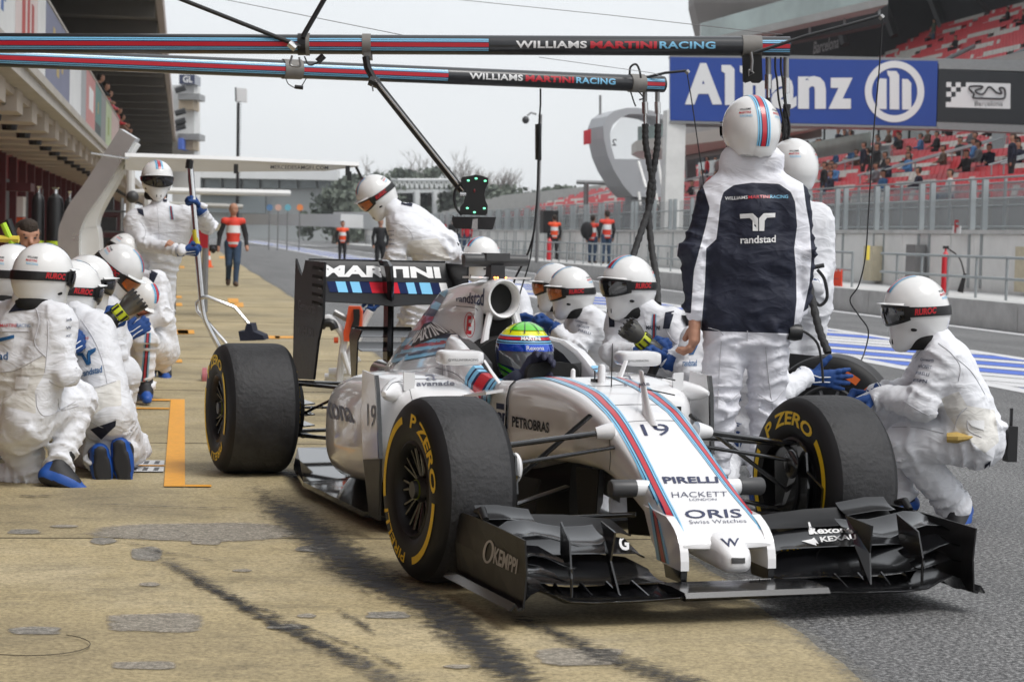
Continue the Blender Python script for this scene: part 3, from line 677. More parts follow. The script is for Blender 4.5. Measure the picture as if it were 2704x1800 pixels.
# ================================================================ PIT BUILDING
SOFF = mat('soffit_beige', (.52, .46, .40), .85, noise=.12, nscale=.5); REDW = mat('red_wall', srgb('8E2A30'), .6, noise=.15, nscale=.8); REDD = mat('dark_red', srgb('5A1A20'), .6)
LEDGE = mat('balcony_ledge', (.48, .45, .41), .8, noise=.12, nscale=1)
pb = thing('pit_building', 'long pit garage building with sponsor balcony, deep ribbed soffit and red wall', 'building', (-3, 0, 0))
MB().box((-3, -30, 3.9), (.05, 96, 4.12), LEDGE).build('balcony_slab', pb)
MB().box((-.12, -30, 4.12), (.12, 96, 4.30), LEDGE).build('balcony_kerb', pb)
for i in range(55):
    y = -28+i*4.1; MB().box((-2.6, y, 3.45), (-.25, y+1.5, 3.89), SOFF).build('soffit_rib', pb)
    MB().box((-2.6, y+1.5, 3.75), (-.3, y+4.1, 3.888), SOFF).build('soffit_panel', pb)
    MB().tube([(-.9, y+2.2, 3.74), (-.9, y+2.2, 3.35)], [.22, .16], BLACK, 10).build('soffit_lamp', pb)
    MB().box((-2.0, y+1.9, 3.55), (-1.4, y+2.5, 3.74), BLACK).build('speaker_box', pb)
MB().tube([(-.5, 13, 3.6), (-.5, 195, 3.6)], .05, DARKGREY, 6).build('cable_tray', pb)
BAN = [('B98A8A', -30, 32), ('DFE0DF', 32, 37.5), ('D9C9C6', 37.5, 43), ('E4E4E2', 43, 45.5), ('7C8099', 45.5, 55), ('E6E8E9', 55, 61), ('A9ACAF', 61, 64), ('C98A86', 64, 70.5), ('5E8880', 70.5, 75.5), ('8B8C8A', 75.5, 80), ('B5C49A', 80, 86), ('C7AFA8', 86, 96)]
for i, (c, y0, y1) in enumerate(BAN):
    MB().box((-.05, y0+.03, 4.31), (.03, y1-.03, 6.02), mat('banner_'+c, srgb(c), .6, noise=.10, nscale=.6)).build('banner', pb)
for c, y0, y1, z0, z1 in [('4F6FA8', 34.6, 35.1, 4.7, 5.8), ('4F6FA8', 35.1, 35.5, 4.9, 5.6), ('B5463F', 39, 39.8, 4.5, 5.7), ('B5463F', 40.3, 40.9, 4.6, 5.8), ('B5463F', 41.4, 42, 4.5, 5.5), ('B9A46A', 48, 48.8, 4.8, 5.7), ('B9A46A', 49.4, 50.4, 4.7, 5.4), ('B9A46A', 51.3, 52, 4.9, 5.6), ('E0E0E0', 26, 28, 5.0, 5.8), ('E0E0E0', 22, 24, 5.0, 5.8), ('EEEEEE', 66, 69, 4.9, 5.6), ('3E4A4A', 70.8, 75.2, 4.34, 4.75), ('B9A46A', 72.6, 73.2, 5.1, 5.5), ('8FA050', 82, 83.5, 4.8, 5.5)]:
    MB().box((.031, y0, z0), (.034, y1, z1), mat('banner_print_'+c, srgb(c), .6, noise=.15, nscale=1)).build('banner_print', pb)
MB().box((-.03, -30, 6.03), (.05, 96, 6.10), LEDGE).build('balcony_rail', pb)
MB().box((-2.95, -30, 0), (-2.65, 200, 3.9), REDW).build('garage_wall', pb)
for i in range(55):
    y = -29+i*4.1; MB().box((-2.64, y, 0), (-2.4, y+.35, 3.44), REDD).build('column', pb)
    if i % 2: MB().box((-2.64, y+.6, .05), (-2.58, y+3.7, 2.7), mat('garage_door', (.05, .05, .055), .5)).build('garage_door', pb)
MB().box((-2.64, 66, 2.3), (-1.7, 67.5, 2.55), REDD).build('door_hood', pb)
MB().box((-2.6, 71.8, 1.0), (-2.35, 73, 1.5), mat('orange_sign', srgb('E2581E'), .5)).build('orange_panel', pb); MB().box((-2.6, 71.8, 1.52), (-2.35, 73, 2.2), WHITE_TXT).build('white_panel', pb)
# upper storey and canopy
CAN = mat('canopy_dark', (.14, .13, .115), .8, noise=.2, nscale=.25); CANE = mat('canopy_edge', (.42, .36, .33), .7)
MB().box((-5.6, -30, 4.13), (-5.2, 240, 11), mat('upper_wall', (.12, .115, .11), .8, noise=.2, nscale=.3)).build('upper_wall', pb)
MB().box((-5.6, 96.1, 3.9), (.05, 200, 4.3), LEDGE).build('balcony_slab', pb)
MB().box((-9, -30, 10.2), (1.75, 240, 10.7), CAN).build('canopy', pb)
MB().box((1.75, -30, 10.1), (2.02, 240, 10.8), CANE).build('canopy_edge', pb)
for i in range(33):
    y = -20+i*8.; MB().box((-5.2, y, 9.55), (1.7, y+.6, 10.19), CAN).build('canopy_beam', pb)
# stack of terraces beyond the building
tw = thing('terrace_tower', 'pale tower with stacked balconies and a dark blue sign beyond the pit building', 'building')
D = 210
TWW = mat('tower_white', (.66, .66, .65), .7, noise=.1, nscale=.3); TAN_ = mat('tower_tan', (.50, .40, .28), .7)
def tq(x0, y0, x1, y1, m, nm, dd=0, th=4): MB().prism([at(x0, y0, D+dd), at(x1, y0, D+dd), at(x1, y1, D+dd), at(x0, y1, D+dd)], CF*th, m).build(nm, tw)
tq(455, 225, 513, 1000, TWW, 'shaft', 1)
for y in (247, 353): tq(470, y, 526, y+16, GREY, 'balcony_slab', -2); tq(472, y+17, 510, y+42, TAN_, 'balcony_room', -1)
tq(473, 197, 514, 222, NAVY_P, 'sign', -1); tq(470, 365, 482, 394, BLUE_L, 'banner', -3)
for y in (240, 300, 325, 340): MB().tube([at(463, y, D-3), at(490, y-8, D-3)], .3, BLACK, 6).build('lamp_arm', tw)
b = MB(); o_ = at(483, 218, D-1.2); lettering(b, 'GL', flat(o_, CR*.95, UP*.65), WHITE_TXT, .02); b.build('sign_lettering', tw, fix=False)

# ================================================================ NEIGHBOURING TEAM'S GANTRY
SILV2 = mat('gantry_silver', (.74, .75, .76), .28, metal=.75, noise=.08, nscale=1.5); GW = mat('gantry_white', (.70, .70, .69), .4, noise=.05, nscale=2); GB = mat('gantry_underside', (.40, .39, .36), .5)
sg = thing('silver_gantry', 'tall silver curved gantry mast with a white wing beam in the next pit box', 'gantry')
D = 29
Cq = lambda x, y: (x/2.2404, y/2.2404)
def limb(pts, w0, m, nm, th=.35, dd=0):
    n = len(pts); q = smooth_path([at(*Cq(*p), D+dd) for p in pts], 5); L_ = []; R_ = []
    for i, p in enumerate(q):
        t_ = (q[min(i+1, len(q)-1)]-q[max(i-1, 0)]); nn = Vector((0, 0, 0)); r = t_.dot(CR); u = t_.z; l = math.hypot(r, u); nn = CR*(-u/l)+UP*(r/l)
        w_ = w0 if not isinstance(w0, tuple) else w0[0]+(w0[1]-w0[0])*i/(len(q)-1)
        L_.append(p+nn*w_/2); R_.append(p-nn*w_/2)
    MB().loft([[a_, b_, b_+CF*th, a_+CF*th] for a_, b_ in zip(L_, R_)], m, smooth=False).build(nm, sg)
limb([(755, 790), (700, 880), (630, 990), (540, 1130), (460, 1240), (420, 1330), (405, 1420), (405, 1800)], (.26, .30), SILV2, 'mast')
limb([(785, 835), (720, 930), (650, 1060), (580, 1170), (530, 1260), (510, 1340), (520, 1420), (525, 1800)], (.14, .34), GW, 'mast_cover', .30, .15)
b = MB(); secs = []
for f_, x, yt, yb in ((0, 330, 404, 449), (.1, 380, 405, 452), (.5, 600, 412, 454), (.85, 860, 424, 452), (1, 948, 428, 440)):
    dd = D+f_*.6; secs.append([at(x, yt, dd), at(x, yt+10, dd-.12), at(x, yb, dd-.02), at(x, yb, dd+.35), at(x, yt+8, dd+.6), at(x, yt, dd+.3)])
b.loft(secs, GW, smooth=False); 
b.build('wing_beam', sg)
b = MB(); o_ = at(716, 447, D+.15)-CF*.08; lettering(b, 'MERCEDESAMGF1.COM', flat(o_, at(868, 449, D+.3)-at(716, 447, D+.15), UP*.055), DARK_TXT, .01); b.build('lettering', sg, fix=False)
for x, y in ((500, 430), (623, 443), (918, 448), (922, 462)): MB().box((-.03, -.03, -.08), (.03, .03, .05), BLACK, Matrix.Translation(at(x, y, D-.1))).build('camera_pod', sg)
MB().tube([at(240, 405, D-.3), at(340, 420, D-.2)], .014, SILVER, 6).build('stay_rod', sg); MB().tube([at(940, 440, D), at(955, 470, D), at(975, 485, D)], .02, BLACK, 6).build('hose', sg)
sp = thing('white_stand_post', 'slim white post with a short arm behind the jack man', 'post')
q = at(345, 600, 33); MB().tube([(q.x, q.y, 0), at(345, 445, 33)], .07, GW, 10).build('mast', sp); MB().tube([at(345, 508, 33), at(388, 508, 33)], .05, GW, 8).build('arm', sp); MB().ell(at(350, 520, 32.8), (.1, .1, .1), DARKGREY).build('lamp', sp)
for i, (y, x0, x1, D, m_, lab) in enumerate([(505, 500, 765, 62, GW, 'distant white gantry beam over the pit lane'), (540, 520, 640, 84, GB, 'more distant dark gantry beam over the pit lane')]):
    t = thing('far_gantry', lab, 'gantry'); MB().tube([at(x0-120, y-3, D), at(x1, y+6, D+2)], .10, m_, 8).build('beam', t)
    q = at(x0-110, 640, D); MB().tube([(q.x, q.y, 0), (q.x, q.y, at(x0, y, D).z)], .16, m_, 8).build('mast', t)
# ================================================================ FAR PIT EXIT: buildings, awnings, walls
fb = thing('far_building', 'long grey glazed building far down the pit lane', 'building'); D = 330
def fq(x0, y0, x1, y1, m, nm, dd=0, th=6, par=None): return MB().prism([at(x0, y0, D+dd), at(x1, y0+(x1-x0)*.02, D+dd), at(x1, y1+(x1-x0)*.02, D+dd), at(x0, y1, D+dd)], CF*th, m).build(nm, par or fb)
HZG = mat('far_grey', (.42, .44, .44), .8, noise=.1, nscale=.05); HZD = mat('far_glass', (.22, .25, .26), .5, noise=.2, nscale=.05); HZR = mat('far_red', srgb('B08A90'), .8); HZW = mat('far_white', (.66, .67, .67), .8, noise=.08, nscale=.1)
fq(480, 450, 890, 640, HZG, 'block', 1); fq(480, 440, 890, 468, HZW, 'roof', -3)
for k in range(8): fq(492+k*50, 470, 534+k*50, 496, HZD, 'window', -.5)
fq(480, 500, 640, 512, HZW, 'cornice', -2); fq(520, 515, 700, 560, HZD, 'entrance', -.5)
D = 190
for x0, x1, y0, y1, m_, lab in ((640, 900, 565, 592, HZW, 'white barrier wall on the right of the far pit lane'), (880, 1010, 560, 600, HZW, 'white container block behind the bending mechanic')):
    t = MB().prism([at(x0, y0, D), at(x1, y0, D-20), at(x1, y1+8, D-20), at(x0, y1, D)], (2, 2, 0), m_).build('barrier_wall'); tag(t, lab, 'wall')
for x, c, lab in ((712, '5F86B0', 'round blue sign board in the far pit lane'), (735, 'D8B0A0', 'round pale pink sign board in the far pit lane'), (760, '6FB4C4', 'square turquoise sign board in the far pit lane'), (792, 'F09050', 'round orange sign board in the far pit lane')):
    t = thing('sign_board', lab, 'sign'); D = 140; q = at(x, 548, D)
    MB().lathe([(0, 0), (.22, 0), (.22, .06), (0, .06)], mat('sign_'+c, srgb(c), .6), 16, 'y', q).build('disc', t); MB().tube([(q.x, q.y+.1, 0), (q.x, q.y+.1, q.z)], .04, GREY, 6).build('post', t)
gs = thing('far_grandstand', 'distant roofed grandstand with white truss in front of the trees', 'grandstand'); D = 300
MB().prism([at(930, 500, D), at(1235, 500, D), at(1235, 507, D), at(930, 512, D)], CF*16, HZW).build('roof', gs)
for k in range(16):
    x = 1010+k*13; MB().tube([at(x, 497, D), at(x+6, 476, D), at(x+13, 497, D)], .22, HZW, 5).build('roof_truss', gs)
MB().tube([at(1010, 476, D), at(1190, 476, D)], .25, HZW, 5).build('truss_chord', gs)
for x in (1100, 1150, 960, 1215): MB().tube([at(x, 600, D), at(x, 505, D)], .5, HZW, 6).build('column', gs)
MB().prism([at(930, 600, D+4), at(1235, 600, D+4), at(1235, 532, D+18), at(930, 520, D+18)], CF*2, mat('far_seats', (.33, .34, .36), .8, noise=.2, nscale=.2)).build('seating', gs)
MB().prism([at(1085, 560, D+3), at(1170, 552, D+3), at(1170, 556, D+3), at(1085, 566, D+3)], CF*2, HZR).build('red_banner', gs)
# ================================================================ TREES
LEAF = [mat('pine_leaf_a', (.10, .12, .09), .8), mat('pine_leaf_b', (.12, .14, .11), .8), mat('pine_leaf_c', (.085, .105, .085), .8)]  # leaf tones lightened to stand in for part of the distance haze
TWIG = mat('bare_twig', (.22, .20, .185), .9); BARK = mat('bark', (.13, .105, .085), .9)
def pine(x, ytop, D, w_, lab, seed):
    r_ = random.Random(seed); q = at(x, 600, D); top = at(x, ytop, D).z; t = thing('pine_tree', lab, 'tree', (q.x, q.y, 0), group='trees beyond the track')
    MB().tube([(0, 0, 0), (.2, 0, top*.5), (0, .2, top*.9)], [.45, .3, .08], BARK, 7).build('trunk', t)
    b = MB(); cl = []
    for i in range(26):
        f_ = r_.random(); z = top*(.28+.72*f_); rr = w_*(1-f_**1.6)*.9+.4; a_ = r_.random()*6.28; cl.append((rr*math.cos(a_)*r_.random()**.5, rr*math.sin(a_)*r_.random()**.5, z-.5, .9+r_.random()*1.5))
    for cx, cy, cz, cr_ in cl:
        m_ = r_.choice(LEAF)
        for k in range(34):
            d_ = Vector((r_.gauss(0, 1), r_.gauss(0, 1), r_.gauss(0, .7))).normalized()*cr_*(.5+.5*r_.random()); c_ = Vector((cx, cy, cz))+d_
            if c_.z > top: c_.z = top-r_.random()
            u_ = Vector((r_.gauss(0, 1), r_.gauss(0, 1), r_.gauss(0, 1))).normalized()*(.25+.3*r_.random()); v_ = u_.cross(Vector((r_.gauss(0, 1), r_.gauss(0, 1), r_.gauss(0, 1)))).normalized()*(.2+.25*r_.random())
            b.add([c_-u_, c_+v_, c_+u_, c_-v_], [(0, 1, 2, 3)], m_)
    b.build('crown', t, fix=False)
def bare(x, ytop, D, w_, lab, seed):
    r_ = random.Random(seed); q = at(x, 600, D); top = at(x, ytop, D).z; t = thing('bare_tree', lab, 'tree', (q.x, q.y, 0), group='trees beyond the track')
    MB().tube([(0, 0, 0), (0, 0, top*.55)], [.35, .18], BARK, 6).build('trunk', t); b = MB()
    def br_(p, d_, l, r, k):
        e = p+d_*l; b.tube([p, e], [r, r*.6], TWIG, 3, cap=False)
        if k:
            for _ in range(4 if k > 1 else 5):
                dd = (d_+Vector((r_.gauss(0, .42), r_.gauss(0, .42), r_.gauss(.12, .3)))).normalized(); br_(p+d_*l*(.35+.65*r_.random()), dd, l*(.5+.25*r_.random()), r*.55, k-1)
    for i in range(6): br_(Vector((0, 0, top*(.25+.05*i))), Vector((r_.gauss(0, .35), r_.gauss(0, .35), 1)).normalized(), top*.32, .13, 3)
    b.build('crown', t, fix=False)
TX = [(905, 478, 260, 4.5), (940, 462, 290, 4), (1000, 452, 300, 4.5), (1058, 447, 310, 4), (1085, 455, 315, 4.2), (1130, 447, 305, 4), (1150, 440, 318, 3.5), (1240, 470, 300, 5), (1290, 488, 290, 5), (1350, 490, 285, 4.5), (1385, 505, 280, 4), (1425, 505, 290, 4.2), (1455, 498, 296, 4), (1484, 492, 285, 4.5), (1530, 505, 280, 4.2), (1560, 510, 276, 4), (1200, 485, 300, 4.5), (885, 500, 250, 4), (1320, 505, 284, 4), (1400, 520, 283, 3.6)]
ORD = 'first second third fourth fifth sixth seventh eighth ninth tenth eleventh twelfth thirteenth fourteenth fifteenth sixteenth seventeenth eighteenth nineteenth twentieth'.split()
for i, (x, y, D, w_) in enumerate(sorted(TX)): pine(x, y, D, w_, ORD[i]+' dark green pine from the left in the hazy tree line', i+1)
for i, (x, y, D) in enumerate(sorted([(1000, 428, 330), (1090, 428, 335), (1120, 432, 328), (1200, 432, 320), (1225, 440, 322), (1300, 450, 310), (1330, 448, 312), (1275, 455, 305), (1600, 500, 260)])): bare(x, y, D, 3, ORD[i]+' leafless grey tree from the left behind the pines', 100+i)
hill = MB(); n = 40; vs = []
for i in range(n+1):
    x = 780+i*1000/n; yv = 545-6*math.sin(i*.9)-4*math.sin(i*2.3); q = at(x, yv, 345); vs += [(q.x, q.y, 0), tuple(q), (q.x+30, q.y+60, q.z+2)]
hill.add(vs, [(3*i+k, 3*i+3+k, 3*i+4+k, 3*i+1+k) for i in range(n) for k in (0, 1)], mat('far_scrub', (.10, .12, .09), .9, noise=.5, nscale=.3, detail=8)).build('hillside')
struct(bpy.data.objects['hillside'])
# ================================================================ RACING CAR
HD = .344; FW = CR*math.sin(HD)-CF*math.cos(HD); LF = CR*math.cos(HD)+CF*math.sin(HD)
CARM = basis(CR*.492+CF*7.65, FW, LF, UP); CARI = CARM.inverted()
car = thing('racing_car', 'white open-wheel racing car number 19 with black wings in the pit box', 'racing car', M=CARM)
WB = 3.377
def cpt(tx, ty, **k):
    d, f_ = ray(tx, ty); o = CARI @ O0; d = CARI.to_3x3() @ d
    i = 'xyz'.index(list(k)[0]); t_ = (list(k.values())[0]-o[i])/d[i]; return o+d*t_
def sup(x, zt, zb, wt, wb, e, n=48):
    out_ = []
    for i in range(n): out_.append(sup1(x, zt, zb, wt, wb, e, 2*math.pi*i/n))
    return out_
def sup1(x, zt, zb, wt, wb, e, q, off=0):
    c, s = math.cos(q), math.sin(q); z = (zt+zb)/2+(zt-zb)/2*math.copysign(abs(s)**(2/e), s); f_ = (z-zb)/max(1e-6, zt-zb)
    return Vector((x, (wb+(wt-wb)*f_)*math.copysign(abs(c)**(2/e), c), z))
NOSE = [(-.82,.672,.30,.245,.24,6), (-.6,.69,.36,.225,.22,6), (-.4,.68,.375,.212,.21,6), (-.2,.655,.385,.20,.20,6), (0,.605,.385,.185,.185,6), (.1,.563,.37,.176,.18,6), (.2,.515,.345,.17,.175,6), (.3,.465,.315,.167,.172,6), (.4,.412,.28,.165,.17,6), (.5,.362,.245,.165,.17,6), (.6,.318,.215,.166,.171,5), (.67,.284,.20,.168,.172,4.5), (.715,.252,.20,.168,.172,3.2), (.738,.228,.21,.158,.163,2.5)]
xs_ = [r[0] for r in NOSE]
def nose_at(x): 
    # smooth (cubic) interpolation of the station table
    k = min(max(np.searchsorted(xs_, x)-1, 0), len(xs_)-2); t_ = (x-xs_[k])/(xs_[k+1]-xs_[k]); r = []
    for j in range(1, 6):
        a, b, c, d = [NOSE[min(max(k+i, 0), len(NOSE)-1)][j] for i in (-1, 0, 1, 2)]
        r.append(.5*(2*b+(c-a)*t_+(2*a-5*b+4*c-d)*t_*t_+(3*b-a-3*c+d)*t_**3))
    return r
XS = [x for x in np.linspace(-.82, .70, 58)]+[.715, .727, .738]
nose = MB().loft([sup(x, *nose_at(x)) for x in XS], WHITE_CAR).build('monocoque', car, 50)
# thumb tip
TH = [(.58,.225,.095,.06), (.66,.212,.078,.06), (.72,.202,.066,.056), (.77,.190,.060,.05), (.80,.182,.056,.044), (.822,.177,.046,.034), (.834,.175,.028,.018), (.837,.175,.008,.005)]
b = MB(); b.loft([[Vector((x, hw*math.copysign(abs(math.cos(q))**.62, math.cos(q)), zc+hh*math.copysign(abs(math.sin(q))**.62, math.sin(q)))) for q in [2*math.pi*i/36 for i in range(36)]] for x, zc, hw, hh in TH], WHITE_CAR); thumb = b.build('nose_tip', car, 60)
for s in (-1, 1):      # nose pillars
    y0, y1 = (.146*s, .176*s)
    pil = MB().prism([(.42, y0, .32), (.62, y0, .305), (.66, y0, .288), (.69, y0, .271), (.713, y0, .252), (.731, y0, .229), (.743, y0, .203), (.750, y0, .172), (.752, y0, .14), (.60, y0, .145), (.55, y0, .17), (.50, y0, .21)], (0, y1-y0, 0), WHITE_CAR).build('nose_pillar', car)
    for q0, q1, m_ in ((.0, .28, LBLUE), (.28, .42, NAVY_P), (.42, .72, RED_P), (.72, .84, NAVY_P), (.84, 1, LBLUE)):
        def L_(u, v): return (.50+.13*v+.04*u+.155*u*0, y1+.002*s, .30-.145*v-.0*u+.0) 
        f0, f1 = q0, q1
        pts = [(.475+.10*f_+.085*v_-.0, y1+.002*s, (.335-.06*f_)*(1-v_)+.15*v_) for f_, v_ in ((f0, 0), (f1, 0), (f1, 1), (f0, 1))]
        MB().prism(pts, (0, .0015*s, 0), m_).build('stripe', pil)
    MB().prism([(.60, .15*s, .146), (.748, .15*s, .14), (.745, .15*s, .10), (.62, .15*s, .10)], (0, .022*s, 0), CARBON).build('pillar_foot', car)
# martini stripes along the nose edges
STR = [(0, .10, LBLUE), (.10, .15, NAVY_P), (.15, .26, LBLUE), (.26, .34, NAVY_P), (.34, .66, RED_P), (.66, .74, NAVY_P), (.74, .85, LBLUE), (.85, .90, NAVY_P), (.90, 1, LBLUE)]
def stripe_band(fn_edge, x0, x1, parent, side, n=40):
    for u0, u1, m_ in STR:
        vs = []
        for i in range(n+1):
            x = x0+(x1-x0)*i/n; vs += [fn_edge(x, u0), fn_edge(x, u1)]
        MB().add(vs, [(2*i, 2*i+1, 2*i+3, 2*i+2) for i in range(n)], m_, True).build('stripe', parent, fix=False)
def nose_edge(side):
    def fn(x, u):
        zt, zb, wt, wb, e = nose_at(x)
        w_ = wt; k = np.interp(x, [-.75, -.2, .1, .45, .7], [.62, .58, .70, .86, .97]); bw = np.interp(x, [-.75, -.2, .1, .7], [.36, .36, .32, .26])
        f_ = k-bw/2+bw*u                                    # fraction of the half width, outer edge last
        yy = f_*w_; 
        if f_ < 1: z = (zt+zb)/2+(zt-zb)/2*(1-min(1, abs(f_))**e)**(1/e)
        else: z = (zt+zb)/2-(f_-1)*w_*2
        if f_ > .985: yy = wt*.985; z -= (f_-.985)*w_*1.2
        z0 = z+.0025; return Vector((x, side*(yy+(.002 if f_ > .95 else 0)), z0))
    return fn
for s in (-1, 1): stripe_band(nose_edge(s), -.72, .69, nose, s)
# small things on the nose: fin, post, aerials
fin = MB(); fin.loft([[Vector((.06-.02*k+.11*math.cos(q)*w_*.55, w_*.018*math.sin(q), z)) for q in [2*math.pi*i/16 for i in range(16)]] for k, (z, w_) in enumerate(((.565, 1.), (.59, .82), (.63, .55), (.67, .45), (.72, .36), (.755, .30)))], WHITE_CAR); fin.build('nose_fin', car)
for z, dx in ((.745, .0), (.69, .0)): MB().tube([(-.01, .0, z), (.05, .10, z-.02)], .0028, BLACK, 5).build('wire', car)
MB().lathe([(.016, .0), (.015, .065), (.011, .075), (0, .078)], WHITE_CAR, 12, 'z', cpt(1588, 1014, y=0)).build('pitot_post', car)
MB().lathe([(.010, 0), (.009, .03), (.003, .035), (0, .036)], WHITE_CAR, 10, 'z', cpt(1513, 996, y=-.02)).build('cowl_post', car)
p = cpt(1614, 1024, y=0); MB().tube([p, p+Vector((0, 0, .17))], [.0025, .0018], BLACK, 5).build('aerial', car)
p = cpt(1570, 1012, y=-.02); MB().box((-.012, -.012, -.005), (.012, .012, .018), BLACK, Matrix.Translation(p)).build('sensor', car); MB().tube([p+Vector((0, 0, .018)), p+Vector((0, 0, .05))], .003, BLACK, 5).build('sensor_pin', car)
# camera pods and little winglets on the nose flank
for s in (-1, 1):
    MB().lathe([(.028, .15*s), (.03, .19*s), (.028, .20*s)], WHITE_CAR, 16, 'y', (.40, 0, .375)).build('pod_root', car)
    MB().lathe([(.0, .199*s), (.031, .20*s), (.032, .285*s), (.028, .292*s), (0, .293*s)], DARKGREY, 18, 'y', (.40, 0, .375)).build('camera_pod', car)
# cockpit surround
CS = [(-.80,.25,.662,.205), (-.9,.268,.655,.215), (-1.0,.282,.658,.222), (-1.1,.296,.68,.226), (-1.2,.305,.72,.228), (-1.3,.305,.755,.228), (-1.45,.29,.79,.222), (-1.6,.26,.80,.20), (-1.72,.22,.80,.15)]
secs = []
for x, wo, zr, wi in CS:
    h = [(wo, .16), (wo+.01, .35), (wo+.005, zr-.07), (wo-.008, zr-.02), (wo-.028, zr), (wi+.015, zr), (wi, zr-.02), (wi-.005, zr-.12), (wi-.02, .40), (0, .36)]
    secs.append([Vector((x, y, z)) for y, z in h]+[Vector((x, -y, z)) for y, z in h[-2::-1]])
ck = MB().loft(secs, WHITE_CAR, closed=False).build('cockpit_surround', car, 50)
MB().box((-1.68, -.2, .37), (-.80, .2, .40), BLACKM).build('cockpit_floor', car)
for s in (-1, 1):
    MB().loft([[Vector((x, s*(wi-.004), zr-.01)), Vector((x, s*(wi-.05), zr-.015)), Vector((x, s*(wi-.06), zr-.13)), Vector((x, s*(wi-.004), zr-.16))] for x, wo, zr, wi in CS[4:8]], DARKGREY).build('headrest', car)
MB().loft([[Vector((x, .15*math.cos(q), .70+.10*math.sin(q))) for q in [2*math.pi*i/20 for i in range(20)]] for x in (-1.50, -1.66)], BLACKM).build('rear_headrest', car)
# stripes on both cockpit shoulders
for s in (-1, 1):
    for u0, u1, m_ in STR:
        vs = []
        for k in range(9):
            f_ = k/8; 
            for u in (u0, u1):
                x = -.90-.24*u-.02*f_; wo, zr, wi = interp(sorted(CS), x); 
                if f_ < .35: y = wi+.016+(wo-.028-wi-.016)*f_/.35; z = zr+.003
                else: g_ = (f_-.35)/.65; y = wo-.026+.034*min(1, g_*1.6); z = zr+.002-.10*g_**1.3
                vs.append((x, s*(y+.003*(f_ > .3)), z))
        MB().add(vs, [(2*i, 2*i+1, 2*i+3, 2*i+2) for i in range(8)], m_, True).build('stripe', ck, fix=False)
# engine cover
EC = [(-3.33,.53,.03,.05,.48,.08,.40), (-3.2,.62,.03,.07,.54,.11,.44), (-2.95,.74,.035,.09,.64,.16,.50), (-2.65,.87,.04,.11,.72,.22,.56), (-2.4,.975,.05,.115,.80,.26,.60), (-2.05,1.02,.075,.12,.86,.285,.62), (-1.85,1.035,.082,.118,.88,.285,.64), (-1.66,1.03,.080,.108,.88,.265,.67)]
secs = []
for x, zt, wt, wm, zm, wl, zl in EC:
    h = [(0, zt), (wt*.6, zt-.008), (wt, zt-.05), ((wt+wm)/2+.01, (zt-.05+zm)/2), (wm, zm), (wm+(wl-wm)*.35, zm+(zl-zm)*.55), (wl, zl), (wl+.06, zl-.06), (wl+.06, .25)]
    P_ = smooth_path([(x, y, z) for y, z in h], 4); secs.append(P_+[Vector((p.x, -p.y, p.z)) for p in P_[-1:0:-1]])
ec = MB().loft(secs, WHITE_CAR, closed=True, cap=True).build('engine_cover', car, 60)
# air intake and roll hoop
b = MB(); secs = []
for x, ry, rz, zc in ((-1.84,.086,.098,.945), (-1.72,.085,.096,.952), (-1.63,.084,.092,.960), (-1.585,.080,.088,.963), (-1.572,.073,.081,.963), (-1.576,.063,.072,.963), (-1.64,.058,.066,.963)):
    secs.append([Vector((x, ry*math.cos(q), zc+rz*math.sin(q))) for q in [2*math.pi*i/40 for i in range(40)]])
b.loft(secs, WHITE_CAR, cap=False); hoop = b.build('air_intake', car, 70)
MB().loft([[Vector((x, .0575*math.cos(q), .963+.0655*math.sin(q))) for q in [2*math.pi*i/24 for i in range(24)]] for x in (-1.638, -1.72)], BLACKM).build('intake_throat', car)
for s in (-1, 1): MB().tube([(-1.60, .055*s, .90), (-1.585, .075*s, .83), (-1.56, .095*s, .74)], [.016, .015, .02], WHITE_CAR, 10).build('hoop_strut', car)
MB().box((-1.69, -.066, .70), (-1.648, .066, .895), BLACKM).build('hoop_panel', car)
for s in (-1, 1): MB().prism([(-1.70, .02*s, 1.048), (-1.62, .14*s, 1.052), (-1.68, .16*s, 1.05), (-1.84, .10*s, 1.045)], (0, 0, .008), WHITE_CAR).build('intake_winglet', car)
# camera bar above
MB().tube([(-1.70, -.15, 1.128), (-1.70, -.14, 1.128), (-1.70, .0, 1.130), (-1.70, .148, 1.132)], [.026, .029, .029, .024], DARKGREY, 14).build('camera_bar', car)
MB().box((-1.735, -.055, 1.128), (-1.665, .055, 1.162), DARKGREY).build('camera_housing', car)
MB().prism([(-1.74, -.032, 1.045), (-1.66, -.032, 1.045), (-1.665, -.032, 1.11), (-1.735, -.032, 1.11)], (0, .064, 0), BLACK).build('camera_stalk', car)
LEDO = mat('orange_led', (.9, .25, .05), .4, emit=(1, .28, .06, 6))
for y in (-.018, -.005, .035): MB().ell((-1.655, y, 1.055), (.005, .005, .004), LEDO, 8, 6).build('warning_light', car)
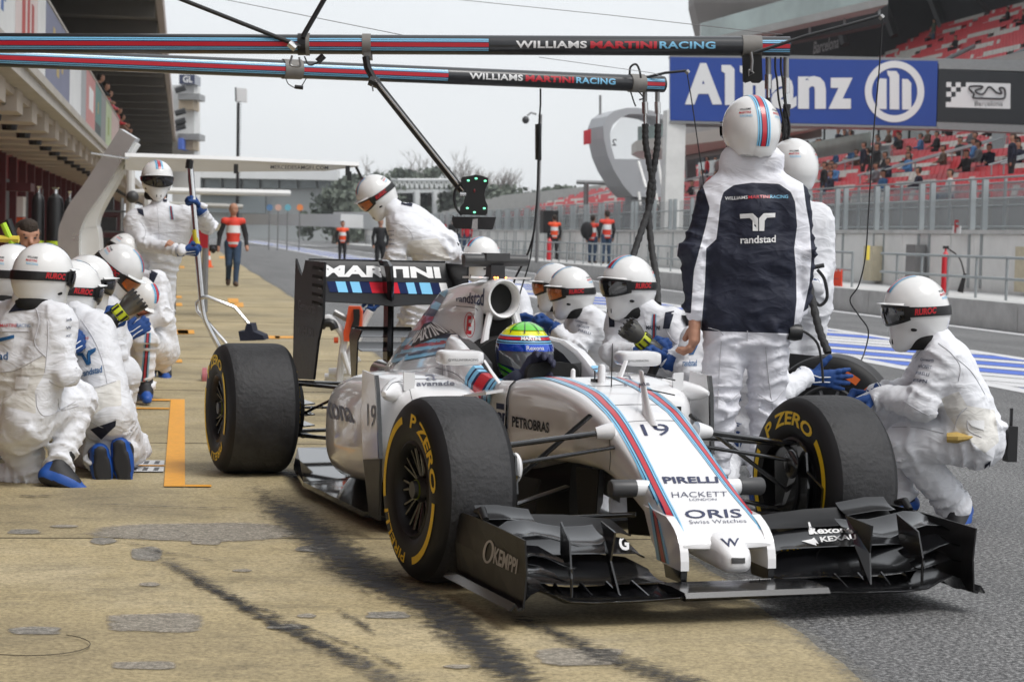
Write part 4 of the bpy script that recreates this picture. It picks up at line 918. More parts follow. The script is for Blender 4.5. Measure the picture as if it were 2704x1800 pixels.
# sidepods
SPD = [(-.92,.31,.585,.42,.575,3), (-.95,.29,.62,.38,.60,3), (-1.03,.27,.665,.32,.628,3.1), (-1.15,.25,.70,.25,.648,3.2), (-1.4,.22,.715,.18,.655,3.2), (-1.7,.20,.715,.15,.64,3.1), (-1.95,.18,.695,.13,.61,3), (-2.3,.15,.60,.11,.54,2.8), (-2.7,.12,.45,.10,.46,2.6), (-3.05,.08,.30,.10,.39,2.5), (-3.2,.06,.2,.12,.34,2.4)]
pods = []
for s in (-1, 1):
    secs = []
    for x, yi, yo, zb, zt, e in SPD:
        secs.append([Vector((x, s*((yi+yo)/2+(yo-yi)/2*math.copysign(abs(math.cos(q))**(2/e), math.cos(q))), (zb+zt)/2+(zt-zb)/2*math.copysign(abs(math.sin(q))**(2/e), math.sin(q)))) for q in [2*math.pi*i/40 for i in range(40)]])
    pod = MB().loft(secs, WHITE_CAR).build('sidepod', car, 60); pods.append(pod)
    MB().prism([(-.918, s*.33, .44), (-.918, s*.565, .44), (-.918, s*.565, .545), (-.918, s*.33, .555)], (.004, 0, 0), BLACKM).build('inlet_dark_patch', pod)  # flat black patch, its colour standing in for shade inside the intake opening
    # mounting bullet, numbered vane, little tab
    MB().tube([(-1.16, s*.60, .60), (-1.06, s*.645, .598), (-1.0, s*.69, .596), (-.97, s*.715, .595)], [.05, .045, .03, .010], WHITE_CAR, 14).build('vane_mount', car)
    V = [(-1.20,.675), (-1.01,.668), (-.985,.60), (-.945,.34), (-1.0,.335), (-1.19,.31), (-1.215,.50)]
    vane = MB().prism([(x, s*(.722+.02*(z-.3)), z) for x, z in V], (0, s*.012, 0), WHITE_CAR).build('turning_vane', car)
    MB().prism([(x+.006, s*(.720+.02*(z-.3)), z) for x, z in V[1:4]]+[(x-.012, s*(.720+.02*(z-.3)), z) for x, z in V[3:0:-1]], (0, s*.016, 0), CARBON).build('vane_edge', vane)
    MB().prism([(-1.19, s*.722, .309), (-.945, s*.722, .338), (-1.02, s*.70, .08), (-1.16, s*.70, .08)], (0, s*.011, 0), CARBON_M).build('vane_foot', vane)
    tabp = [cpt(*a_, x=-1.03) for a_ in ((1064, 981), (1092, 984), (1094, 1000), (1091, 1040), (1064, 1030))]; MB().prism([(p.x, -s*p.y, p.z) for p in tabp], (.012, 0, 0), WHITE_CAR).build('pod_tab', pod)
    MB().prism([(-.98, s*.28, .60), (-.82, s*.26, .615), (-.80, s*.34, .605), (-.90, s*.40, .585), (-.96, s*.39, .58)], (0, 0, .012), WHITE_CAR).build('chassis_winglet', car)
    # mirror
    mir = MB(); mir.loft([[Vector((-.95+dx, s*(.392+.092*k_*math.copysign(abs(math.cos(q))**.4, math.cos(q))), .742+.031*k_*math.copysign(abs(math.sin(q))**.4, math.sin(q)))) for q in [2*math.pi*i/28 for i in range(28)]] for dx, k_ in ((-.07, 1), (-.02, 1.0), (.005, .97), (.018, .86), (.021, .6))], WHITE_CAR); mir = mir.build('mirror', car, 50)
    MB().tube([(-.92, s*.31, .735), (-.90, s*.285, .69), (-.88, s*.255, .645)], [.010, .012, .014], WHITE_CAR, 8, flat=.5).build('mirror_stalk', mir)
    MB().box((-1.023, s*.392-.08, .716), (-1.02, s*.392+.08, .768), SILVER).build('mirror_glass', mir)
# floor and bargeboards
MB().prism([(-.70, -.16, .05), (-.55, 0, .05), (-.70, .16, .05), (-1.0, .20, .05), (-1.15, .62, .05), (-1.35, .68, .05), (-2.4, .68, .05), (-3.0, .58, .06), (-3.45, .45, .10), (-3.45, -.45, .10), (-3.0, -.58, .06), (-2.4, -.68, .05), (-1.35, -.68, .05), (-1.15, -.62, .05), (-1.0, -.20, .05)], (0, 0, .022), GLOSSFLOOR).build('floor', car)
for s in (-1, 1):
    MB().prism([(-.75, s*.30, .07), (-.55, s*.22, .09), (-.50, s*.21, .30), (-.78, s*.30, .30)], (0, s*.006, 0), BLACKM).build('bargeboard', car)
    MB().prism([(-.35, s*.10, .10), (-.15, s*.12, .12), (-.12, s*.12, .38), (-.4, s*.10, .36)], (0, s*.006, 0), BLACKM).build('bargeboard', car)
MB().loft([sup(x, zt, zb, w_, w_, 4, 24) for x, zt, zb, w_ in ((-.6,.36,.10,.05), (-.75,.34,.075,.13), (-.9,.40,.07,.22), (-1.1,.55,.07,.26), (-3.1,.30,.07,.18), (-3.5,.28,.12,.10))], CARBON_M).build('chassis_keel', car)
# rear crash structure, exhaust, monkey-seat winglet, rear light
MB().loft([sup(x, zc+h, zc-h, w_, w_, 3, 20) for x, zc, h, w_ in ((-3.1,.36,.08,.13), (-3.5,.34,.06,.09), (-3.95,.33,.045,.06))], CARBON_M).build('rear_crash_structure', car)
MB().lathe([(.058, -3.16), (.062, -3.35), (.062, -3.42), (.054, -3.42), (.052, -3.30)], SILVER, 20, 'x', (0, -.02, .52)).build('exhaust', car)
ms = cpt(952, 870, y=-.16)
for s in (-1, 1): MB().prism([(-3.30, s*.155, .74), (-3.50, s*.155, .74), (-3.54, s*.155, .70), (-3.46, s*.155, .40), (-3.40, s*.155, .40), (-3.38, s*.155, .68)], (0, s*.008, 0), CARBON).build('winglet_plate', car)
def foil(stations, m, n=12):
    """wing loft: (y, xLE, zLE, chord, angle_deg, thickness)"""
    secs = []
    for y, x, z, c, a_, th in stations:
        ca, sa = math.cos(R(a_)), math.sin(R(a_)); up_, lo_ = [], []
        for i in range(n+1):
            t_ = (1-math.cos(math.pi*i/n))/2; h = th*1.7*(math.sqrt(t_)*(1-t_)**.9*.75+.02*(1-t_)); cam_ = -.09*c*4*t_*(1-t_)
            px, pz = t_*c, cam_
            up_.append((px, pz+h*.5)); lo_.append((px, pz-h*.5))
        prof = up_+lo_[-1:0:-1]
        secs.append([Vector((x-(px*ca-pz*sa), y, z+(px*sa+pz*ca))) for px, pz in prof])
    return MB().loft(secs, m)
foil([(-.155, -3.36, .70, .12, 25, .012), (.155, -3.36, .70, .12, 25, .012)], CARBON).build('rear_winglet', car, 40)
foil([(-.155, -3.30, .63, .16, 15, .012), (.155, -3.30, .63, .16, 15, .012)], CARBON).build('rear_winglet', car, 40)
# ---------------- rear wing
def rw(tx, ty): return cpt(tx, ty, y=-.375)
EPP = [rw(862, 692), rw(812, 687), rw(807, 712), rw(802, 728), rw(796, 716), rw(786, 683), rw(781, 850), rw(778, 1000), rw(833, 1002), rw(845, 900), rw(858, 840)]
EPP = [(p.x, p.z) for p in EPP]
for s in (-1, 1):
    ep = MB().prism([(x, s*.375, z) for x, z in EPP], (0, s*.012, 0), CARBON_M).build('rear_wing_endplate', car)
    for k in range(5):
        z = 1.055-.045*k; MB().prism([(-3.26, s*(.388), z), (-3.44, s*.388, z+.006), (-3.44, s*.388, z-.008), (-3.26, s*.388, z-.012)], (0, s*.006, 0), BLACKM).build('louvre', ep)
        MB().prism([(-3.26, s*(.388), z-.013), (-3.30, s*.388, z-.012), (-3.30, s*.388, z-.016), (-3.26, s*.388, z-.017)], (0, s*.008, 0), GREY).build('louvre_lip', ep)
mp = foil([(-.374, -3.26, .885, .26, 27, .03), (-.12, -3.26, .875, .26, 27, .032), (0, -3.255, .865, .27, 28, .036), (.12, -3.26, .875, .26, 27, .032), (.374, -3.26, .885, .26, 27, .03)], CARBON_R).build('rear_wing_main', car, 40)
rf = foil([(-.374, -3.475, .985, .155, 42, .014), (.374, -3.475, .985, .155, 42, .014)], CARBON_M).build('rear_wing_flap', car, 40)
MB().box((-.012, -.374, -.004), (.0, .374, .006), CARBON, Matrix.Translation((-3.59, 0, 1.092))).build('gurney_strip', car)
pyl = MB(); pyl.loft([[Vector((x+dx, w_*c, z)) for dx, c in ((.05, 0), (.03, 1), (-.05, 1), (-.07, 0), (-.05, -1), (.03, -1))] for x, w_, z in ((-3.35,.016,.42), (-3.36,.016,.86), (-3.38,.02,.99), (-3.42,.024,1.07), (-3.47,.02,1.095), (-3.5,.012,1.10))], CARBON, smooth=False).build('wing_pylon', car)
# ---------------- suspension (flattened carbon legs)
for s in (-1, 1):
    for a_, b_, r_ in (((.10,.175,.543), (.02,.66,.475), .021), ((-.16,.20,.50), (.0,.66,.475), .019), ((-.03,.20,.59), (.04,.62,.28), .016), ((.14,.175,.49), (.11,.66,.415), .015), ((.30,.15,.27), (.03,.68,.215), .018), ((-.25,.20,.30), (.0,.68,.215), .018)):
        a_ = (a_[0], a_[1]*s, a_[2]); b_ = (b_[0], b_[1]*s, b_[2]); MB().tube([a_, b_], r_, CARBON, 10, flat=.5, up=(0, 0, 1)).build('front_suspension_arm', car)
    MB().tube([(.10, .165*s, .545), (.098, .20*s, .541), (.092, .225*s, .537)], [.034, .027, .0215], WHITE_CAR, 12).build('suspension_fairing', car)
    for a_, b_, r_ in (((-2.9,.14,.45), (-3.3,.56,.47), .02), ((-3.45,.12,.45), (-3.38,.56,.47), .02), ((-2.85,.15,.20), (-3.3,.58,.21), .02), ((-3.5,.10,.21), (-3.4,.58,.21), .02), ((-3.0,.16,.52), (-3.36,.56,.25), .014), ((-3.55,.1,.32), (-3.45,.58,.33), .015)):
        a_ = (a_[0], a_[1]*s, a_[2]); b_ = (b_[0], b_[1]*s, b_[2]); MB().tube([a_, b_], r_, CARBON, 10, flat=.5).build('rear_suspension_arm', car)
    for k in range(4): MB().prism([(-3.15, s*.50, .20+.055*k), (-3.55, s*.50, .20+.055*k), (-3.5, s*.42, .20+.055*k), (-3.22, s*.42, .20+.055*k)], (0, 0, .006), CARBON).build('brake_duct_vane', car)
    MB().lathe([(.14, s*.47), (.16, s*.50), (.16, s*.56), (.10, s*.60)], CARBON_M, 24, 'y', (-WB, 0, .33)).build('brake_drum', car)
# ---------------- wheels
def pz(mb, txt, r0, r1, a0, a1, yy, m, flip, bold=.02, nx=16):
    """text round the sidewall: from angle a0 to a1 (deg, 0 = car front, 90 = up), tops outwards"""
    def fn(u, v):
        a_ = R(a0+(a1-a0)*u); r = r0+(r1-r0)*v; return Vector((r*math.cos(a_), yy+(abs(yy)/yy)*.0, r*math.sin(a_)))
    lettering(mb, txt, fn, m, bold, .15, 1., nx, 3)
def ringarc(mb, r0, r1, a0, a1, yy, m, n=24):
    vs = []
    for i in range(n+1):
        a_ = R(a0+(a1-a0)*i/n); vs += [(r0*math.cos(a_), yy, r0*math.sin(a_)), (r1*math.cos(a_), yy, r1*math.sin(a_))]
    mb.add(vs, [(2*i, 2*i+1, 2*i+3, 2*i+2) for i in range(n)], m)
def tyre_prof(w_):
    h = w_/2; half = [(.166, h-.035), (.172, h-.012), (.20, h-.002), (.232, h), (.262, h-.001), (.285, h-.006), (.30, h-.013), (.313, h-.024), (.322, h-.038), (.328, h-.058), (.330, h-.085), (.3305, 0)]
    return half+[(r, -y) for r, y in half[-2::-1]]
def wheel(nm, loc, w_, steer, spin, par, tread=RUBBER, col=YELLOW, rim_m=None):
    e = bpy.data.objects.new(nm, None); COL.objects.link(e); e.parent = par; e.matrix_local = Matrix.Translation(loc) @ Matrix.Rotation(steer, 4, 'Z'); e.empty_display_size = .1
    pr = tyre_prof(w_); b = MB(); b.lathe(pr[:9], SIDEWALL, 72, 'y'); b.lathe(pr[8:-8], tread, 72, 'y'); b.lathe(pr[-9:], SIDEWALL, 72, 'y')
    ty_ = b.build('tyre', e, 60)
    for s in (-1, 1):
        b = MB(); yy = s*(w_/2+.0022); sp = spin
        if s < 0: A = lambda a_: a_+sp
        else: A = lambda a_: a_+sp
        if s < 0:   # right flank: text runs clockwise seen from outside (x to the right)
            pz(b, 'P ZERO', .220, .272, A(80), A(-6), yy, col, 0, .03); ringarc(b, .238, .264, A(-14), A(-88), yy, col); pz(b, 'PIRELLI', .226, .266, A(-104), A(-168), yy, col, 0, .02); ringarc(b, .238, .264, A(-178), A(-262), yy, col)
        else:
            pz(b, 'P ZERO', .220, .272, A(100), A(186), yy, col, 0, .03); ringarc(b, .238, .264, A(194), A(268), yy, col); pz(b, 'PIRELLI', .226, .266, A(284), A(348), yy, col, 0, .02); ringarc(b, .238, .264, A(358), A(442), yy, col)
        b.build('sidewall_lettering', ty_, fix=False)
    h = w_/2; b = MB()
    for s in (-1, 1): b.lathe([(.175, s*(h-.012)), (.165, s*(h-.006)), (.155, s*(h-.02)), (.150, s*(h-.06)), (.142, s*(h-.13))], rim_m or CARBON_M, 48, 'y')
    rim = b.build('rim', e, 50)
    b = MB()
    for s in (-1, 1):
        for k in range(10):
            a_ = 2*math.pi*k/10
            for da in (-.13, .13): b.tube([(.045*math.cos(a_), s*(h-.055), .045*math.sin(a_)), (.148*math.cos(a_+da), s*(h-.035), .148*math.sin(a_+da))], .007, CARBON, 6)
        b.lathe([(.15, s*(h-.10)), (.0, s*(h-.10))], BLACKM, 32, 'y')
    b.build('spokes', rim)
    b = MB()
    for s in (-1, 1): b.lathe([(.05, s*(h-.075)), (.046, s*(h-.04)), (.034, s*(h-.03)), (.030, s*(h-.012)), (.0, s*(h-.012))], BLACK, 20, 'y'); b.lathe([(.036, s*(h-.031)), (.036, s*(h-.026)), (.030, s*(h-.026))], mat('wheel_nut', srgb('7F8F20'), .35, metal=.6), 20, 'y')
    b.build('wheel_nut', e, 50)
    return e
ST = .058
wheel('front_wheel', (0, -.75, .334), .30, ST, 10, car); wheel('front_wheel', (0, .75, .334), .30, ST, 58, car)
wheel('rear_wheel', (-WB, -.7125, .334), .375, 0, 62, car); wheel('rear_wheel', (-WB, .7125, .334), .375, 0, 15, car)
for s in (-1, 1):      # front brake ducts behind the rims
    MB().lathe([(.145, s*.56), (.15, s*.60), (.145, s*.64)], CARBON_M, 24, 'y', (0, 0, .334)).build('front_brake_drum', car)
    MB().prism([(.12, s*.575, .50), (.20, s*.565, .47), (.225, s*.565, .34), (.20, s*.57, .18), (.10, s*.575, .12), (-.05, s*.58, .15), (-.08, s*.58, .45)], (0, s*.008, 0), CARBON).build('brake_duct_plate', car)
    MB().ell((.13, s*.545, .42), (.05, .022, .055), WHITE_CAR if s < 0 else CARBON, 14, 10).build('brake_duct_scoop', car)
    MB().tube([(.21, s*.57, .40), (.24, s*.62, .34), (.25, s*.60, .16)], [.02, .03, .015], CARBON, 8, flat=.3).build('brake_duct_winglet', car)
# ---------------- front wing
def both(f):
    for s in (-1, 1): f(s)
MB().loft([[Vector((x, y, z)) for x, z in ((.985, .092), (.97, .108), (.86, .112), (.76, .106), (.76, .09), (.86, .082), (.97, .08))] for y in (-.26, .26)], CARBON).build('wing_centre', car, 40)
def fwing(s):
    foil([(s*y*.982, x-.012, z, c, a_, th) for y, x, z, c, a_, th in ((.25,.985,.094,.22,2,.022), (.40,.985,.088,.22,4,.022), (.58,.975,.085,.20,5,.022), (.66,.968,.09,.19,6,.022), (.72,.962,.115,.17,8,.020), (.76,.958,.128,.16,8,.018), (.79,.955,.115,.16,6,.016), (.815,.95,.085,.16,3,.014))], CARBON).build('front_wing_main', car, 40)
    foil([(s*y*.982, x-.012, z, c, a_, .016) for y, x, z, c, a_ in ((.22,.74,.10,.16,8), (.30,.80,.112,.24,12), (.45,.83,.115,.27,14), (.62,.82,.118,.26,15), (.76,.80,.13,.22,16), (.80,.80,.14,.20,16))], CARBON).build('front_wing_flap', car, 40)
    foil([(s*y*.982, x-.012, z, c, a_, .013) for y, x, z, c, a_ in ((.24,.60,.165,.05,5), (.28,.62,.18,.12,18), (.45,.63,.185,.14,24), (.65,.62,.185,.14,26), (.80,.61,.185,.13,26))], CARBON).build('front_wing_flap', car, 40)
    foil([(s*y*.982, x-.012, z, c, a_, .012) for y, x, z, c, a_ in ((.25,.50,.225,.04,5), (.29,.51,.235,.11,18), (.47,.52,.24,.12,24), (.66,.52,.245,.11,28), (.80,.52,.245,.10,28))], CARBON_M).build('front_wing_flap', car, 40)
    foil([(s*y*.982, x-.012, z, c, a_, .012) for y, x, z, c, a_ in ((.46,.80,.262,.15,10), (.50,.83,.25,.17,12), (.58,.84,.245,.17,14), (.64,.83,.262,.16,12), (.72,.84,.285,.16,10), (.78,.84,.282,.16,10), (.815,.84,.265,.15,10))], CARBON).build('wing_cascade', car, 40)
    foil([(s*y*.982, x-.012, z, c, a_, .010) for y, x, z, c, a_ in ((.62,.92,.19,.10,4), (.66,.93,.20,.11,8), (.72,.93,.225,.11,12), (.77,.92,.235,.10,10), (.815,.91,.222,.10,6))], CARBON).build('wing_cascade', car, 40)
    foil([(s*y*.982, x-.012, z, c, a_, .010) for y, x, z, c, a_ in ((.66,.93,.15,.10,4), (.72,.94,.17,.11,8), (.77,.93,.18,.10,8), (.815,.92,.17,.10,6))], CARBON).build('wing_cascade', car, 40)
    foil([(s*y*.982, x-.012, z, c, a_, .010) for y, x, z, c, a_ in ((.60,.50,.275,.10,20), (.72,.50,.29,.10,22), (.80,.50,.29,.10,22))], CARBON).build('wing_cascade', car, 40)
    MB().prism([(.86, s*.455, .10), (.90, s*.455, .10), (.86, s*.47, .20), (.88, s*.465, .295), (.72, s*.45, .31), (.78, s*.455, .22)], (0, s*.006, 0), CARBON).build('wing_strake', car)
    MB().prism([(.94, s*.635, .16), (.90, s*.63, .275), (.78, s*.615, .32), (.80, s*.62, .22)], (0, s*.006, 0), CARBON).build('wing_strake', car)
    MB().tube([(.93, s*.635, .10), (.93, s*.635, .19)], .005, CARBON, 6).build('wing_stay', car)
    for k in range(4): MB().prism([(.92-.02*k, s*(.36+.09*k), .095), (.78, s*(.37+.09*k), .105), (.80, s*(.37+.09*k), .125)], (0, s*.005, 0), CARBON).build('wing_bracket', car)
    ep = MB().loft([[Vector((x, s*(.808+dy), z)) for dy, z in ((0, zb), (.006, zb), (.006+bow, (zb+zt)/2), (.006, zt), (0, zt), (bow, (zb+zt)/2))] for x, zb, zt, bow in ((.975,.078,.292,-.008), (.90,.076,.294,-.006), (.7,.076,.298,0), (.5,.08,.300,.004), (.36,.088,.298,.01), (.32,.095,.285,.012))], CARBON_M, smooth=False).build('front_wing_endplate', car)
    MB().loft([[Vector((x, s*(.812+dy), z)) for dy, z in ((0, .072), (.016, .068), (.026, .085), (.040, .068), (.046, .072), (.028, .095), (.016, .078), (0, .082))] for x in (.972, .30)], CARBON, smooth=False).build('foot_plate', ep)
    MB().tube([(.56, s*.80, .30), (.52, s*.80, .325), (.46, s*.80, .315)], [.012, .016, .010], CARBON_M, 10).build('sensor_pod', ep)
    MB().box((.36, s*.70-.10, .286), (.42, s*.70+.10, .292), CARBON).build('endplate_shelf', ep)
both(fwing)
# ---------------- steering wheel
sw_ = MB(); sw_.loft([[Vector((-.98+dx, .115*math.copysign(abs(math.cos(q))**.6, math.cos(q)), .665+.062*math.copysign(abs(math.sin(q))**.6, math.sin(q)))) for q in [2*math.pi*i/28 for i in range(28)]] for dx in (0, .035)], BLACKM)
sw_.build('steering_wheel', car)
# ---------------- decals, laid on the bodywork
BV = bvh_of([nose, thumb]); BVP = bvh_of(pods); BVE = bvh_of([ec]); BVALL = bvh_of([o for o in car.children if o.type == 'MESH'])
def bil(q, u, v): 
    (x0, y0), (x1, y1), (x2, y2), (x3, y3) = q; return ((x0*(1-u)+x1*u)*(1-v)+(x3*(1-u)+x2*u)*v, (y0*(1-u)+y1*u)*(1-v)+(y3*(1-u)+y2*u)*v)
def pixcast(bvh, q, Mi, off=.0025):
    def fn(u, v):
        d, f_ = ray(*bil(q, u, v)); d = d.normalized(); h = bvh.ray_cast(O0, d)
        if h[0] is None: return None
        n = h[1] if h[1].dot(d) < 0 else -h[1]; return Mi @ (h[0]+n*off)
    return fn
def decal(bvh, par, s, q, m, bold=0., nm='lettering', nx=10, ny=3, Mi=CARI, shear=0, off=.0025, spacing=1.):
    b = MB(); lettering(b, s, pixcast(bvh, q, Mi, off), m, bold, shear, spacing, nx, ny)
    if b.f: return b.build(nm, par, fix=False)
def dquad(bvh, par, q, m, nm='stripe', nx=6, ny=3, Mi=CARI, off=.0025):
    P_, f_ = grid_shape(nx, ny); b = MB(); put(b, P_, f_, pixcast(bvh, q, Mi, off), m)
    if b.f: return b.build(nm, par, fix=False)
K8 = lambda x, y: (1300+x/3.366, 980+y/3.366); K7 = lambda x, y: (800+x/3.92, 960+y/3.92); K4 = lambda x, y: (760+x/3.681, 660+y/3.681); K1 = lambda x, y: (1804+x*.3827, 1200+y*.3827); K5 = lambda x, y: (1190+x/3.366, 1330+y/3.366); K6 = lambda x, y: (1850+x/3.141, 1300+y/3.141); K2 = lambda x, y: (900+x*.3827, 600+y*.3827)
def Q(K, *p): return [K(*a_) for a_ in p]
decal(BV, nose, '19', Q(K8, (1355, 575), (1590, 570), (1555, 470), (1310, 475)), NAVY_TXT, .0)
decal(BV, nose, 'PIRELLI', Q(K8, (1530, 998), (2012, 993), (2000, 938), (1505, 940)), NAVY_TXT, .03)
decal(BV, nose, 'HACKETT', Q(K8, (1600, 1125), (2090, 1112), (2085, 1070), (1590, 1075)), GREY_TXT, -.008)
decal(BV, nose, 'LONDON', Q(K8, (1755, 1153), (1995, 1148), (1990, 1130), (1750, 1132)), GREY_TXT, 0)
decal(BV, nose, 'ORIS', Q(K8, (1725, 1310), (2220, 1300), (2205, 1225), (1700, 1235)), NAVY_TXT, .01)
decal(BV, nose, 'Swiss Watches', Q(K8, (1755, 1358), (2262, 1345), (2250, 1312), (1745, 1325)), GREY_TXT, -.008)
decal(BV, thumb, 'W', Q(K1, (290, 640), (385, 628), (385, 578), (255, 580)), NAVY_TXT, .01)
dquad(BV, thumb, Q(K1, (335, 750), (425, 748), (425, 712), (332, 712)), mat('grille_dark', (.05, .05, .05), .6), 'grille', 6, 4)
decal(BVALL, nose, 'PETROBRAS', Q(K2, (1185, 1375), (1440, 1420), (1440, 1345), (1185, 1300)), DARK_TXT, .025)
decal(BVALL, nose, 'BR', Q(K2, (1085, 1375), (1155, 1390), (1157, 1285), (1085, 1272)), NAVY_TXT, .05); dquad(BVALL, nose, Q(K2, (1076, 1250), (1157, 1264), (1157, 1222), (1076, 1210)), NAVY_TXT, 'emblem_bar')
decal(BVALL, pods[0], 'avanade', Q(K2, (522, 1097), (785, 1092), (785, 1060), (522, 1066)), GREY_TXT, .01)
decal(BVALL, pods[0], 'a', Q(K2, (590, 1058), (660, 1055), (660, 1018), (580, 1018)), GREY_TXT, -.01)
decal(BVALL, pods[1], 'avanade', Q(K2, (1955, 1098), (2135, 1092), (2120, 1066), (1955, 1076)), GREY_TXT, .01); decal(BVALL, pods[1], 'a', Q(K2, (1960, 1055), (2015, 1055), (2005, 1022), (1945, 1022)), GREY_TXT, -.01)
decal(BVALL, pods[0], 'Rexona', Q(K7, (60, 520), (545, 620), (465, 390), (95, 260)), GREY_TXT, .02)
decal(BVALL, car, '19', Q(K7, (672, 640), (745, 662), (762, 430), (668, 410)), GREY_TXT, .0, 'vane_number')
decal(BVALL, ec, 'randstad', Q(K4, (1640, 500), (1905, 545), (1915, 375), (1640, 455)), NAVY_TXT, .015)
decal(BVALL, ec, 'E', Q(K4, (1735, 815), (1782, 818), (1790, 640), (1752, 640)), RED_P, .03)
def pxring(bvh, par, cx, cy, rx, ry, w_, m, nm, Mi=CARI, n=40, rot=0.):
    vs = []; ok = True
    for i in range(n):
        q = 2*math.pi*i/n
        for k in (0, w_):
            a_, b_ = (rx-k)*math.cos(q), (ry-k)*math.sin(q); d, f_ = ray(cx+a_*math.cos(rot)-b_*math.sin(rot), cy+a_*math.sin(rot)+b_*math.cos(rot)); h = bvh.ray_cast(O0, d.normalized())
            if h[0] is None: return
            nn = h[1] if h[1].dot(d) < 0 else -h[1]; vs.append(Mi @ (h[0]+nn*.0025))
    MB().add(vs, [(2*i, 2*((i+1) % n), 2*((i+1) % n)+1, 2*i+1) for i in range(n)], m).build(nm, par, fix=False)
pxring(BVALL, ec, *K4(1768, 728), 14, 33, 1.6, RED_P, 'emblem_ring')
# striped tail of the engine cover
for k, c in enumerate((LBLUE, NAVY_P, LBLUE, GREY_TXT, RED_P, RED_P, NAVY_P, LBLUE, NAVY_P, LBLUE)):
    t0, t1 = k/10, (k+1)/10
    a0 = (1500-500*t0, 330+760*t0); a1 = (1500-500*t1, 330+760*t1); b0 = (1560-330*t0, 400+620*t0); b1 = (1560-330*t1, 400+620*t1)
    dquad(BVE, ec, Q(K4, a1, b1, b0, a0), c, 'stripe', 8, 3)
for k, c in enumerate((LBLUE, NAVY_P, LBLUE, RED_P, LBLUE, NAVY_P)):
    dquad(BVE, ec, Q(K4, (1010+40*k, 1100-42*k), (1690, 975-25*k), (1640, 952-28*k), (1035+40*k, 1060-45*k)), c, 'stripe', 10, 2, off=.004)
decal(BVE, ec, 'MARTINI', Q(K4, (1160, 930), (1570, 800), (1430, 700), (1280, 790)), WHITE_TXT, .03, off=.006); dquad(BVE, ec, Q(K4, (1200, 950), (1590, 800), (1400, 700), (1330, 720)), BLACK, 'black_panel', 8, 4, off=.005)
# rear wing print
BVW = bvh_of([rf]); BVM = bvh_of([mp])
decal(BVW, rf, 'MARTINI', Q(K4, (330, 262), (1490, 278), (1470, 168), (340, 148)), WHITE_TXT, .05, nx=4)
bx = [378, 462, 557, 602, 692, 790, 1062, 1145, 1225, 1275, 1380, 1468, 1540]; cc_ = [NAVY_M, LBLUE_M, NAVY_M, LBLUE_M, NAVY_M, RED_M, NAVY_M, LBLUE_M, NAVY_M, LBLUE_M, NAVY_M, WHITE_TXT]
for i in range(12):
    l, r = bx[i], bx[i+1]; f0, f1 = (l-378)/1160, (r-378)/1160
    dquad(BVM, mp, Q(K4, (l+30, 412+f0*24), (r+30, 412+f1*24), (r, 308+f1*16), (l, 308+f0*16)), cc_[i], 'stripe', 3, 3)
decal(BVALL, car, 'Genworth', Q(K4, (105, 580), (270, 620), (270, 520), (105, 480)), mat('grey_print', (.16, .16, .17), .5), 0, 'endplate_lettering'); decal(BVALL, car, 'WIHURI', Q(K4, (100, 810), (245, 850), (245, 770), (100, 720)), mat('grey_print', (.16, .16, .17), .5), .01, 'endplate_lettering')
# front wing print
SILT = mat('silver_print', (.45, .45, .46), .45)
decal(BVALL, car, 'KEMPPI', Q(K5, (382, 525), (588, 622), (606, 490), (400, 375)), SILT, .03, 'endplate_lettering'); pxring(BVALL, car, *K5(342, 423), 14.5, 31, 6, SILT, 'endplate_emblem', rot=.15)
decal(BVALL, car, 'Rexona', Q(K6, (900, 350), (1275, 330), (1260, 285), (890, 290)), WHITE_TXT, .03, 'wing_lettering'); decal(BVALL, car, 'KEXAU', Q(K6, (1000, 415), (1300, 388), (1290, 345), (985, 370)), WHITE_TXT, .03, 'wing_lettering')
dquad(BVALL, car, Q(K6, (835, 405), (1000, 455), (940, 375), (920, 390)), WHITE_TXT, 'wing_print', 4, 3); dquad(BVALL, car, Q(K6, (910, 352), (940, 345), (905, 248), (890, 250)), WHITE_TXT, 'wing_print', 3, 3)
decal(BVALL, car, 'G', Q(K5, (1500, 415), (1585, 418), (1580, 285), (1490, 285)), WHITE_TXT, .04, 'wing_lettering')
decal(BVALL, car, 'FIA ACTION FOR ROAD SAFETY', Q(K6, (180, 745), (590, 722), (580, 708), (170, 718)), WHITE_TXT, .01, 'wing_lettering')
for s, q in ((0, Q(K2, (740, 925), (947, 925), (947, 905), (740, 905))), (1, Q(K2, (1980, 932), (2122, 930), (2122, 912), (1980, 914)))): decal(BVALL, car, '@WILLIAMSRACING', q, DARK_TXT, .0, 'mirror_lettering')

def cline(bvh, par, pts, r=.0016, m=mat('panel_gap', (.12, .12, .13), .6), Mi=CARI, n=8):
    v = []
    for q_ in smooth_path([(a[0], a[1], 0) for a in pts], n):
        h_ = pixcast(bvh, [(q_.x, q_.y)]*4, Mi, .0004)(0, 0)
        if h_ is not None and (not v or (h_-v[-1]).length < .15): v.append(h_)
    if len(v) > 2: MB().tube(v, r, m, 4).build('panel_gap', par)
for pts in ([(1630, 1116), (1680, 1112), (1730, 1110), (1780, 1111), (1812, 1114)], [(1520, 1012), (1580, 1020), (1640, 1016), (1700, 1014)], [(1610, 1070), (1680, 1068), (1760, 1069)], [(1588, 1055), (1600, 1082), (1622, 1098), (1634, 1104)], [(1575, 1060), (1585, 1068), (1615, 1068)], [(1608, 1120), (1612, 1200), (1610, 1240)]): cline(BV, nose, pts)
for pts in ([(1040, 1010), (1070, 1002), (1110, 1000), (1195, 1000)], [(1020, 1030), (1040, 1010), (1075, 1015), (1090, 1060)], [(1150, 970), (1200, 985), (1230, 1010)]): cline(BVALL, pods[0], pts)
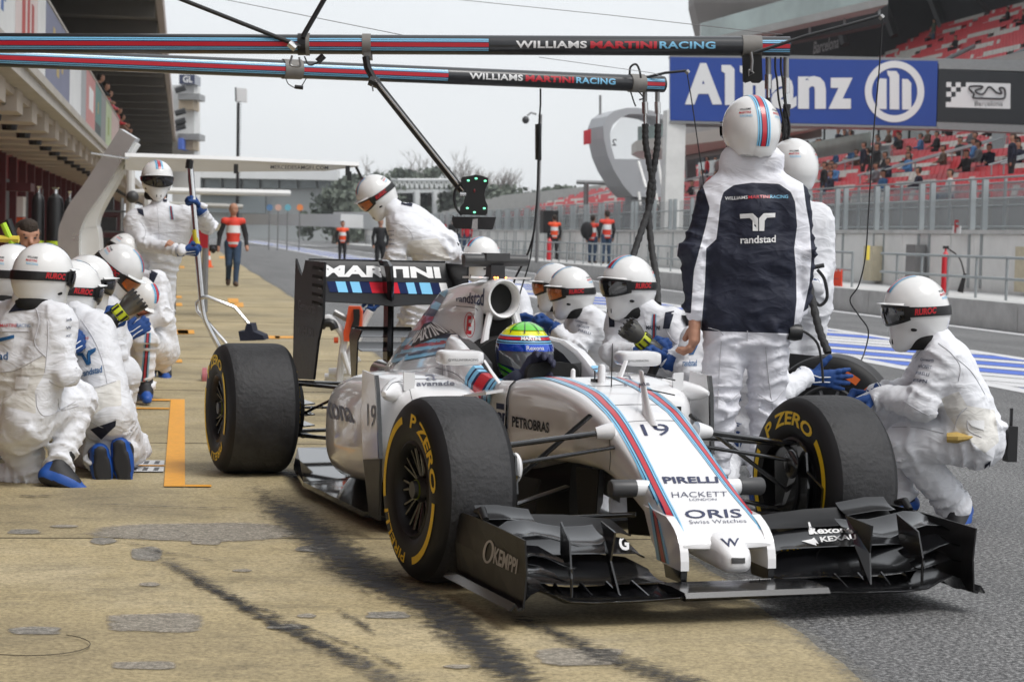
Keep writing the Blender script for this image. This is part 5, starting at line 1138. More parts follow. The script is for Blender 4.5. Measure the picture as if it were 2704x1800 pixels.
for pts in ([(1205, 808), (1250, 812), (1262, 820)], [(1190, 870), (1230, 900), (1270, 930)]): cline(BVE, ec, pts)
# ================================================================ BODIES: smooth union of limbs, meshed by surface nets
def _lat(seed): return np.random.default_rng(seed).random((24, 24, 24)).astype(np.float32)
_L = [_lat(i) for i in range(3)]
def vnoise(X, Y, Z, k):
    l = _L[k]; xi, yi, zi = np.floor(X).astype(int), np.floor(Y).astype(int), np.floor(Z).astype(int)
    fx, fy, fz = X-xi, Y-yi, Z-zi; fx = fx*fx*(3-2*fx); fy = fy*fy*(3-2*fy); fz = fz*fz*(3-2*fz); r = 0
    for a in (0, 1):
        for b in (0, 1):
            for c in (0, 1): r = r+l[(xi+a) % 24, (yi+b) % 24, (zi+c) % 24]*(fx if a else 1-fx)*(fy if b else 1-fy)*(fz if c else 1-fz)
    return r
EDG = [((0,0,0),(1,0,0)), ((0,1,0),(1,1,0)), ((0,0,1),(1,0,1)), ((0,1,1),(1,1,1)), ((0,0,0),(0,1,0)), ((1,0,0),(1,1,0)), ((0,0,1),(0,1,1)), ((1,0,1),(1,1,1)), ((0,0,0),(0,0,1)), ((1,0,0),(1,0,1)), ((0,1,0),(0,1,1)), ((1,1,0),(1,1,1))]
def nets(F, o, h):
    s = F < 0; c = np.zeros(tuple(n-1 for n in F.shape), np.int8)
    for a in (0, 1):
        for b in (0, 1):
            for d in (0, 1): c += s[a:F.shape[0]-1+a, b:F.shape[1]-1+b, d:F.shape[2]-1+d]
    act = (c > 0) & (c < 8); I = np.argwhere(act); ids = -np.ones(act.shape, int); ids[act] = np.arange(len(I))
    S = np.zeros((len(I), 3)); C = np.zeros(len(I))
    for a, b in EDG:
        a, b = np.array(a), np.array(b); fa = F[tuple((I+a).T)]; fb = F[tuple((I+b).T)]; m = (fa < 0) != (fb < 0); t = np.where(m, fa/np.where(m, fa-fb, 1), 0)
        S += np.where(m[:, None], a+t[:, None]*(b-a), 0); C += m
    V = (I+S/C[:, None])*h+o; Q_ = []
    for ax in range(3):
        u, v = [k for k in range(3) if k != ax]
        sl0 = [slice(1, -1)]*3; sl1 = [slice(1, -1)]*3; sl0[ax] = slice(0, -1); sl1[ax] = slice(1, None)
        d = s[tuple(sl0)] != s[tuple(sl1)]; E_ = np.argwhere(d); off = np.array([1, 1, 1]); off[ax] = 0; E_ = E_+off
        ins = s[tuple(E_.T)]; q = []
        for du, dv in ((1, 1), (0, 1), (0, 0), (1, 0)):
            p = E_.copy(); p[:, u] -= du; p[:, v] -= dv; q.append(ids[tuple(p.T)])
        q = np.stack(q, 1); fl = ins if ax != 1 else ~ins; q[~fl] = q[~fl][:, ::-1]; Q_.append(q)
    return V, np.concatenate(Q_)
def sdf_mesh(prims, h, k=.035, wr=0., wf=11., seed=0, cut=()):
    """prims: (a, b, ra, rb[, flat axis vector, flat factor]); cut: (a, b, ra, rb) removed"""
    A = np.array([p[0] for p in prims]+[p[1] for p in prims], float); r = max(max(p[2], p[3]) for p in prims)+.03
    lo = A.min(0)-r-2*h; hi = A.max(0)+r+2*h; n = np.ceil((hi-lo)/h).astype(int)+1
    F = np.full(tuple(n), .2, np.float32)
    ax = [lo[i]+np.arange(n[i])*h for i in range(3)]
    def dist(p, sl):
        X, Y, Z = np.meshgrid(*[ax[i][sl[i]] for i in range(3)], indexing='ij'); P = np.stack([X, Y, Z], -1)
        a, b = np.array(p[0], float), np.array(p[1], float); ba = b-a; pa = P-a
        t = np.clip((pa@ba)/max(1e-9, ba@ba), 0, 1); w = pa-t[..., None]*ba
        if len(p) > 4 and p[4] is not None:
            f = np.array(p[4], float); f /= np.linalg.norm(f); c = w@f; w = w+(c*(p[5]-1))[..., None]*f
        d = np.linalg.norm(w, axis=-1)-(p[2]+(p[3]-p[2])*t)
        if len(p) > 6 and p[6]:      # sleeve and trouser folds: rings bunching up towards the joints
            Ln = np.linalg.norm(ba); q = P*6.; wn = vnoise(q[..., 0]+seed*1.7, q[..., 1], q[..., 2], 1); w2 = vnoise(q[..., 0]*2.3, q[..., 1]*2.3+seed, q[..., 2]*2.3, 2)
            ph = t*Ln/.062*2*np.pi+wn*9+w2*3; g_ = .12+.88*np.abs(2*t-1)**1.6; d = d-p[6]*(np.maximum(0, np.sin(ph))**1.5-.35)*g_*(.35+1.3*w2)
        return d
    def box(p, m):
        q = np.array([p[0], p[1]], float); rr = max(p[2], p[3])+m; a = np.floor((q.min(0)-rr-lo)/h).astype(int); b = np.ceil((q.max(0)+rr-lo)/h).astype(int)+1
        return tuple(slice(max(0, a[i]), min(n[i], max(0, b[i]))) for i in range(3))
    for p in prims:
        sl = box(p, .11); d = dist(p, sl); G_ = F[sl]; hh = np.clip(.5+.5*(G_-d)/k, 0, 1); F[sl] = G_+(d-G_)*hh-k*hh*(1-hh)
    for p in cut:
        sl = box(p, .05); F[sl] = np.maximum(F[sl], -dist(p, sl))
    if wr:
        X, Y, Z = np.meshgrid(*ax, indexing='ij'); m = np.abs(F) < .05; x, y, z = X[m], Y[m], Z[m]; s_ = seed*3.7
        wx = vnoise(x*5+s_, y*5, z*5, 0); wy = vnoise(x*5, y*5+s_, z*5+4, 1)
        r1 = 1-2*np.abs(vnoise(x*wf*.8+wx*2.2+s_, y*wf*.8+wy*2.2, z*wf*1.25+wx*1.5, 2)-.5)
        r2 = 1-2*np.abs(vnoise(x*wf*1.9+wy*2+9, y*wf*1.9+wx*2+s_, z*wf*2.3+wy, 0)-.5)
        lowf = vnoise(x*4+2, y*4+s_, z*4, 1)
        r3 = 1-2*np.abs(vnoise(x*wf*1.3+wy*3+3, y*wf*1.3+wx*3+s_, z*wf*2.6+wx*3, 1)-.5)
        F[m] -= wr*(.55*(r1**4-.25)*(.3+1.2*lowf)+.55*(r3**5-.2)*(1.4-lowf)+.35*(r2**4-.25))
    return nets(F, lo, h)
def mesh_from(V, Qd, name, mats, mi=None):
    me = bpy.data.meshes.new(name); me.from_pydata(V.tolist(), [], Qd.tolist())
    for m in mats: me.materials.append(m)
    me.polygons.foreach_set('use_smooth', np.ones(len(Qd), bool))
    if mi is not None: me.polygons.foreach_set('material_index', mi.astype(np.int32))
    me.update(); return me
def prim_dist(V, p):
    a, b = np.array(p[0], float), np.array(p[1], float); ba = b-a; t = np.clip(((V-a)@ba)/max(1e-9, ba@ba), 0, 1)
    return np.linalg.norm(V-a-t[:, None]*ba, axis=1)-(p[2]+(p[3]-p[2])*t)

# ---------------------------------------------------------------- crew helmet (local: +x face, +y left, +z up, origin at head centre)
def helmet_parts():
    pr = [((-.012, 0, .012), (-.010, 0, .012), .132, .132, (0, 1, 0), 1.07), ((.01, 0, .02), (.012, 0, .02), .128, .128, (0, 1, 0), 1.1), ((.02, 0, -.045), (.050, 0, -.100), .101, .070, (0, 1, 0), 1.0), ((.058, 0, -.108), (.088, 0, -.142), .050, .030), ((-.05, 0, -.04), (-.045, 0, -.075), .094, .088)]
    V, F_ = sdf_mesh(pr, .0085, .045, cut=[((-.035, 0, -.22), (-.03, 0, -.145), .092, .080)])
    shell = mesh_from(V, F_, 'helmet', [HELM])
    bv = BVHTree.FromPolygons([Vector(v) for v in V], F_.tolist())
    def sp(az, el, off=0.):
        d = Vector((math.cos(R(az))*math.cos(R(el)), math.sin(R(az))*math.cos(R(el)), math.sin(R(el)))); h = bv.ray_cast(Vector((0, 0, 0))+d*.4, -d)
        return (h[0] if h[0] is not None else d*.12)+d*off
    def band(a0, a1, e_of, m, name, off=.004, na=40, ne=4):
        b = MB(); vs = []
        for i in range(na+1):
            az = a0+(a1-a0)*i/na; e0, e1 = e_of(az)
            for j in range(ne+1): vs.append(sp(az, e0+(e1-e0)*j/ne, off))
        w_ = ne+1; b.add(vs, [(i*w_+j, (i+1)*w_+j, (i+1)*w_+j+1, i*w_+j+1) for i in range(na) for j in range(ne)], m, True)
        # rim skirt back to the shell
        vs2 = []
        for i in range(na+1):
            az = a0+(a1-a0)*i/na; e0, e1 = e_of(az); vs2 += [sp(az, e0, off), sp(az, e0, -.004), sp(az, e1, off), sp(az, e1, -.004)]
        b.add(vs2, [(4*i, 4*i+4, 4*i+5, 4*i+1) for i in range(na)]+[(4*i+2, 4*i+3, 4*i+7, 4*i+6) for i in range(na)], m, False)
        return b.mesh(name, 40, False)
    parts = {'shell': shell, 'sp': sp}
    parts['goggle_frame'] = band(-62, 62, lambda a: (-22+9*abs(a/62)**2, 15-3*abs(a/62)**2), BLACK, 'goggle_frame', .010, 30, 4)
    for nm, m in (('d', LENS_D), ('o', LENS_O)): parts['lens_'+nm] = band(-52, 52, lambda a: (-17+8*abs(a/52)**2, 11-3*abs(a/52)**2), m, 'lens', .014, 26, 4)
    parts['strap'] = band(58, 302, lambda a: (-9-2*math.cos(R(a-180)), 9-4*math.cos(R(a-180))), BLACK, 'goggle_strap', .006, 60, 3)
    b = MB()
    for a0, a1 in ((70, 112), (248, 290)): lettering(b, 'RUROC', lambda u, v: sp(a0+(a1-a0)*u, -5+12*v, .0095), mat('strap_red', srgb('B8202A'), .6), .05, .2, 1., 10, 2)
    parts['strap_lettering'] = b.mesh('strap_lettering', 0, False)
    # brim
    b = MB(); vs = []
    for i in range(21):
        az = -52+104*i/20; p = sp(az, 17-2*abs(az/52)**2, .0); q = sp(az, 15-2*abs(az/52)**2, .030*math.cos(R(az*1.3))+.004); vs += [p+Vector((0, 0, .008)), q+Vector((0, 0, .002)), q, p]
    b.add(vs, [(4*i+k, 4*i+4+k, 4*i+4+(k+1) % 4, 4*i+(k+1) % 4) for i in range(20) for k in range(4)], HELM, True); parts['brim'] = b.mesh('brim', 40, True)
    # stripe over the crown (front to back), and the small team lettering
    for key_, a_lo, a_hi in (('stripes', 38, 92), ('stripes_long', 60, 212)):
      sm = {}
      for u0, u1, m in STR:
        b = MB(); vs = []
        for i in range(40):
            f_ = i/39; ang = a_lo+f_*(a_hi-a_lo)
            for u in (u0, u1):
                yy = (u-.5)*.062; d = Vector((math.cos(R(ang)), 0, math.sin(R(ang)))); h = bv.ray_cast(Vector((0, yy, 0))+d*.4, -d); vs.append((h[0] if h[0] is not None else d*.13)+d*.002)
        b.add(vs, [(2*i, 2*i+1, 2*i+3, 2*i+2) for i in range(39)], m, True); sm[(u0, u1)] = b.mesh('stripe', 0, False)
      parts[key_] = sm
    for a0 in (132, 204):
        b = MB()
        for k, (tx_, m) in enumerate((('WILLIAMS', DARK_TXT), ('MARTINI', RED_P), ('RACING', LBLUE))): lettering(b, tx_, lambda u, v: sp(a0+24*u+3*(k == 2), 31-6.5*k+4.2*v, .002), m, .015, 0, 1., 6, 1)
        parts['lettering_l' if a0 == 132 else 'lettering_r'] = b.mesh('helmet_lettering', 0, False)
    # chin vents and side vents
    b = MB()
    for s in (-1, 1): b.ell(sp(s*66, -36, -.004), (.018, .008, .010), BLACKM, 10, 6)
    parts['vent'] = b.mesh('vent')
    b = MB()
    for s in (-1, 1): b.ell(sp(s*8, -46, -.003), (.006, .004, .014), BLACKM, 8, 6)
    parts['chin_vent'] = b.mesh('chin_vent')
    b = MB(); b.lathe([(.082, -.172), (.094, -.155), (.097, -.130), (.090, -.11)], BLACKM, 28, 'z', (-.032, 0, 0)); parts['neck_roll'] = b.mesh('neck_roll')
    return parts
HP = helmet_parts()
def put_helmet(par, c, fwd, up=None, lens='d', M0=None, stripes=True, scale=1., gog=True):
    f = Vector(fwd).normalized(); u = Vector(up) if up is not None else UP; l = u.cross(f).normalized(); u = f.cross(l)
    M = basis(c, f, l, u) @ Matrix.Scale(scale, 4)
    he = link('helmet', HP['shell'], par, M)
    for k in (('goggle_frame', 'lens_'+lens, 'strap', 'strap_lettering') if gog else ('lens_'+lens,))+('brim', 'lettering_l', 'lettering_r', 'vent', 'chin_vent')+(('neck_roll',) if gog else ()): link({'lens_d': 'lens', 'lens_o': 'lens', 'strap': 'goggle_strap', 'lettering_l': 'helmet_lettering', 'lettering_r': 'helmet_lettering'}.get(k, k), HP[k], he)
    if stripes:
        for k, m in HP['stripes' if stripes is True else stripes].items(): link('stripe', m, he)
    return he
# ---------------------------------------------------------------- hands (local: +x towards fingers, +z back of hand, +y thumb side), wrist at origin
def hand_mesh(kind, m, m2=None, h=.0042):
    pr = [((-.03, 0, 0), (.02, 0, 0), .030, .034, (0, 0, 1), 1.35), ((.02, .0, 0), (.075, .0, 0), .034, .036, (0, 0, 1), 1.7), ((.05, -.018, 0), (.08, -.022, 0), .02, .018), ((.05, .018, 0), (.085, .022, 0), .02, .018)]
    fl = [(.030, .040, .9), (.010, .046, 1.), (-.011, .043, .95), (-.031, .036, .8)]
    for i, (y, l, _) in enumerate(fl):
        bx = {'open': (.05, .10, .10), 'relax': (.45, .75, .6), 'grip': (1.05, 1.45, 1.1)}[kind]; x, z = .088-.004*abs(i-1.2), 0.; ang = 0; r = .0115 if i < 3 else .0095; yy = y; sp_ = {'open': .22, 'relax': .06, 'grip': .0}[kind]*(1.5-i)*.6
        for j, (b_, ll) in enumerate(zip(bx, (l, l*.68, l*.58))):
            ang += b_; nx, nz, ny = x+ll*math.cos(ang), z-ll*math.sin(ang), yy+ll*sp_; pr.append(((x, yy, z), (nx, ny, nz), r, r*.92)); x, z, yy = nx, nz, ny; r *= .93
    tb = {'open': [(.02, .03, -.005), (.05, .07, -.012), (.075, .098, -.015)], 'relax': [(.02, .028, -.012), (.055, .05, -.035), (.085, .052, -.055)], 'grip': [(.02, .028, -.012), (.055, .045, -.045), (.085, .022, -.068)]}[kind]
    for a_, b_ in zip(tb, tb[1:]): pr.append((a_, b_, .0145, .0125))
    V, F_ = sdf_mesh(pr, h, .010)
    return mesh_from(V, F_, 'hand', [m])
HANDS = {k: hand_mesh(k, GLOVE) for k in ('open', 'relax', 'grip')}
def piping_mesh():
    b = MB(); wt = mat('glove_piping', (.7, .72, .75), .6)
    b.tube([(-.045, -.03, .014), (-.01, -.02, .028), (.04, -.012, .028), (.085, -.012, .018)], .0028, wt, 5); b.tube([(-.045, .03, .014), (-.01, .02, .028), (.03, .01, .030), (.085, .012, .018)], .0028, wt, 5)
    b.lathe([(.040, -.062), (.043, -.055), (.043, -.02), (.036, .0)], GLOVE, 20, 'x'); b.lathe([(.0435, -.058), (.0438, -.053)], wt, 20, 'x')
    return b.mesh('glove_cuff')
PIPE = piping_mesh()
BARE = hand_mesh('relax', SKIN)
def put_hand(par, wrist, d, thumb, kind='grip', mesh=None, mirror=False, nm='glove', scale=1.08):
    """d = finger direction, thumb = thumb side"""
    x = Vector(d).normalized(); y = Vector(thumb); y = (y-x*y.dot(x)).normalized(); z = x.cross(y)
    if mirror: z = -z
    o = link(nm, mesh or HANDS[kind], par, basis(wrist, x, y, z) @ Matrix.Scale(scale, 4))
    if mesh is None: link('glove_cuff', PIPE, o)
    return o
def boot_mesh():
    pr = [((0, 0, .09), (0, 0, .19), .052, .056), ((-.03, 0, .045), (.06, 0, .045), .045, .045), ((.04, 0, .045), (.16, 0, .030), .045, .034, (0, 1, 0), .95), ((.0, 0, .10), (.09, 0, .055), .05, .04)]
    V, F_ = sdf_mesh(pr, .008, .03); V[:, 2] = np.maximum(V[:, 2], .004); c = V[F_].mean(1)
    mi = (((c[:, 2] < .05+.05*(c[:, 0] < -.03)) | (c[:, 0] > .125)) & (c[:, 2] > .014)).astype(int); me = mesh_from(V, F_, 'boot', [BOOT_K, BOOT_B], mi); return me
BOOT = boot_mesh()
def star_mesh():
    b = MB(); pts = [(.02+.026*(1 if i % 2 == 0 else .42)*math.cos(i*math.pi/5+1.3), .056, .075+.026*(1 if i % 2 == 0 else .42)*math.sin(i*math.pi/5+1.3)) for i in range(10)]
    for s in (-1, 1): b.add([(x, s*.0485, z) for x, y, z in pts], [tuple(range(10))], WHITE_TXT)
    return b.mesh('boot_star', 0, False)
STAR = star_mesh()
def put_boot(par, ankle, toe_dir, up=(0, 0, 1)):
    x = Vector(toe_dir).normalized(); z = Vector(up); z = (z-x*z.dot(x)).normalized(); y = z.cross(x); o = link('boot', BOOT, par, basis(Vector(ankle)-z*.10, x, y, z)); link('boot_star', STAR, o); return o

# ---------------------------------------------------------------- person
RAD = dict(ua=(.068, .060), fa=(.060, .048), th=(.105, .082), sh=(.080, .060))
def person(label, D, J, face=None, lens='d', suit=SUIT, h=.014, wr=.011, seed=1, hands=None, group=None, paint=None, fat=1., head=True, cat='person', boots=True, hscale=1., stripes=True, gog=True, skip=(), up=None, extra=(), baggy=1.):
    """J: joint -> (photo x, photo y, depth offset)"""
    P = {k: at(v[0], v[1], D+v[2]) for k, v in J.items()}
    root = gnd(*J['pe'][:2]) if False else Vector((P['pe'].x, P['pe'].y, 0)); t = thing('person', label, cat, root, group=group)
    L = {k: p-root for k, p in P.items()}
    sm = (L['ls']+L['rs'])/2; ax = (L['ls']-L['rs']).normalized()
    if 'lh' not in L:
        ha = J.get('hipaxis'); a_ = ax.copy(); a_.z *= .3; a_.normalize(); L['lh'] = L['pe']+a_*.095; L['rh'] = L['pe']-a_*.095
    f_ = fat; pr = []
    nk = L.get('nk', sm+Vector((0, 0, .07)))
    tv = (sm-L['pe']); front = ax.cross(tv.normalized())
    pr.append((tuple(L['pe']), tuple(L['pe']+tv*.45), .152*f_, .150*f_, tuple(front), 1.2, .024)); pr.append((tuple(L['pe']+tv*.45), tuple(L['pe']+tv*.86), .152*f_, .150*f_, tuple(front), 1.15))
    for s in 'lr':
        pr.append((tuple(L[s+'h']), tuple(L[s+'s']*.9+sm*.1-tv.normalized()*.06), .112*f_, .105*f_, tuple(front), 1.05)); pr.append((tuple(sm*.5+L[s+'s']*.5), tuple(L[s+'s']), .088*f_, .078*f_))
        pr.append((tuple(nk), tuple(L[s+'s']*.6+sm*.4), .06, .066)); b_ = baggy
        if s+'e' in L: pr.append((tuple(L[s+'s']), tuple(L[s+'e']), RAD['ua'][0]*b_, RAD['ua'][1]*b_, None, 0, .026)); 
        if s+'w' in L: pr.append((tuple(L[s+'e']), tuple(L[s+'w']), RAD['fa'][0]*b_, RAD['fa'][1]*b_, None, 0, .024))
        if s+'k' in L: pr.append((tuple(L[s+'h']), tuple(L[s+'k']), RAD['th'][0]*f_*b_, RAD['th'][1]*b_, None, 0, .030))
        if s+'a' in L: pr.append((tuple(L[s+'k']), tuple(L[s+'a']), RAD['sh'][0]*b_, RAD['sh'][1]*b_, None, 0, .030))
    pr.append((tuple(sm), tuple(nk+(nk-sm)*.4), .075, .062)); pr += list(extra)
    V, F_ = sdf_mesh(pr, h, .028, wr*.9, 9, seed)
    me = mesh_from(V, F_, 'body', [suit])
    if paint is not None:
        sd = paint(V+np.array(root)); a = me.attributes.new('sd', 'FLOAT', 'POINT'); a.data.foreach_set('value', sd)
    body = link('body', me, t)
    bv = BVHTree.FromPolygons([Vector(v)+root for v in V], F_.tolist())
    if face is not None and 'hd' in L:
        fw = CR*face[0]+UP*face[1]+CF*face[2]
        put_helmet(t, L['hd'], fw, (CR*up[0]+UP*up[1]+CF*up[2]) if up else None, lens, stripes=stripes, scale=hscale, gog=gog)
        MB().tube([L['hd']-Vector((0, 0, .05)), nk, sm], [.06, .058, .06], SKIN, 12).build('neck', t)
    if boots:
        for s in 'lr':
            if s+'a' in L and s not in skip:
                to = L.get(s+'t', L[s+'a']+Vector((.1, -.1, -.05))); d = to-L[s+'a']; shin = (L[s+'k']-L[s+'a']).normalized(); dd = d-shin*d.dot(shin)*.75
                put_boot(t, L[s+'a'], dd, shin)
    for hd_ in (hands or []):
        s, kind, d, th = hd_[:4]; dv = (L[s+'w']-L[s+'e']).normalized() if d is None else CR*d[0]+UP*d[1]+CF*d[2]
        put_hand(t, L[s+'w']+dv*.03, dv, CR*th[0]+UP*th[1]+CF*th[2], kind, mesh=BARE if len(hd_) > 4 and hd_[4] == 'bare' else None, nm='hand' if len(hd_) > 4 and hd_[4] == 'bare' else 'glove', mirror=len(hd_) > 5)
    t['_d'] = 0; del t['_d']
    return t, body, bv, Matrix.Translation(-root)
def pdecal(pp, s, q, m, bold=.01, nx=8, ny=2): decal(pp[2], pp[1], s, q, m, bold, 'suit_lettering', nx, ny, Mi=pp[3], off=.004)
def pquad(pp, q, m, nm='suit_patch', nx=6, ny=4): dquad(pp[2], pp[1], q, m, nm, nx, ny, Mi=pp[3], off=.004)
# ================================================================ THE CREW
A4 = lambda x, y, d=0: (.3827*x, 600+.3827*y, d); A2 = lambda x, y, d=0: (900+.3827*x, 600+.3827*y, d); A6 = lambda x, y, d=0: (1804+.3827*x, 600+.3827*y, d); A5 = lambda x, y, d=0: (1780+.3954*x, 280+.3954*y, d)
def polysd(P, polys):
    out_ = np.full(len(P), -1e3)
    for poly in polys:
        p = np.array(poly, float); q = np.roll(p, -1, 0); e = q-p; w = P[:, None]-p[None]; t = np.clip((w*e).sum(-1)/(e*e).sum(-1), 0, 1); d = np.linalg.norm(w-t[..., None]*e, axis=-1).min(1)
        c = ((p[None, :, 1] > P[:, 1:2]) != (q[None, :, 1] > P[:, 1:2])) & (P[:, 0:1] < e[None, :, 0]*(P[:, 1:2]-p[None, :, 1])/(e[None, :, 1]+1e-9)+p[None, :, 0]); ins = c.sum(1) % 2 == 1
        out_ = np.maximum(out_, np.where(ins, d, -d))
    return out_
JACKET = two_tone('team_jacket', srgb('171C30'), (.74, .745, .80), .7, .25, 26)
back = [A5(*p)[:2] for p in ((310, 640), (330, 575), (400, 528), (520, 512), (700, 520), (780, 575), (808, 640), (822, 800), (802, 950), (815, 1100), (818, 1300), (795, 1520), (180, 1500), (205, 1200), (215, 950), (282, 890), (298, 760))]
slv = [A5(*p)[:2] for p in ((182, 500), (238, 680), (212, 800), (132, 1100), (112, 1385), (20, 1370), (20, 1000), (60, 700))]; srv = [A5(*p)[:2] for p in ((862, 520), (880, 660), (905, 800), (918, 1000), (905, 1180), (862, 1375), (960, 1300), (1000, 900), (960, 560))]
def jpaint(V): return polysd(pix(V), [back, slv, srv])*.002
J = dict(hd=A5(515, 160), nk=A5(515, 410), ls=A5(285, 600), rs=A5(780, 605), le=A5(135, 960, -.05), lw=A5(138, 1385, -.06), re=A5(855, 960), rw=A5(835, 1350, .05), pe=A5(490, 1440), lh=A5(360, 1470), rh=A5(620, 1470), lk=(1897, 1090, .0), rk=(2028, 1085, .05), la=(1890, 1275, .05), ra=(2012, 1275, .0), lt=(1880, 1330, .4), rt=(2005, 1330, .4))
D = 9.5
def rel(a, b, ra, rb): return (a, b, ra, rb)
pe_ = at(J['pe'][0], J['pe'][1], D); rt_ = Vector((pe_.x, pe_.y, 0)); xx = lambda p, d=0: tuple(at(*p[:2], D+d)-rt_)
P1 = person('crew member with back turned in navy and white team jacket and striped white helmet', D, J, (-.30, -.05, 1), gog=False, stripes='stripes_long', seed=3, paint=jpaint, suit=JACKET, h=.011, wr=.012, fat=1.0, hands=[('l', 'relax', (.02, -1, .05), (.3, 0, .8), 'bare')],
            extra=[(xx(A5(300, 1340)), xx(A5(690, 1350)), .115, .115), (xx(A5(350, 1000)), xx(A5(670, 1000)), .125, .125), (xx(A5(400, 372), -.0), xx(A5(640, 380), -.0), .066, .066), (xx(A5(450, 345), .0), xx(A5(600, 345), .0), .07, .07), (xx(A5(370, 580), .02), xx(A5(660, 580), .02), .105, .105)], baggy=1.0)
pdecal(P1, 'WILLIAMS', [A5(338, 630)[:2], A5(492, 622)[:2], A5(492, 600)[:2], A5(338, 605)[:2]], WHITE_TXT, .01)
pdecal(P1, 'MARTINI', [A5(497, 621)[:2], A5(636, 619)[:2], A5(636, 597)[:2], A5(497, 600)[:2]], RED_P, .01); pdecal(P1, 'RACING', [A5(641, 619)[:2], A5(760, 618)[:2], A5(760, 595)[:2], A5(641, 596)[:2]], LBLUE, .01)
pdecal(P1, 'randstad', [A5(444, 920)[:2], A5(678, 912)[:2], A5(678, 862)[:2], A5(444, 868)[:2]], WHITE_TXT, .02)
for pts in ([(440, 722), (525, 716), (560, 750), (560, 834), (525, 834), (525, 765), (505, 748), (442, 752)], [(672, 714), (595, 716), (567, 750), (567, 834), (600, 834), (603, 765), (618, 746), (672, 744)]):
    b = MB(); c_ = np.mean(pts, 0); put(b, pts, [tuple(range(8))], lambda u, v: pixcast(P1[2], [A5(u, v)[:2]]*4, P1[3], .004)(0, 0), WHITE_TXT); b.build('suit_emblem', P1[1], fix=False)
MB().lathe([(.0, -.03), (.035, -.03), (.04, .0), (.035, .03), (0, .03)], BLACK, 16, 'x', at(2098, 877, 9.45)-rt_).build('headset_socket', P1[0])
LOGO = mat('suit_logo', srgb('3A4560'), .7); LOGOB = mat('suit_logo_blue', srgb('1F5A8C'), .6)
def stripe3(pp, q):   # narrow martini stripe on cloth
    for u0, u1, m_ in ((0, .2, mat('cloth_blue', srgb('7FA6C0'), .7)), (.2, .36, NAVYC), (.36, .64, mat('cloth_red', srgb('A8303A'), .7)), (.64, .8, NAVYC), (.8, 1, mat('cloth_blue'))):
        e = lambda u, v: bil(q, u, v); pquad(pp, [e(u0, 0), e(u1, 0), e(u1, 1), e(u0, 1)], m_, 'suit_stripe', 1, 10)
PANEL = two_tone('suit_with_cream_panel', (.68, .665, .63), (.735, .745, .78), .8)
SEAMC = mat('seam_and_crease_grey', (.5, .5, .53), .8)  # grey for stitching, and for crease shade drawn as lines on the cloth
def cream(*polys): return lambda V: polysd(pix(V), [[q_[:2] for q_ in p_] for p_ in polys])*.002
def pline(pp, pts, r=.0024, m=SEAMC, n=6):
    """stitched seam or fold line laid on the cloth"""
    v = []
    for q_ in smooth_path([(p[0], p[1], 0) for p in pts], n):
        h_ = pixcast(pp[2], [(q_.x, q_.y)]*4, pp[3], .0005)(0, 0)
        if h_ is not None and (not v or (h_-v[-1]).length < .12): v.append(h_)
    if len(v) > 2: MB().tube(v, r, m, 5).build('seam', pp[1])
# --- right: crouching man in profile
D = 9.3
J = dict(hd=A6(1605, 575), nk=A6(1725, 765), ls=A6(1800, 905, -.14), rs=A6(1740, 880, .20), le=A6(1635, 1225, -.18), lw=A6(1385, 1165, -.02), re=A6(1560, 1150, .22), rw=A6(1330, 1150, .16), pe=A6(2030, 1440, .02), lh=A6(2010, 1470, -.10), rh=A6(1990, 1440, .12), lk=(2385, 1165, -.02), la=(2523, 1335, .10), rk=(2330, 1105, .24), ra=(2378, 1305, .16), lt=(2480, 1390, -.05), rt=(2330, 1350, .1))
P3 = person('crew member crouching in profile in white suit beside the front wheel on the right', D, J, (-1, -.12, -.12), seed=5, baggy=1.14, suit=PANEL, paint=cream([A6(*p) for p in ((1780, 1180), (1900, 1130), (1960, 1230), (2150, 1260), (2180, 1480), (2080, 1560), (1900, 1400), (1820, 1290))]), h=.011, wr=.012, hands=[('l', 'grip', (-1, -.3, .2), (0, .3, -1)), ('r', 'grip', (-1, -.5, 0), (0, 1, .2))],
            extra=[((0, 0, 0), (0, 0, 0), .0, .0)] and [])
pquad(P3, [A6(1990, 1370)[:2], A6(2075, 1400)[:2], A6(2075, 1330)[:2], A6(1960, 1330)[:2]], WHITE_TXT); pquad(P3, [(2595, 1270), (2612, 1240), (2615, 1215), (2600, 1225)], NAVYC)
for i, s in enumerate(('Genworth', 'HACKETT', 'PIRELLI', 'ESPN')):
    x, y = A6(1640-16*i, 900+48*i)[:2]; pdecal(P3, s, [(x, y+8), (x+34, y+12), (x+36, y+3), (x+2, y)], LOGO)
b = MB(); q = at(*A6(1890, 1450)[:2], D-.21); b.tube([at(*A6(1820, 1450)[:2], D-.20), q, at(*A6(1960, 1450)[:2], D-.21), at(*A6(2020, 1440)[:2], D-.20)], [.035, .042, .02, .012], mat('chamois', srgb('B79A55'), .8, noise=.1, bump=.4), 10, flat=.6); o = b.build('cloth_pouch', None); o.parent = P3[0]; o.matrix_local = P3[3]
b = MB(); q = at(2668, 1165, D+.05); b.box((-.022, -.03, -.09), (.022, .03, .07), BLACK, Matrix.Translation(q)); o = b.build('radio_handset', None); tag(o, 'black handheld radio clipped on the back of the crouching man on the right', 'radio')
MB().tube([q+Vector((0, 0, .06)), q+Vector((0, 0, .15))], .008, BLACK, 8).build('antenna', o)
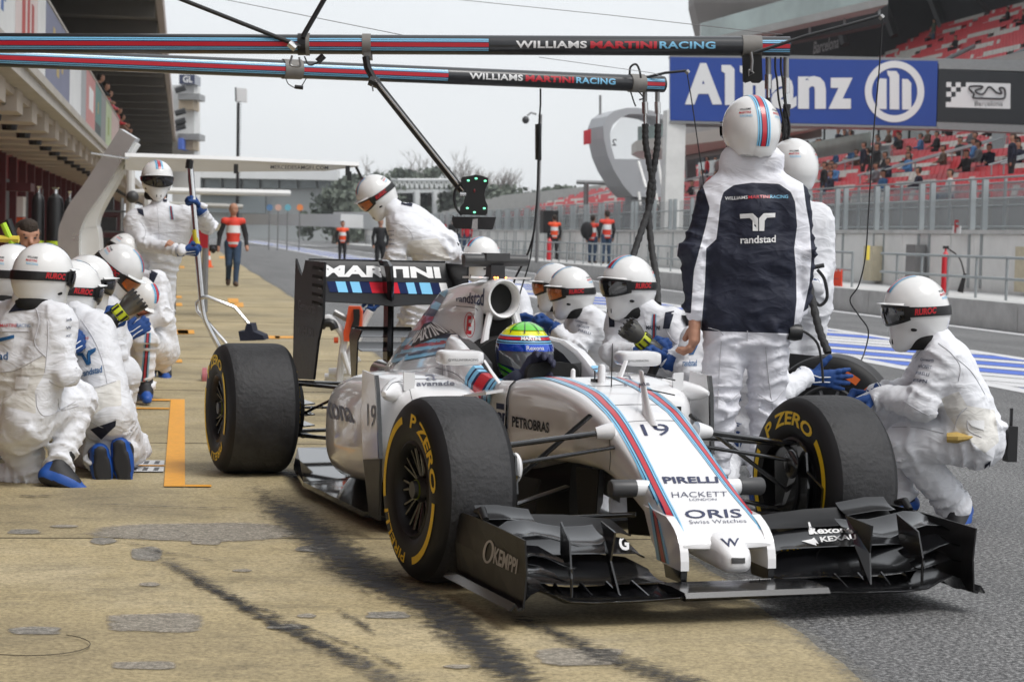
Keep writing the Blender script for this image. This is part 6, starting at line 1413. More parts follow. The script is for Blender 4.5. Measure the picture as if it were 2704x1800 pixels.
# --- behind: standing man half hidden
D = 11.6
J = dict(hd=(2095, 440, 0), nk=(2090, 520, 0), ls=(2040, 570, .0), rs=(2160, 575, .0), le=(2015, 690, 0), lw=(2030, 790, -.1), re=(2175, 690, 0), rw=(2150, 760, -.18), pe=(2100, 800, 0), lk=(2075, 1000, 0), rk=(2125, 1000, .05), la=(2070, 1180, .05), ra=(2122, 1180, .08), lt=(2060, 1230, .3), rt=(2118, 1230, .3))
P2 = person('white suited crew member standing half hidden behind the man in the navy jacket', D, J, (-.5, 0, .9), gog=False, seed=9, hands=[('l', 'relax', (0, -1, 0), (-.5, 0, .5)), ('r', 'relax', (-1, -.5, -.2), (0, 1, .5))])
pdecal(P2, 'randstad', [(2105, 700), (2150, 700), (2150, 685), (2105, 685)], LOGO)
# --- kneeling with arm on the new tyre
D = 10.25
J = dict(hd=(1985, 900, .15), nk=(1985, 960, .1), ls=(1935, 1000, .2), rs=(2035, 990, -.02), le=(1905, 1100, .15), lw=(1960, 1130, .0), re=(2060, 1040, -.1), rw=A6(845, 1030, .10), pe=(1960, 1140, .15), lk=(1900, 1260, -.1), rk=(2035, 1260, -.05), la=(1900, 1260, .28), ra=(2020, 1270, .30), lt=(1900, 1300, .45), rt=(2020, 1300, .45))
P4 = person('crew member kneeling behind the jacket man, reaching a blue glove over the new tyre', D, J, (.6, -.2, .3), seed=11, hands=[('r', 'open', (1, -.06, .1), (.2, 1, -.2)), ('l', 'relax', (0, -1, .2), (1, 0, 0))])
pdecal(P4, 'avanade', [(1952, 1060), (1940, 1005), (1950, 1002), (1962, 1057)], LOGOB)
# --- crouching, back to us, left of the jacket man
D = 10.6
J = dict(hd=(1890, 840, .2), nk=(1868, 880, .15), ls=(1838, 900, -.1), rs=(1895, 910, .25), le=(1820, 990, -.2), lw=(1790, 960, .0), re=(1890, 1010, .3), rw=(1850, 1010, .4), pe=(1868, 1090, .0), lk=(1800, 1180, .2), rk=(1880, 1180, .3), la=(1830, 1240, .05), ra=(1885, 1240, .15), lt=(1790, 1280, .1), rt=(1840, 1280, .2))
P10 = person('crouching crew member whose white back shows between the gun man and the jacket man', D, J, (-.9, -.2, .3), seed=13, hands=[('l', 'grip', (-1, .2, 0), (0, 1, 0))])
pdecal(P10, 'randstad', [A6(0, 960)[:2], A6(92, 960)[:2], A6(92, 915)[:2], A6(0, 915)[:2]], LOGOB); pquad(P10, [A6(40, 880)[:2], A6(70, 880)[:2], A6(110, 795)[:2], A6(70, 795)[:2]], LOGOB, 'suit_emblem')
# --- wheel gun man, rear left wheel
D = 10.9
J = dict(hd=A2(1985, 400), nk=A2(2100, 590), ls=A2(2275, 665, -.05), rs=A2(1930, 640, .12), le=A2(2390, 860, -.22), lw=A2(2260, 930, -.35), re=A2(1880, 860, .0), rw=A2(2080, 870, -.25), pe=A2(2130, 1130, .15), lk=(1790, 1110, -.1), rk=(1660, 1110, -.05), la=(1800, 1225, .1), ra=(1680, 1225, .1), lt=(1760, 1255, -.1), rt=(1640, 1255, -.1))
P5 = person('crew member in dark goggles holding a wheel gun upright beside the cockpit', D, J, (-.85, -.05, -.52), seed=15, h=.012, hands=[('l', 'grip', (-.7, .35, -.1), (0, .9, -.5)), ('r', 'grip', (.7, .2, -.3), (0, 1, -.2))])
stripe3(P5, [A2(2140, 820)[:2], A2(2178, 820)[:2], A2(2178, 600)[:2], A2(2150, 600)[:2]]); pdecal(P5, 'MARTINI', [A2(2108, 705)[:2], A2(2205, 708)[:2], A2(2205, 680)[:2], A2(2108, 678)[:2]], NAVYC, .04)
pquad(P5, [A2(2225, 700)[:2], A2(2270, 700)[:2], A2(2300, 580)[:2], A2(2240, 590)[:2]], NAVYC); pquad(P5, [A2(1855, 690)[:2], A2(1890, 690)[:2], A2(1890, 580)[:2], A2(1850, 590)[:2]], NAVYC)
pdecal(P5, 'Rexona', [A2(1935, 750)[:2], A2(1995, 752)[:2], A2(1995, 735)[:2], A2(1935, 733)[:2]], LOGO)
def wheel_gun(lab, p, d, s=1.):
    d = Vector(d).normalized(); a_ = d.cross(UP).normalized(); t = thing('wheel_gun', lab, 'wheel gun', M=basis(p, a_, d.cross(a_), d) @ Matrix.Scale(s, 4))
    MB().lathe([(.0, -.16), (.045, -.16), (.05, -.12), (.05, -.02), (.04, .0)], BLACK, 20).build('gun_body', t)
    MB().lathe([(.04, .0), (.048, .01), (.048, .045), (.042, .055)], mat('gun_band', srgb('B8C020'), .5), 20).build('yellow_band', t)
    for k in range(8):
        q = 2*math.pi*k/8; MB().box((-.006, -.002, .004), (.006, .004, .05), BLACK, Matrix.Rotation(q, 4, 'Z') @ Matrix.Translation((0, -.05, 0))).build('band_slot', t)
    MB().lathe([(.042, .055), (.055, .09), (.062, .13), (.062, .155), (.054, .155), (.05, .12)], mat('gun_socket', (.16, .155, .14), .35, metal=.8), 24).build('socket', t)
    for k in range(14):
        q = 2*math.pi*k/14; MB().box((-.005, -.003, .13), (.005, .004, .165), DARKGREY, Matrix.Rotation(q, 4, 'Z') @ Matrix.Translation((0, -.06, 0))).build('socket_tooth', t)
    MB().tube([(0, 0, -.10), (.0, .10, -.13), (0, .16, -.14)], [.03, .026, .026], BLACK, 10).build('handle', t)
    return t
wheel_gun('black and yellow wheel gun held by the man beside the cockpit', at(*A2(2110, 805)[:2], 10.55), CR*-.75+UP*.62-CF*.25, .9)
# --- pair further back
D = 13.3
J = dict(hd=A2(1590, 440), nk=A2(1680, 600), ls=A2(1760, 660, -.1), rs=A2(1640, 650, .15), le=A2(1620, 850, -.2), lw=A2(1480, 700, -.1), re=A2(1560, 780, .1), rw=A2(1450, 690, .1), pe=A2(1760, 960, .1), lk=(1500, 1010, -.1), rk=(1500, 1020, .2), la=(1560, 1110, .1), ra=(1550, 1110, .3), lt=(1520, 1140, .1), rt=(1520, 1140, .3))
P6 = person('nearer of two crouching mechanics with orange goggles behind the cockpit', D, J, (-.95, -.1, -.2), lens='o', seed=17, h=.014, hands=[('l', 'grip', (-.8, .5, 0), (0, .8, -.5)), ('r', 'relax', (-.5, -.7, -.2), (0, 1, 0))])
for i, s in enumerate(('Genworth', 'HACKETT', 'PIRELLI')): pdecal(P6, s, [A2(1620+10*i, 650+35*i)[:2], A2(1700+10*i, 672+35*i)[:2], A2(1705+10*i, 655+35*i)[:2], A2(1625+10*i, 632+35*i)[:2]], LOGO)
D = 14.3
J = dict(hd=A2(1475, 405), nk=A2(1540, 540), ls=A2(1590, 600, -.1), rs=A2(1500, 600, .2), le=A2(1480, 740, -.1), lw=A2(1370, 640, -.1), re=A2(1450, 740, .2), rw=A2(1350, 700, .1), pe=A2(1600, 850, .1), lk=(1460, 980, -.1), rk=(1440, 980, .2), la=(1510, 1080, .1), ra=(1500, 1080, .3), lt=(1480, 1110, .1), rt=(1470, 1110, .3))
P7 = person('farther of two crouching mechanics with orange goggles behind the cockpit', D, J, (-.95, -.1, -.1), lens='o', seed=19, h=.016, hands=[('l', 'relax', (-1, -.2, 0), (0, 1, 0)), ('r', 'grip', (-1, 0, 0), (0, 1, 0))])
# --- behind the airbox
D = 15.6
J = dict(hd=(1272, 680, 0), nk=(1300, 735, 0), ls=(1362, 780, -.1), rs=(1275, 790, .2), le=(1385, 850, -.15), lw=(1330, 860, -.3), re=(1290, 860, .2), rw=(1250, 850, -.1), pe=(1360, 900, .1), lk=(1290, 950, -.1), rk=(1260, 950, .2), la=(1340, 1040, .1), ra=(1330, 1040, .3), lt=(1310, 1060, .1), rt=(1300, 1060, .3))
P9 = person('crouching mechanic with red goggles half hidden behind the air intake', D, J, (-.8, -.1, -.6), lens='o', seed=21, h=.016, hands=[('l', 'grip', (-1, 0, 0), (0, 1, 0))])
# --- bending man at the rear
A3 = lambda x, y, d=0: (900+x*.2547, 400+y*.2547, d)
D = 15.8
J = dict(hd=A3(365, 450), nk=A3(540, 590), ls=A3(640, 800, -.17), rs=A3(700, 680, .2), le=A3(570, 1090, -.2), lw=(1005, 760, -.15), re=A3(600, 1000, .2), rw=(985, 770, .2), pe=A3(1010, 1010, 0), lh=A3(1000, 1060, -.1), rh=A3(1000, 1020, .12), lk=(1105, 850, -.1), rk=(1085, 850, .15), la=(1120, 1010, -.05), ra=(1100, 1010, .2), lt=(1080, 1045, -.1), rt=(1060, 1045, .15))
P8 = person('crew member bending over behind the rear wing with orange goggles', D, J, (-.72, -.62, -.25), lens='o', seed=23, suit=PANEL, paint=cream([A3(*p) for p in ((660, 1130), (700, 930), (1000, 900), (1150, 1130))]), h=.014, hands=[('l', 'relax', (-.15, -1, 0), (0, 0, 1)), ('r', 'relax', (-.15, -1, 0), (0, 0, 1))], fat=1.28, baggy=1.2)
pquad(P8, [A3(625, 550)[:2], A3(735, 575)[:2], A3(745, 545)[:2], A3(625, 505)[:2]], NAVYC)
for i in range(4): pdecal(P8, ('Genworth', 'HACKETT', 'PIRELLI', 'ESPN')[i], [A3(485, 832+46*i)[:2], A3(555, 830+46*i)[:2], A3(555, 812+46*i)[:2], A3(485, 814+46*i)[:2]], LOGO)
b = MB(); q = at(*A3(1150, 1040)[:2], D-.05); b.box((-.02, -.03, -.09), (.02, .03, .08), BLACK, Matrix.Translation(q) @ Matrix.Rotation(.5, 4, 'Y')); tag(b.build('radio_handset'), 'black radio on the hip of the bending man behind the rear wing', 'radio')
# --- left group
D = 9.8
J = dict(hd=A4(298, 335, .12), nk=A4(190, 520, .10), rs=A4(400, 640, .02), ls=A4(-20, 640, .25), re=A4(445, 1010, -.05), rw=A4(420, 860, .30), le=A4(-70, 1000, .3), lw=A4(100, 1050, .5), pe=A4(130, 1340, .08), rh=A4(190, 1330, -.02), lh=A4(60, 1330, .18), rk=A4(560, 1180, .28), ra=(152, 1236, .05), rt=(232, 1290, .05), lk=(92, 1262, .20), la=(-110, 1262, .25), lt=(-170, 1290, .3))
L1 = person('kneeling crew member in white suit nearest the camera on the left edge', D, J, (.75, -.08, .62), seed=31, suit=PANEL, paint=cream([A4(*p) for p in ((-100, 1000), (60, 990), (320, 880), (310, 1000), (240, 1130), (250, 1290), (150, 1260), (60, 1240), (-100, 1150))]), h=.011, wr=.013, hands=[('r', 'relax', (.5, .3, .6), (0, 1, 0))], fat=1.08)
pdecal(L1, 'MARTINI', [A4(5, 690)[:2], A4(115, 690)[:2], A4(115, 665)[:2], A4(5, 668)[:2]], RED_P, .01); pdecal(L1, 'RACING', [A4(118, 690)[:2], A4(215, 690)[:2], A4(215, 668)[:2], A4(118, 665)[:2]], LOGOB, 0)
pdecal(L1, 'randstad', [A4(-190, 915)[:2], A4(57, 915)[:2], A4(57, 862)[:2], A4(-190, 862)[:2]], LOGOB, .01); pquad(L1, [A4(0, 790)[:2], A4(0, 765)[:2], A4(100, 742)[:2], A4(100, 765)[:2]], LOGOB, 'suit_emblem')
pquad(L1, [A4(60, 590)[:2], A4(190, 570)[:2], A4(225, 495)[:2], A4(130, 500)[:2]], NAVYC); pquad(L1, [A4(105, 1115)[:2], A4(192, 1118)[:2], A4(205, 1035)[:2], A4(115, 1030)[:2]], WHITE_TXT)
for i, s in enumerate(('Genworth', 'W', 'HACKETT')): pdecal(L1, s, [A4(455, 650+55*i)[:2], A4(490, 645+55*i)[:2], A4(490, 625+55*i)[:2], A4(455, 630+55*i)[:2]], LOGO)
D = 10.7
J = dict(hd=A4(80, 325), nk=A4(0, 500), rs=A4(120, 620, -.05), ls=A4(-230, 620, .2), re=A4(150, 950), rw=A4(250, 900, .3), le=A4(-250, 950, .2), lw=A4(-100, 1000, .4), pe=A4(-90, 1230, .05), rk=A4(250, 1150, .25), ra=(70, 1200, .1), rt=(130, 1235, .1), lk=(-20, 1220, .3), la=(-180, 1215, .3), lt=(-220, 1235, .3))
L2 = person('kneeling crew member cut off at the left edge behind the nearest one', D, J, (.8, -.08, .55), seed=33, hands=[('r', 'relax', (.5, .3, .6), (0, 1, 0))])
D = 10.3
J = dict(hd=A4(500, 440, .15), nk=A4(520, 590, .1), rs=A4(660, 690, .05), ls=A4(470, 680, .25), re=A4(600, 900, .25), rw=A4(690, 690, .10), le=A4(480, 950, .35), lw=A4(600, 980, .45), pe=A4(705, 1290, .0), rk=(345, 1190, .32), lk=(240, 1195, .35), ra=(322, 1190, -.05), la=(262, 1205, -.08), rt=(335, 1258, -.02), lt=(268, 1262, -.05))
L3 = person('kneeling gun man on the left with blue lettering across his white back', D, J, (.8, -.1, .6), seed=35, suit=PANEL, paint=cream([A4(*p) for p in ((560, 1110), (700, 1090), (830, 1050), (840, 1230), (720, 1240), (640, 1300), (600, 1250))]), h=.012, wr=.012, hands=[('r', 'grip', (.6, .3, .1), (0, .9, -.4))])
pdecal(L3, 'MARTINI', [A4(535, 790)[:2], A4(612, 775)[:2], A4(612, 755)[:2], A4(535, 768)[:2]], RED_P, .01); pdecal(L3, 'randstad', [A4(565, 1032)[:2], A4(705, 1000)[:2], A4(705, 955)[:2], A4(565, 985)[:2]], LOGOB, .02)
for q in ([(535, 865), (575, 865), (625, 950), (600, 950), (565, 890), (535, 885)], [(662, 830), (610, 850), (600, 880), (612, 945), (632, 940), (625, 885), (662, 855)]):
    b = MB(); c_ = np.mean(q, 0); n = len(q); put(b, q, [tuple(range(n))], lambda u, v: pixcast(L3[2], [A4(u, v)[:2]]*4, L3[3], .004)(0, 0), LOGOB); b.build('suit_emblem', L3[1], fix=False)
pquad(L3, [A4(625, 1390)[:2], A4(700, 1460)[:2], A4(795, 1370)[:2], A4(800, 1330)[:2]], NAVYC); pquad(L3, [A4(490, 680)[:2], A4(525, 670)[:2], A4(520, 610)[:2], A4(490, 590)[:2]], NAVYC)
wheel_gun('black and yellow wheel gun held up by the kneeling man on the left', at(*A4(800, 615)[:2], 10.42), CR*.75+UP*.62+CF*.1, .95)
D = 11.5
J = dict(hd=A4(600, 385), nk=A4(560, 540), rs=A4(640, 620), ls=A4(470, 620, .2), re=A4(660, 850), rw=A4(760, 850, .2), le=A4(460, 850, .2), lw=A4(560, 900, .4), pe=A4(600, 1130), rk=A4(800, 1180, .2), lk=A4(700, 1250, .35), ra=(300, 1170, .0), la=(210, 1170, .25), rt=(350, 1190, .0), lt=(160, 1190, .3))
L4 = person('crew member mostly hidden behind the gun man on the left, brimmed helmet showing', D, J, (.95, -.1, .2), seed=37, h=.016, stripes=False)
D = 12.2
J = dict(hd=A4(812, 295), nk=A4(700, 380), rs=A4(735, 560, -.1), ls=A4(690, 500, .2), re=A4(800, 880, -.15), rw=A4(860, 760, .1), le=A4(720, 800, .2), lw=A4(850, 800, .3), pe=A4(750, 1060, .1), rk=A4(870, 1000, -.1), ra=(326, 1100, .0), rt=(340, 1165, -.15), lk=A4(820, 1100, .25), la=(250, 1140, .3), lt=(210, 1160, .3))
L5 = person('crew member leaning forward on the left with goggle strap slanting across his helmet', D, J, (.72, -.62, -.05), lens='o', seed=39, h=.013, hands=[('r', 'relax', (.6, .4, .2), (0, 1, 0))])
for i, s in enumerate(('HACKETT', 'PIRELLI', 'ESPN')): pdecal(L5, s, [A4(745, 845+50*i)[:2], A4(800, 845+50*i)[:2], A4(800, 822+50*i)[:2], A4(745, 822+50*i)[:2]], LOGO)
D = 14.8
J = dict(hd=A4(975, 490, -.15), nk=A4(990, 400, .0), rs=A4(1075, 370, -.12), ls=A4(920, 420, .15), re=A4(1120, 610, -.2), rw=A4(930, 690, -.25), le=A4(900, 640, .1), lw=A4(960, 720, -.1), pe=A4(1090, 850, .25), rk=A4(1005, 780, -.25), ra=A4(1000, 1080, -.20), rt=A4(1030, 1180, -.5), lk=A4(950, 850, .1), la=A4(930, 1180, .1), lt=A4(960, 1210, -.2))
L6 = person('crew member bowed over his raised knee with orange goggles near the jack', D, J, (.55, -.75, -.35), lens='o', seed=41, h=.014, hands=[('r', 'grip', (-1, 0, -.1), (0, 1, 0))])
stripe3(L6, [A4(970, 1060)[:2], A4(1020, 1060)[:2], A4(1042, 730)[:2], A4(1000, 730)[:2]]); pquad(L6, [A4(1030, 380)[:2], A4(1055, 395)[:2], A4(1090, 320)[:2], A4(1035, 295)[:2]], NAVYC)
D = 17.2
J = dict(hd=A4(860, 170), nk=A4(900, 290), rs=A4(980, 350, -.1), ls=A4(860, 350, .15), re=A4(1000, 560), rw=A4(930, 600, -.2), le=A4(840, 560, .1), lw=A4(900, 620, -.1), pe=A4(960, 700, .15), rk=A4(900, 760, -.2), ra=A4(930, 980, -.1), rt=A4(960, 1010, -.3), lk=A4(870, 780, .1), la=A4(850, 990, .1), lt=A4(880, 1010, -.1))
L7 = person('crew member at the back of the left group, striped helmet top showing', D, J, (.7, -.45, .2), seed=43, h=.018)
# --- jack man
VV = lambda x, y, d=0: (x*1.1482, y*1.1482, d)
D = 17.3
J = dict(hd=VV(361, 412), nk=VV(368, 475), rs=VV(310, 503, -.05), ls=VV(430, 495, .0), re=VV(330, 560, -.15), rw=VV(417, 577, -.33), le=VV(482, 520, -.05), lw=VV(462, 484, -.26), pe=VV(352, 605), rk=VV(340, 735, -.05), lk=VV(378, 730, .0), ra=VV(345, 840, .05), la=VV(378, 845, .05), rt=VV(335, 870, -.3), lt=VV(390, 870, -.3))
L8 = person('jack man standing on the left gripping a tall steel jack handle', D, J, (.35, -.12, -1), seed=45, h=.014, hands=[('r', 'grip', (1, .0, -.1), (0, .8, -.5)), ('l', 'grip', (-.6, .75, -.2), (.6, .6, -.5))])
pquad(L8, [VV(375, 465)[:2], VV(383, 465)[:2], VV(388, 442)[:2], VV(372, 440)[:2]], NAVYC); pquad(L8, [VV(318, 490)[:2], VV(332, 498)[:2], VV(325, 465)[:2], VV(312, 470)[:2]], NAVYC); pquad(L8, [VV(405, 470)[:2], VV(418, 472)[:2], VV(415, 448)[:2], VV(402, 448)[:2]], NAVYC)
stripe3(L8, [VV(392, 505)[:2], VV(400, 505)[:2], VV(396, 475)[:2], VV(389, 475)[:2]])
MB().tube([at(*VV(385, 562)[:2], D-.28)-Vector(L8[0].location), at(*VV(408, 575)[:2], D-.30)-Vector(L8[0].location)], [.045, .04], SKIN, 10).build('forearm', L8[0])
for pp, C_, runs in ((P3, A6, [[(1760, 800), (1850, 870), (1910, 960), (1900, 1060)], [(1690, 800), (1640, 850), (1600, 900)], [(1960, 1240), (1900, 1300), (1870, 1400)], [(1960, 1330), (1970, 1400), (2060, 1450)], [(1880, 900), (1990, 1000), (2080, 1150)], [(1520, 1200), (1620, 1260), (1700, 1300)], [(1440, 1380), (1600, 1380), (1800, 1420)]]), (L1, A4, [[(230, 520), (270, 640), (240, 800), (320, 900)], [(0, 1000), (120, 980), (300, 880)], [(330, 650), (330, 800), (310, 1000)], [(250, 1150), (260, 1250), (330, 1300), (520, 1200)], [(400, 1180), (420, 1260), (540, 1230)], [(0, 720), (100, 720), (200, 720)], [(340, 1060), (420, 1100), (520, 1060)]]),
                     (L3, A4, [[(560, 640), (640, 760), (700, 900), (740, 1080)], [(560, 1120), (680, 1100), (800, 1060)], [(620, 1340), (720, 1380), (800, 1320)]]), (P8, A3, [[(480, 740), (600, 750), (720, 830), (740, 920), (690, 960)], [(660, 1110), (800, 1060), (1000, 1100)]]), (P1, A5, [[(230, 1480), (300, 1500), (330, 1530)], [(490, 1500), (490, 1568)], [(860, 1000), (900, 1020)]]), (P5, A2, [[(1870, 640), (1960, 660), (2060, 640)], [(2100, 640), (2130, 800), (2120, 900)], [(2240, 700), (2290, 780), (2350, 830)]]), (L8, VV, [[(362, 480), (366, 540), (360, 600)], [(320, 505), (335, 530), (330, 555)], [(312, 590), (350, 605), (395, 598)]])):
    for r_ in runs: pline(pp, [C_(*p)[:2] for p in r_])
for lk_ in ([(1905, 900), (1900, 980), (1895, 1080)], [(2020, 900), (2030, 1000), (2040, 1080)], [(1880, 1040), (1920, 1060), (1950, 1040)], [(2000, 1040), (2040, 1060), (2070, 1030)]): pline(P1, lk_)
# ================================================================ DRIVER
dr = thing('person', 'racing driver in the cockpit with a bright blue, yellow and green helmet', 'person', M=CARM)
hc = Vector((-1.30, 0, .738))
def dh(name, pr, m, par=dr, hh=.007, k=.04): V, F_ = sdf_mesh(pr, hh, k); return link(name, mesh_from(V, F_, name, [m]), par, Matrix.Translation(hc)), BVHTree.FromPolygons([Vector(v) for v in V], F_.tolist())
body_pr = [((0, 0, -.33), (-.03, 0, -.16), .15, .12, (1, 0, 0), 1.2), ((0, -.17, -.20), (0, .17, -.20), .07, .07), ((-.02, 0, -.18), (-.01, 0, -.08), .07, .06), ((0, -.17, -.20), (.14, -.21, -.20), .055, .05), ((.14, -.21, -.20), (.27, -.13, -.09), .05, .04), ((0, .17, -.20), (.14, .21, -.22), .055, .05), ((.14, .21, -.22), (.28, .13, -.12), .05, .04)]
dh('body', body_pr, NAVYC, hh=.012)
DBLUE = mat('driver_blue', srgb('1B2F6A'), .15, coat=1, noise=.1); DGREEN = mat('driver_green', srgb('5FCB2E'), .2, coat=1); DYEL = mat('driver_yellow', srgb('E2E426'), .2, coat=1)
hel, hb = dh('helmet', [((-.01, 0, .005), (-.008, 0, .005), .130, .130, (0, 1, 0), 1.06), ((.02, 0, -.05), (.045, 0, -.07), .095, .08)], DBLUE, k=.05)
def hsp(az, el, off=0.):
    d = Vector((math.cos(R(az))*math.cos(R(el)), math.sin(R(az))*math.cos(R(el)), math.sin(R(el)))); h = hb.ray_cast(d*.4, -d); return (h[0] if h[0] is not None else d*.12)+d*off
def hpatch(name, a0, a1, e0, e1, m, off=.003, na=30, ne=6, tip=None):
    vs = [hsp(a0+(a1-a0)*i/na, (e0(a0+(a1-a0)*i/na) if callable(e0) else e0)+((e1(a0+(a1-a0)*i/na) if callable(e1) else e1)-(e0(a0+(a1-a0)*i/na) if callable(e0) else e0))*j/ne, off) for i in range(na+1) for j in range(ne+1)]
    w_ = ne+1; return MB().add(vs, [(i*w_+j, (i+1)*w_+j, (i+1)*w_+j+1, i*w_+j+1) for i in range(na) for j in range(ne)], m, True).build(name, hel, fix=False)
hpatch('crown_paint', -180, 180, 40, 89.5, DYEL, .002, 40, 8)
hpatch('crown_crest', -70, 70, 52, 84, DGREEN, .006, 14, 5)
for a_ in (-60, -20, 20, 60): hpatch('crown_line', a_-1.5, a_+1.5, 44, 80, DARK_TXT, .008, 2, 8)
for e0, e1, m_ in ((26, 28.5, LBLUE), (28.5, 31, NAVY_P), (31, 36.5, RED_P), (36.5, 38, NAVY_P), (38, 40, LBLUE), (21.5, 23.5, LBLUE), (23.5, 26, NAVY_P)): hpatch('stripe', -180, 180, e0, e1, m_, .003, 48, 1)
hpatch('visor', -78, 78, lambda a: -24+8*abs(a/78)**2, lambda a: 14, mat('clear_visor', (.10, .11, .12), .05, coat=1), .005, 40, 8)
hpatch('visor_strip', -80, 80, lambda a: 8, lambda a: 21.5, mat('visor_blue', srgb('1B4FC4'), .08, metal=.5, coat=1), .007, 40, 4)
hpatch('chin_paint', -85, 85, -62, lambda a: -36+20*abs(a/85)**1.5, DGREEN, .003, 40, 5); hpatch('chin_stripe', -85, 85, lambda a: -46+20*abs(a/85)**1.5, lambda a: -42+20*abs(a/85)**1.5, NAVY_P, .005, 40, 1); hpatch('chin_panel', -40, 40, -70, -52, NAVY_P, .005, 20, 3)
b = MB(); lettering(b, 'MARTINI', lambda u, v: hsp(-28+46*u, 30+7*v, .006), WHITE_TXT, .05, 0, 1, 8, 1); b.build('helmet_lettering', hel, fix=False)
b = MB(); lettering(b, 'Rexona', lambda u, v: hsp(-16+36*u, 11+7.5*v, .010), WHITE_TXT, .01, 0, 1, 8, 1); b.build('helmet_lettering', hel, fix=False)
b = MB(); lettering(b, 'WIHURI', lambda u, v: hsp(-50+34*u, -50+6*v, .008), WHITE_TXT, .02, 0, 1, 8, 1); b.build('helmet_lettering', hel, fix=False)
GLK = mat('driver_glove', (.02, .022, .05), .7, noise=.1)
hm = hand_mesh('relax', GLK)
link('glove', hm, dr, basis(hc+Vector((.27, -.10, -.09)), Vector((.35, .5, .8)).normalized(), Vector((0, .85, -.53)).normalized(), Vector((.35, .5, .8)).normalized().cross(Vector((0, .85, -.53)).normalized())) @ Matrix.Scale(1.1, 4)); link('glove', HANDS['grip'], dr, basis(hc+Vector((.29, .13, -.12)), Vector((0, -.6, .8)), Vector((1, 0, 0)), Vector((0, .8, .6))))
# ================================================================ OVERHEAD GANTRY OF THE PIT BOX
BEAM = mat('beam_black', (.016, .017, .02), .3, coat=.4, noise=.1, nscale=2); TAPE = mat('grey_tape', (.20, .19, .175), .6, noise=.12, nscale=20)
V2 = lambda x, y: (x*1.1482, y*1.1482)
BANDS = [(.54, .42, LBLUE), (.42, .36, NAVY_P), (.36, .24, LBLUE), (.24, .13, NAVY_P), (.13, -.27, RED_P), (-.27, -.36, NAVY_P), (-.36, -.47, LBLUE), (-.47, -.53, NAVY_P), (-.53, -.64, LBLUE)]
def beam(label, pts, rad, runs, txt, bands=BANDS):
    a, b = [at(*p[:2], p[2]) for p in pts]; ax = (b-a).normalized(); L_ = (b-a).length; n = -CF; n = (n-ax*n.dot(ax)).normalized(); u = ax.cross(n); u = u if u.z > 0 else -u
    t = thing('gantry_beam', label, 'gantry')
    MB().tube([a, b], rad, BEAM, 32).build('tube', t)
    def tt(vx): # parameter along the axis for a photo column
        lo, hi = 0, 1
        for _ in range(30):
            m_ = (lo+hi)/2; lo, hi = (m_, hi) if pix([a+(b-a)*m_])[0][0] < vx*1.1482 else (lo, m_)
        return lo
    def sp(f_, s, off): c = math.sqrt(max(0, 1-s*s)); return a+(b-a)*f_+(n*c+u*s)*(rad+off)
    for x0, x1 in runs:
        f0, f1 = tt(x0), tt(x1)
        for s0, s1, m_ in bands:
            MB().add([sp(f0, s0, .0012), sp(f1, s0, .0012), sp(f1, s1, .0012), sp(f0, s1, .0012)], [(0, 1, 2, 3)], m_).build('stripe', t, fix=False)
    for s, x0, x1, m_ in txt:
        q = MB(); f0, f1 = tt(x0), tt(x1); lettering(q, s, lambda uu, vv: sp(f0+(f1-f0)*uu, -.36+.72*vv, .0015), m_, .03 if m_ != RED_P else .045, 0, 1.05, 1, 5); q.build('lettering', t, fix=False)
    return t, a, b, tt, rad
TXT1 = [('WILLIAMS', 1185, 1348, WHITE_TXT), ('MARTINI', 1356, 1508, RED_P), ('RACING', 1514, 1642, LBLUE)]
g1 = beam('nearer black overhead gantry beam with blue and red stripes and white lettering', [(-250, 113, 11.35), (2085, 123, 11.6)], .054, [(-200, 1123), (1750, 1813)], TXT1)
g2 = beam('farther black overhead gantry beam with blue and red stripes and small lettering', [(-250, 142, 11.6), (1751, 223, 13.8)], .054, [(-200, 1023), (1478, 1520)], [('WILLIAMS', 1071, 1194, WHITE_TXT), ('MARTINI', 1200, 1311, RED_P), ('RACING', 1316, 1406, LBLUE)])
def collar(g, x, w, m, nm='clamp', r=.006):
    t, a, b, tt, rad = g; f0, f1 = tt(x-w/2), tt(x+w/2); MB().tube([a+(b-a)*f0, a+(b-a)*f1], rad+r, m, 28).build(nm, t)
collar(g1, 698, 26, BLACK); collar(g1, 708, 9, TAPE, r=.008); collar(g1, 843, 20, TAPE); collar(g1, 1728, 44, TAPE); collar(g2, 671, 42, TAPE); collar(g2, 1463, 32, TAPE)
T1 = g1[0]; T2 = g2[0]
def tb(par, pts, r, m, nm, D, n=8, sm=0):
    q = [at(*V2(p[0], p[1]), D+(p[2] if len(p) > 2 else 0)) for p in pts]
    if sm: q = smooth_path(q, sm)
    return MB().tube(q, r, m, n).build(nm, par)
tb(T1, [(300, -45), (415, -2), (668, 98), (690, 108)], .012, BLACK, 'stay_rod', 11.4); tb(T1, [(770, -40), (745, 0), (696, 85)], .014, BLACK, 'stay_rod', 11.4)
tb(T1, [(665, 100), (680, 112)], .02, SILVER, 'rod_end', 11.33); tb(T1, [(672, 128), (668, 150), (690, 152), (688, 132)], .006, GREY, 'shackle', 11.35, sm=4)
tb(T1, [(700, 130), (712, 150), (740, 140)], .004, BLACK, 'cable', 11.35, sm=5); tb(T1, [(730, 142), (745, 128)], .018, BLACK, 'connector', 11.35); tb(T2, [(657, 180), (665, 195), (688, 203), (705, 180)], .003, DARKGREY, 'cable', 12.2, sm=5); tb(T2, [(678, 200), (697, 202)], .012, BLACK, 'connector', 12.2)
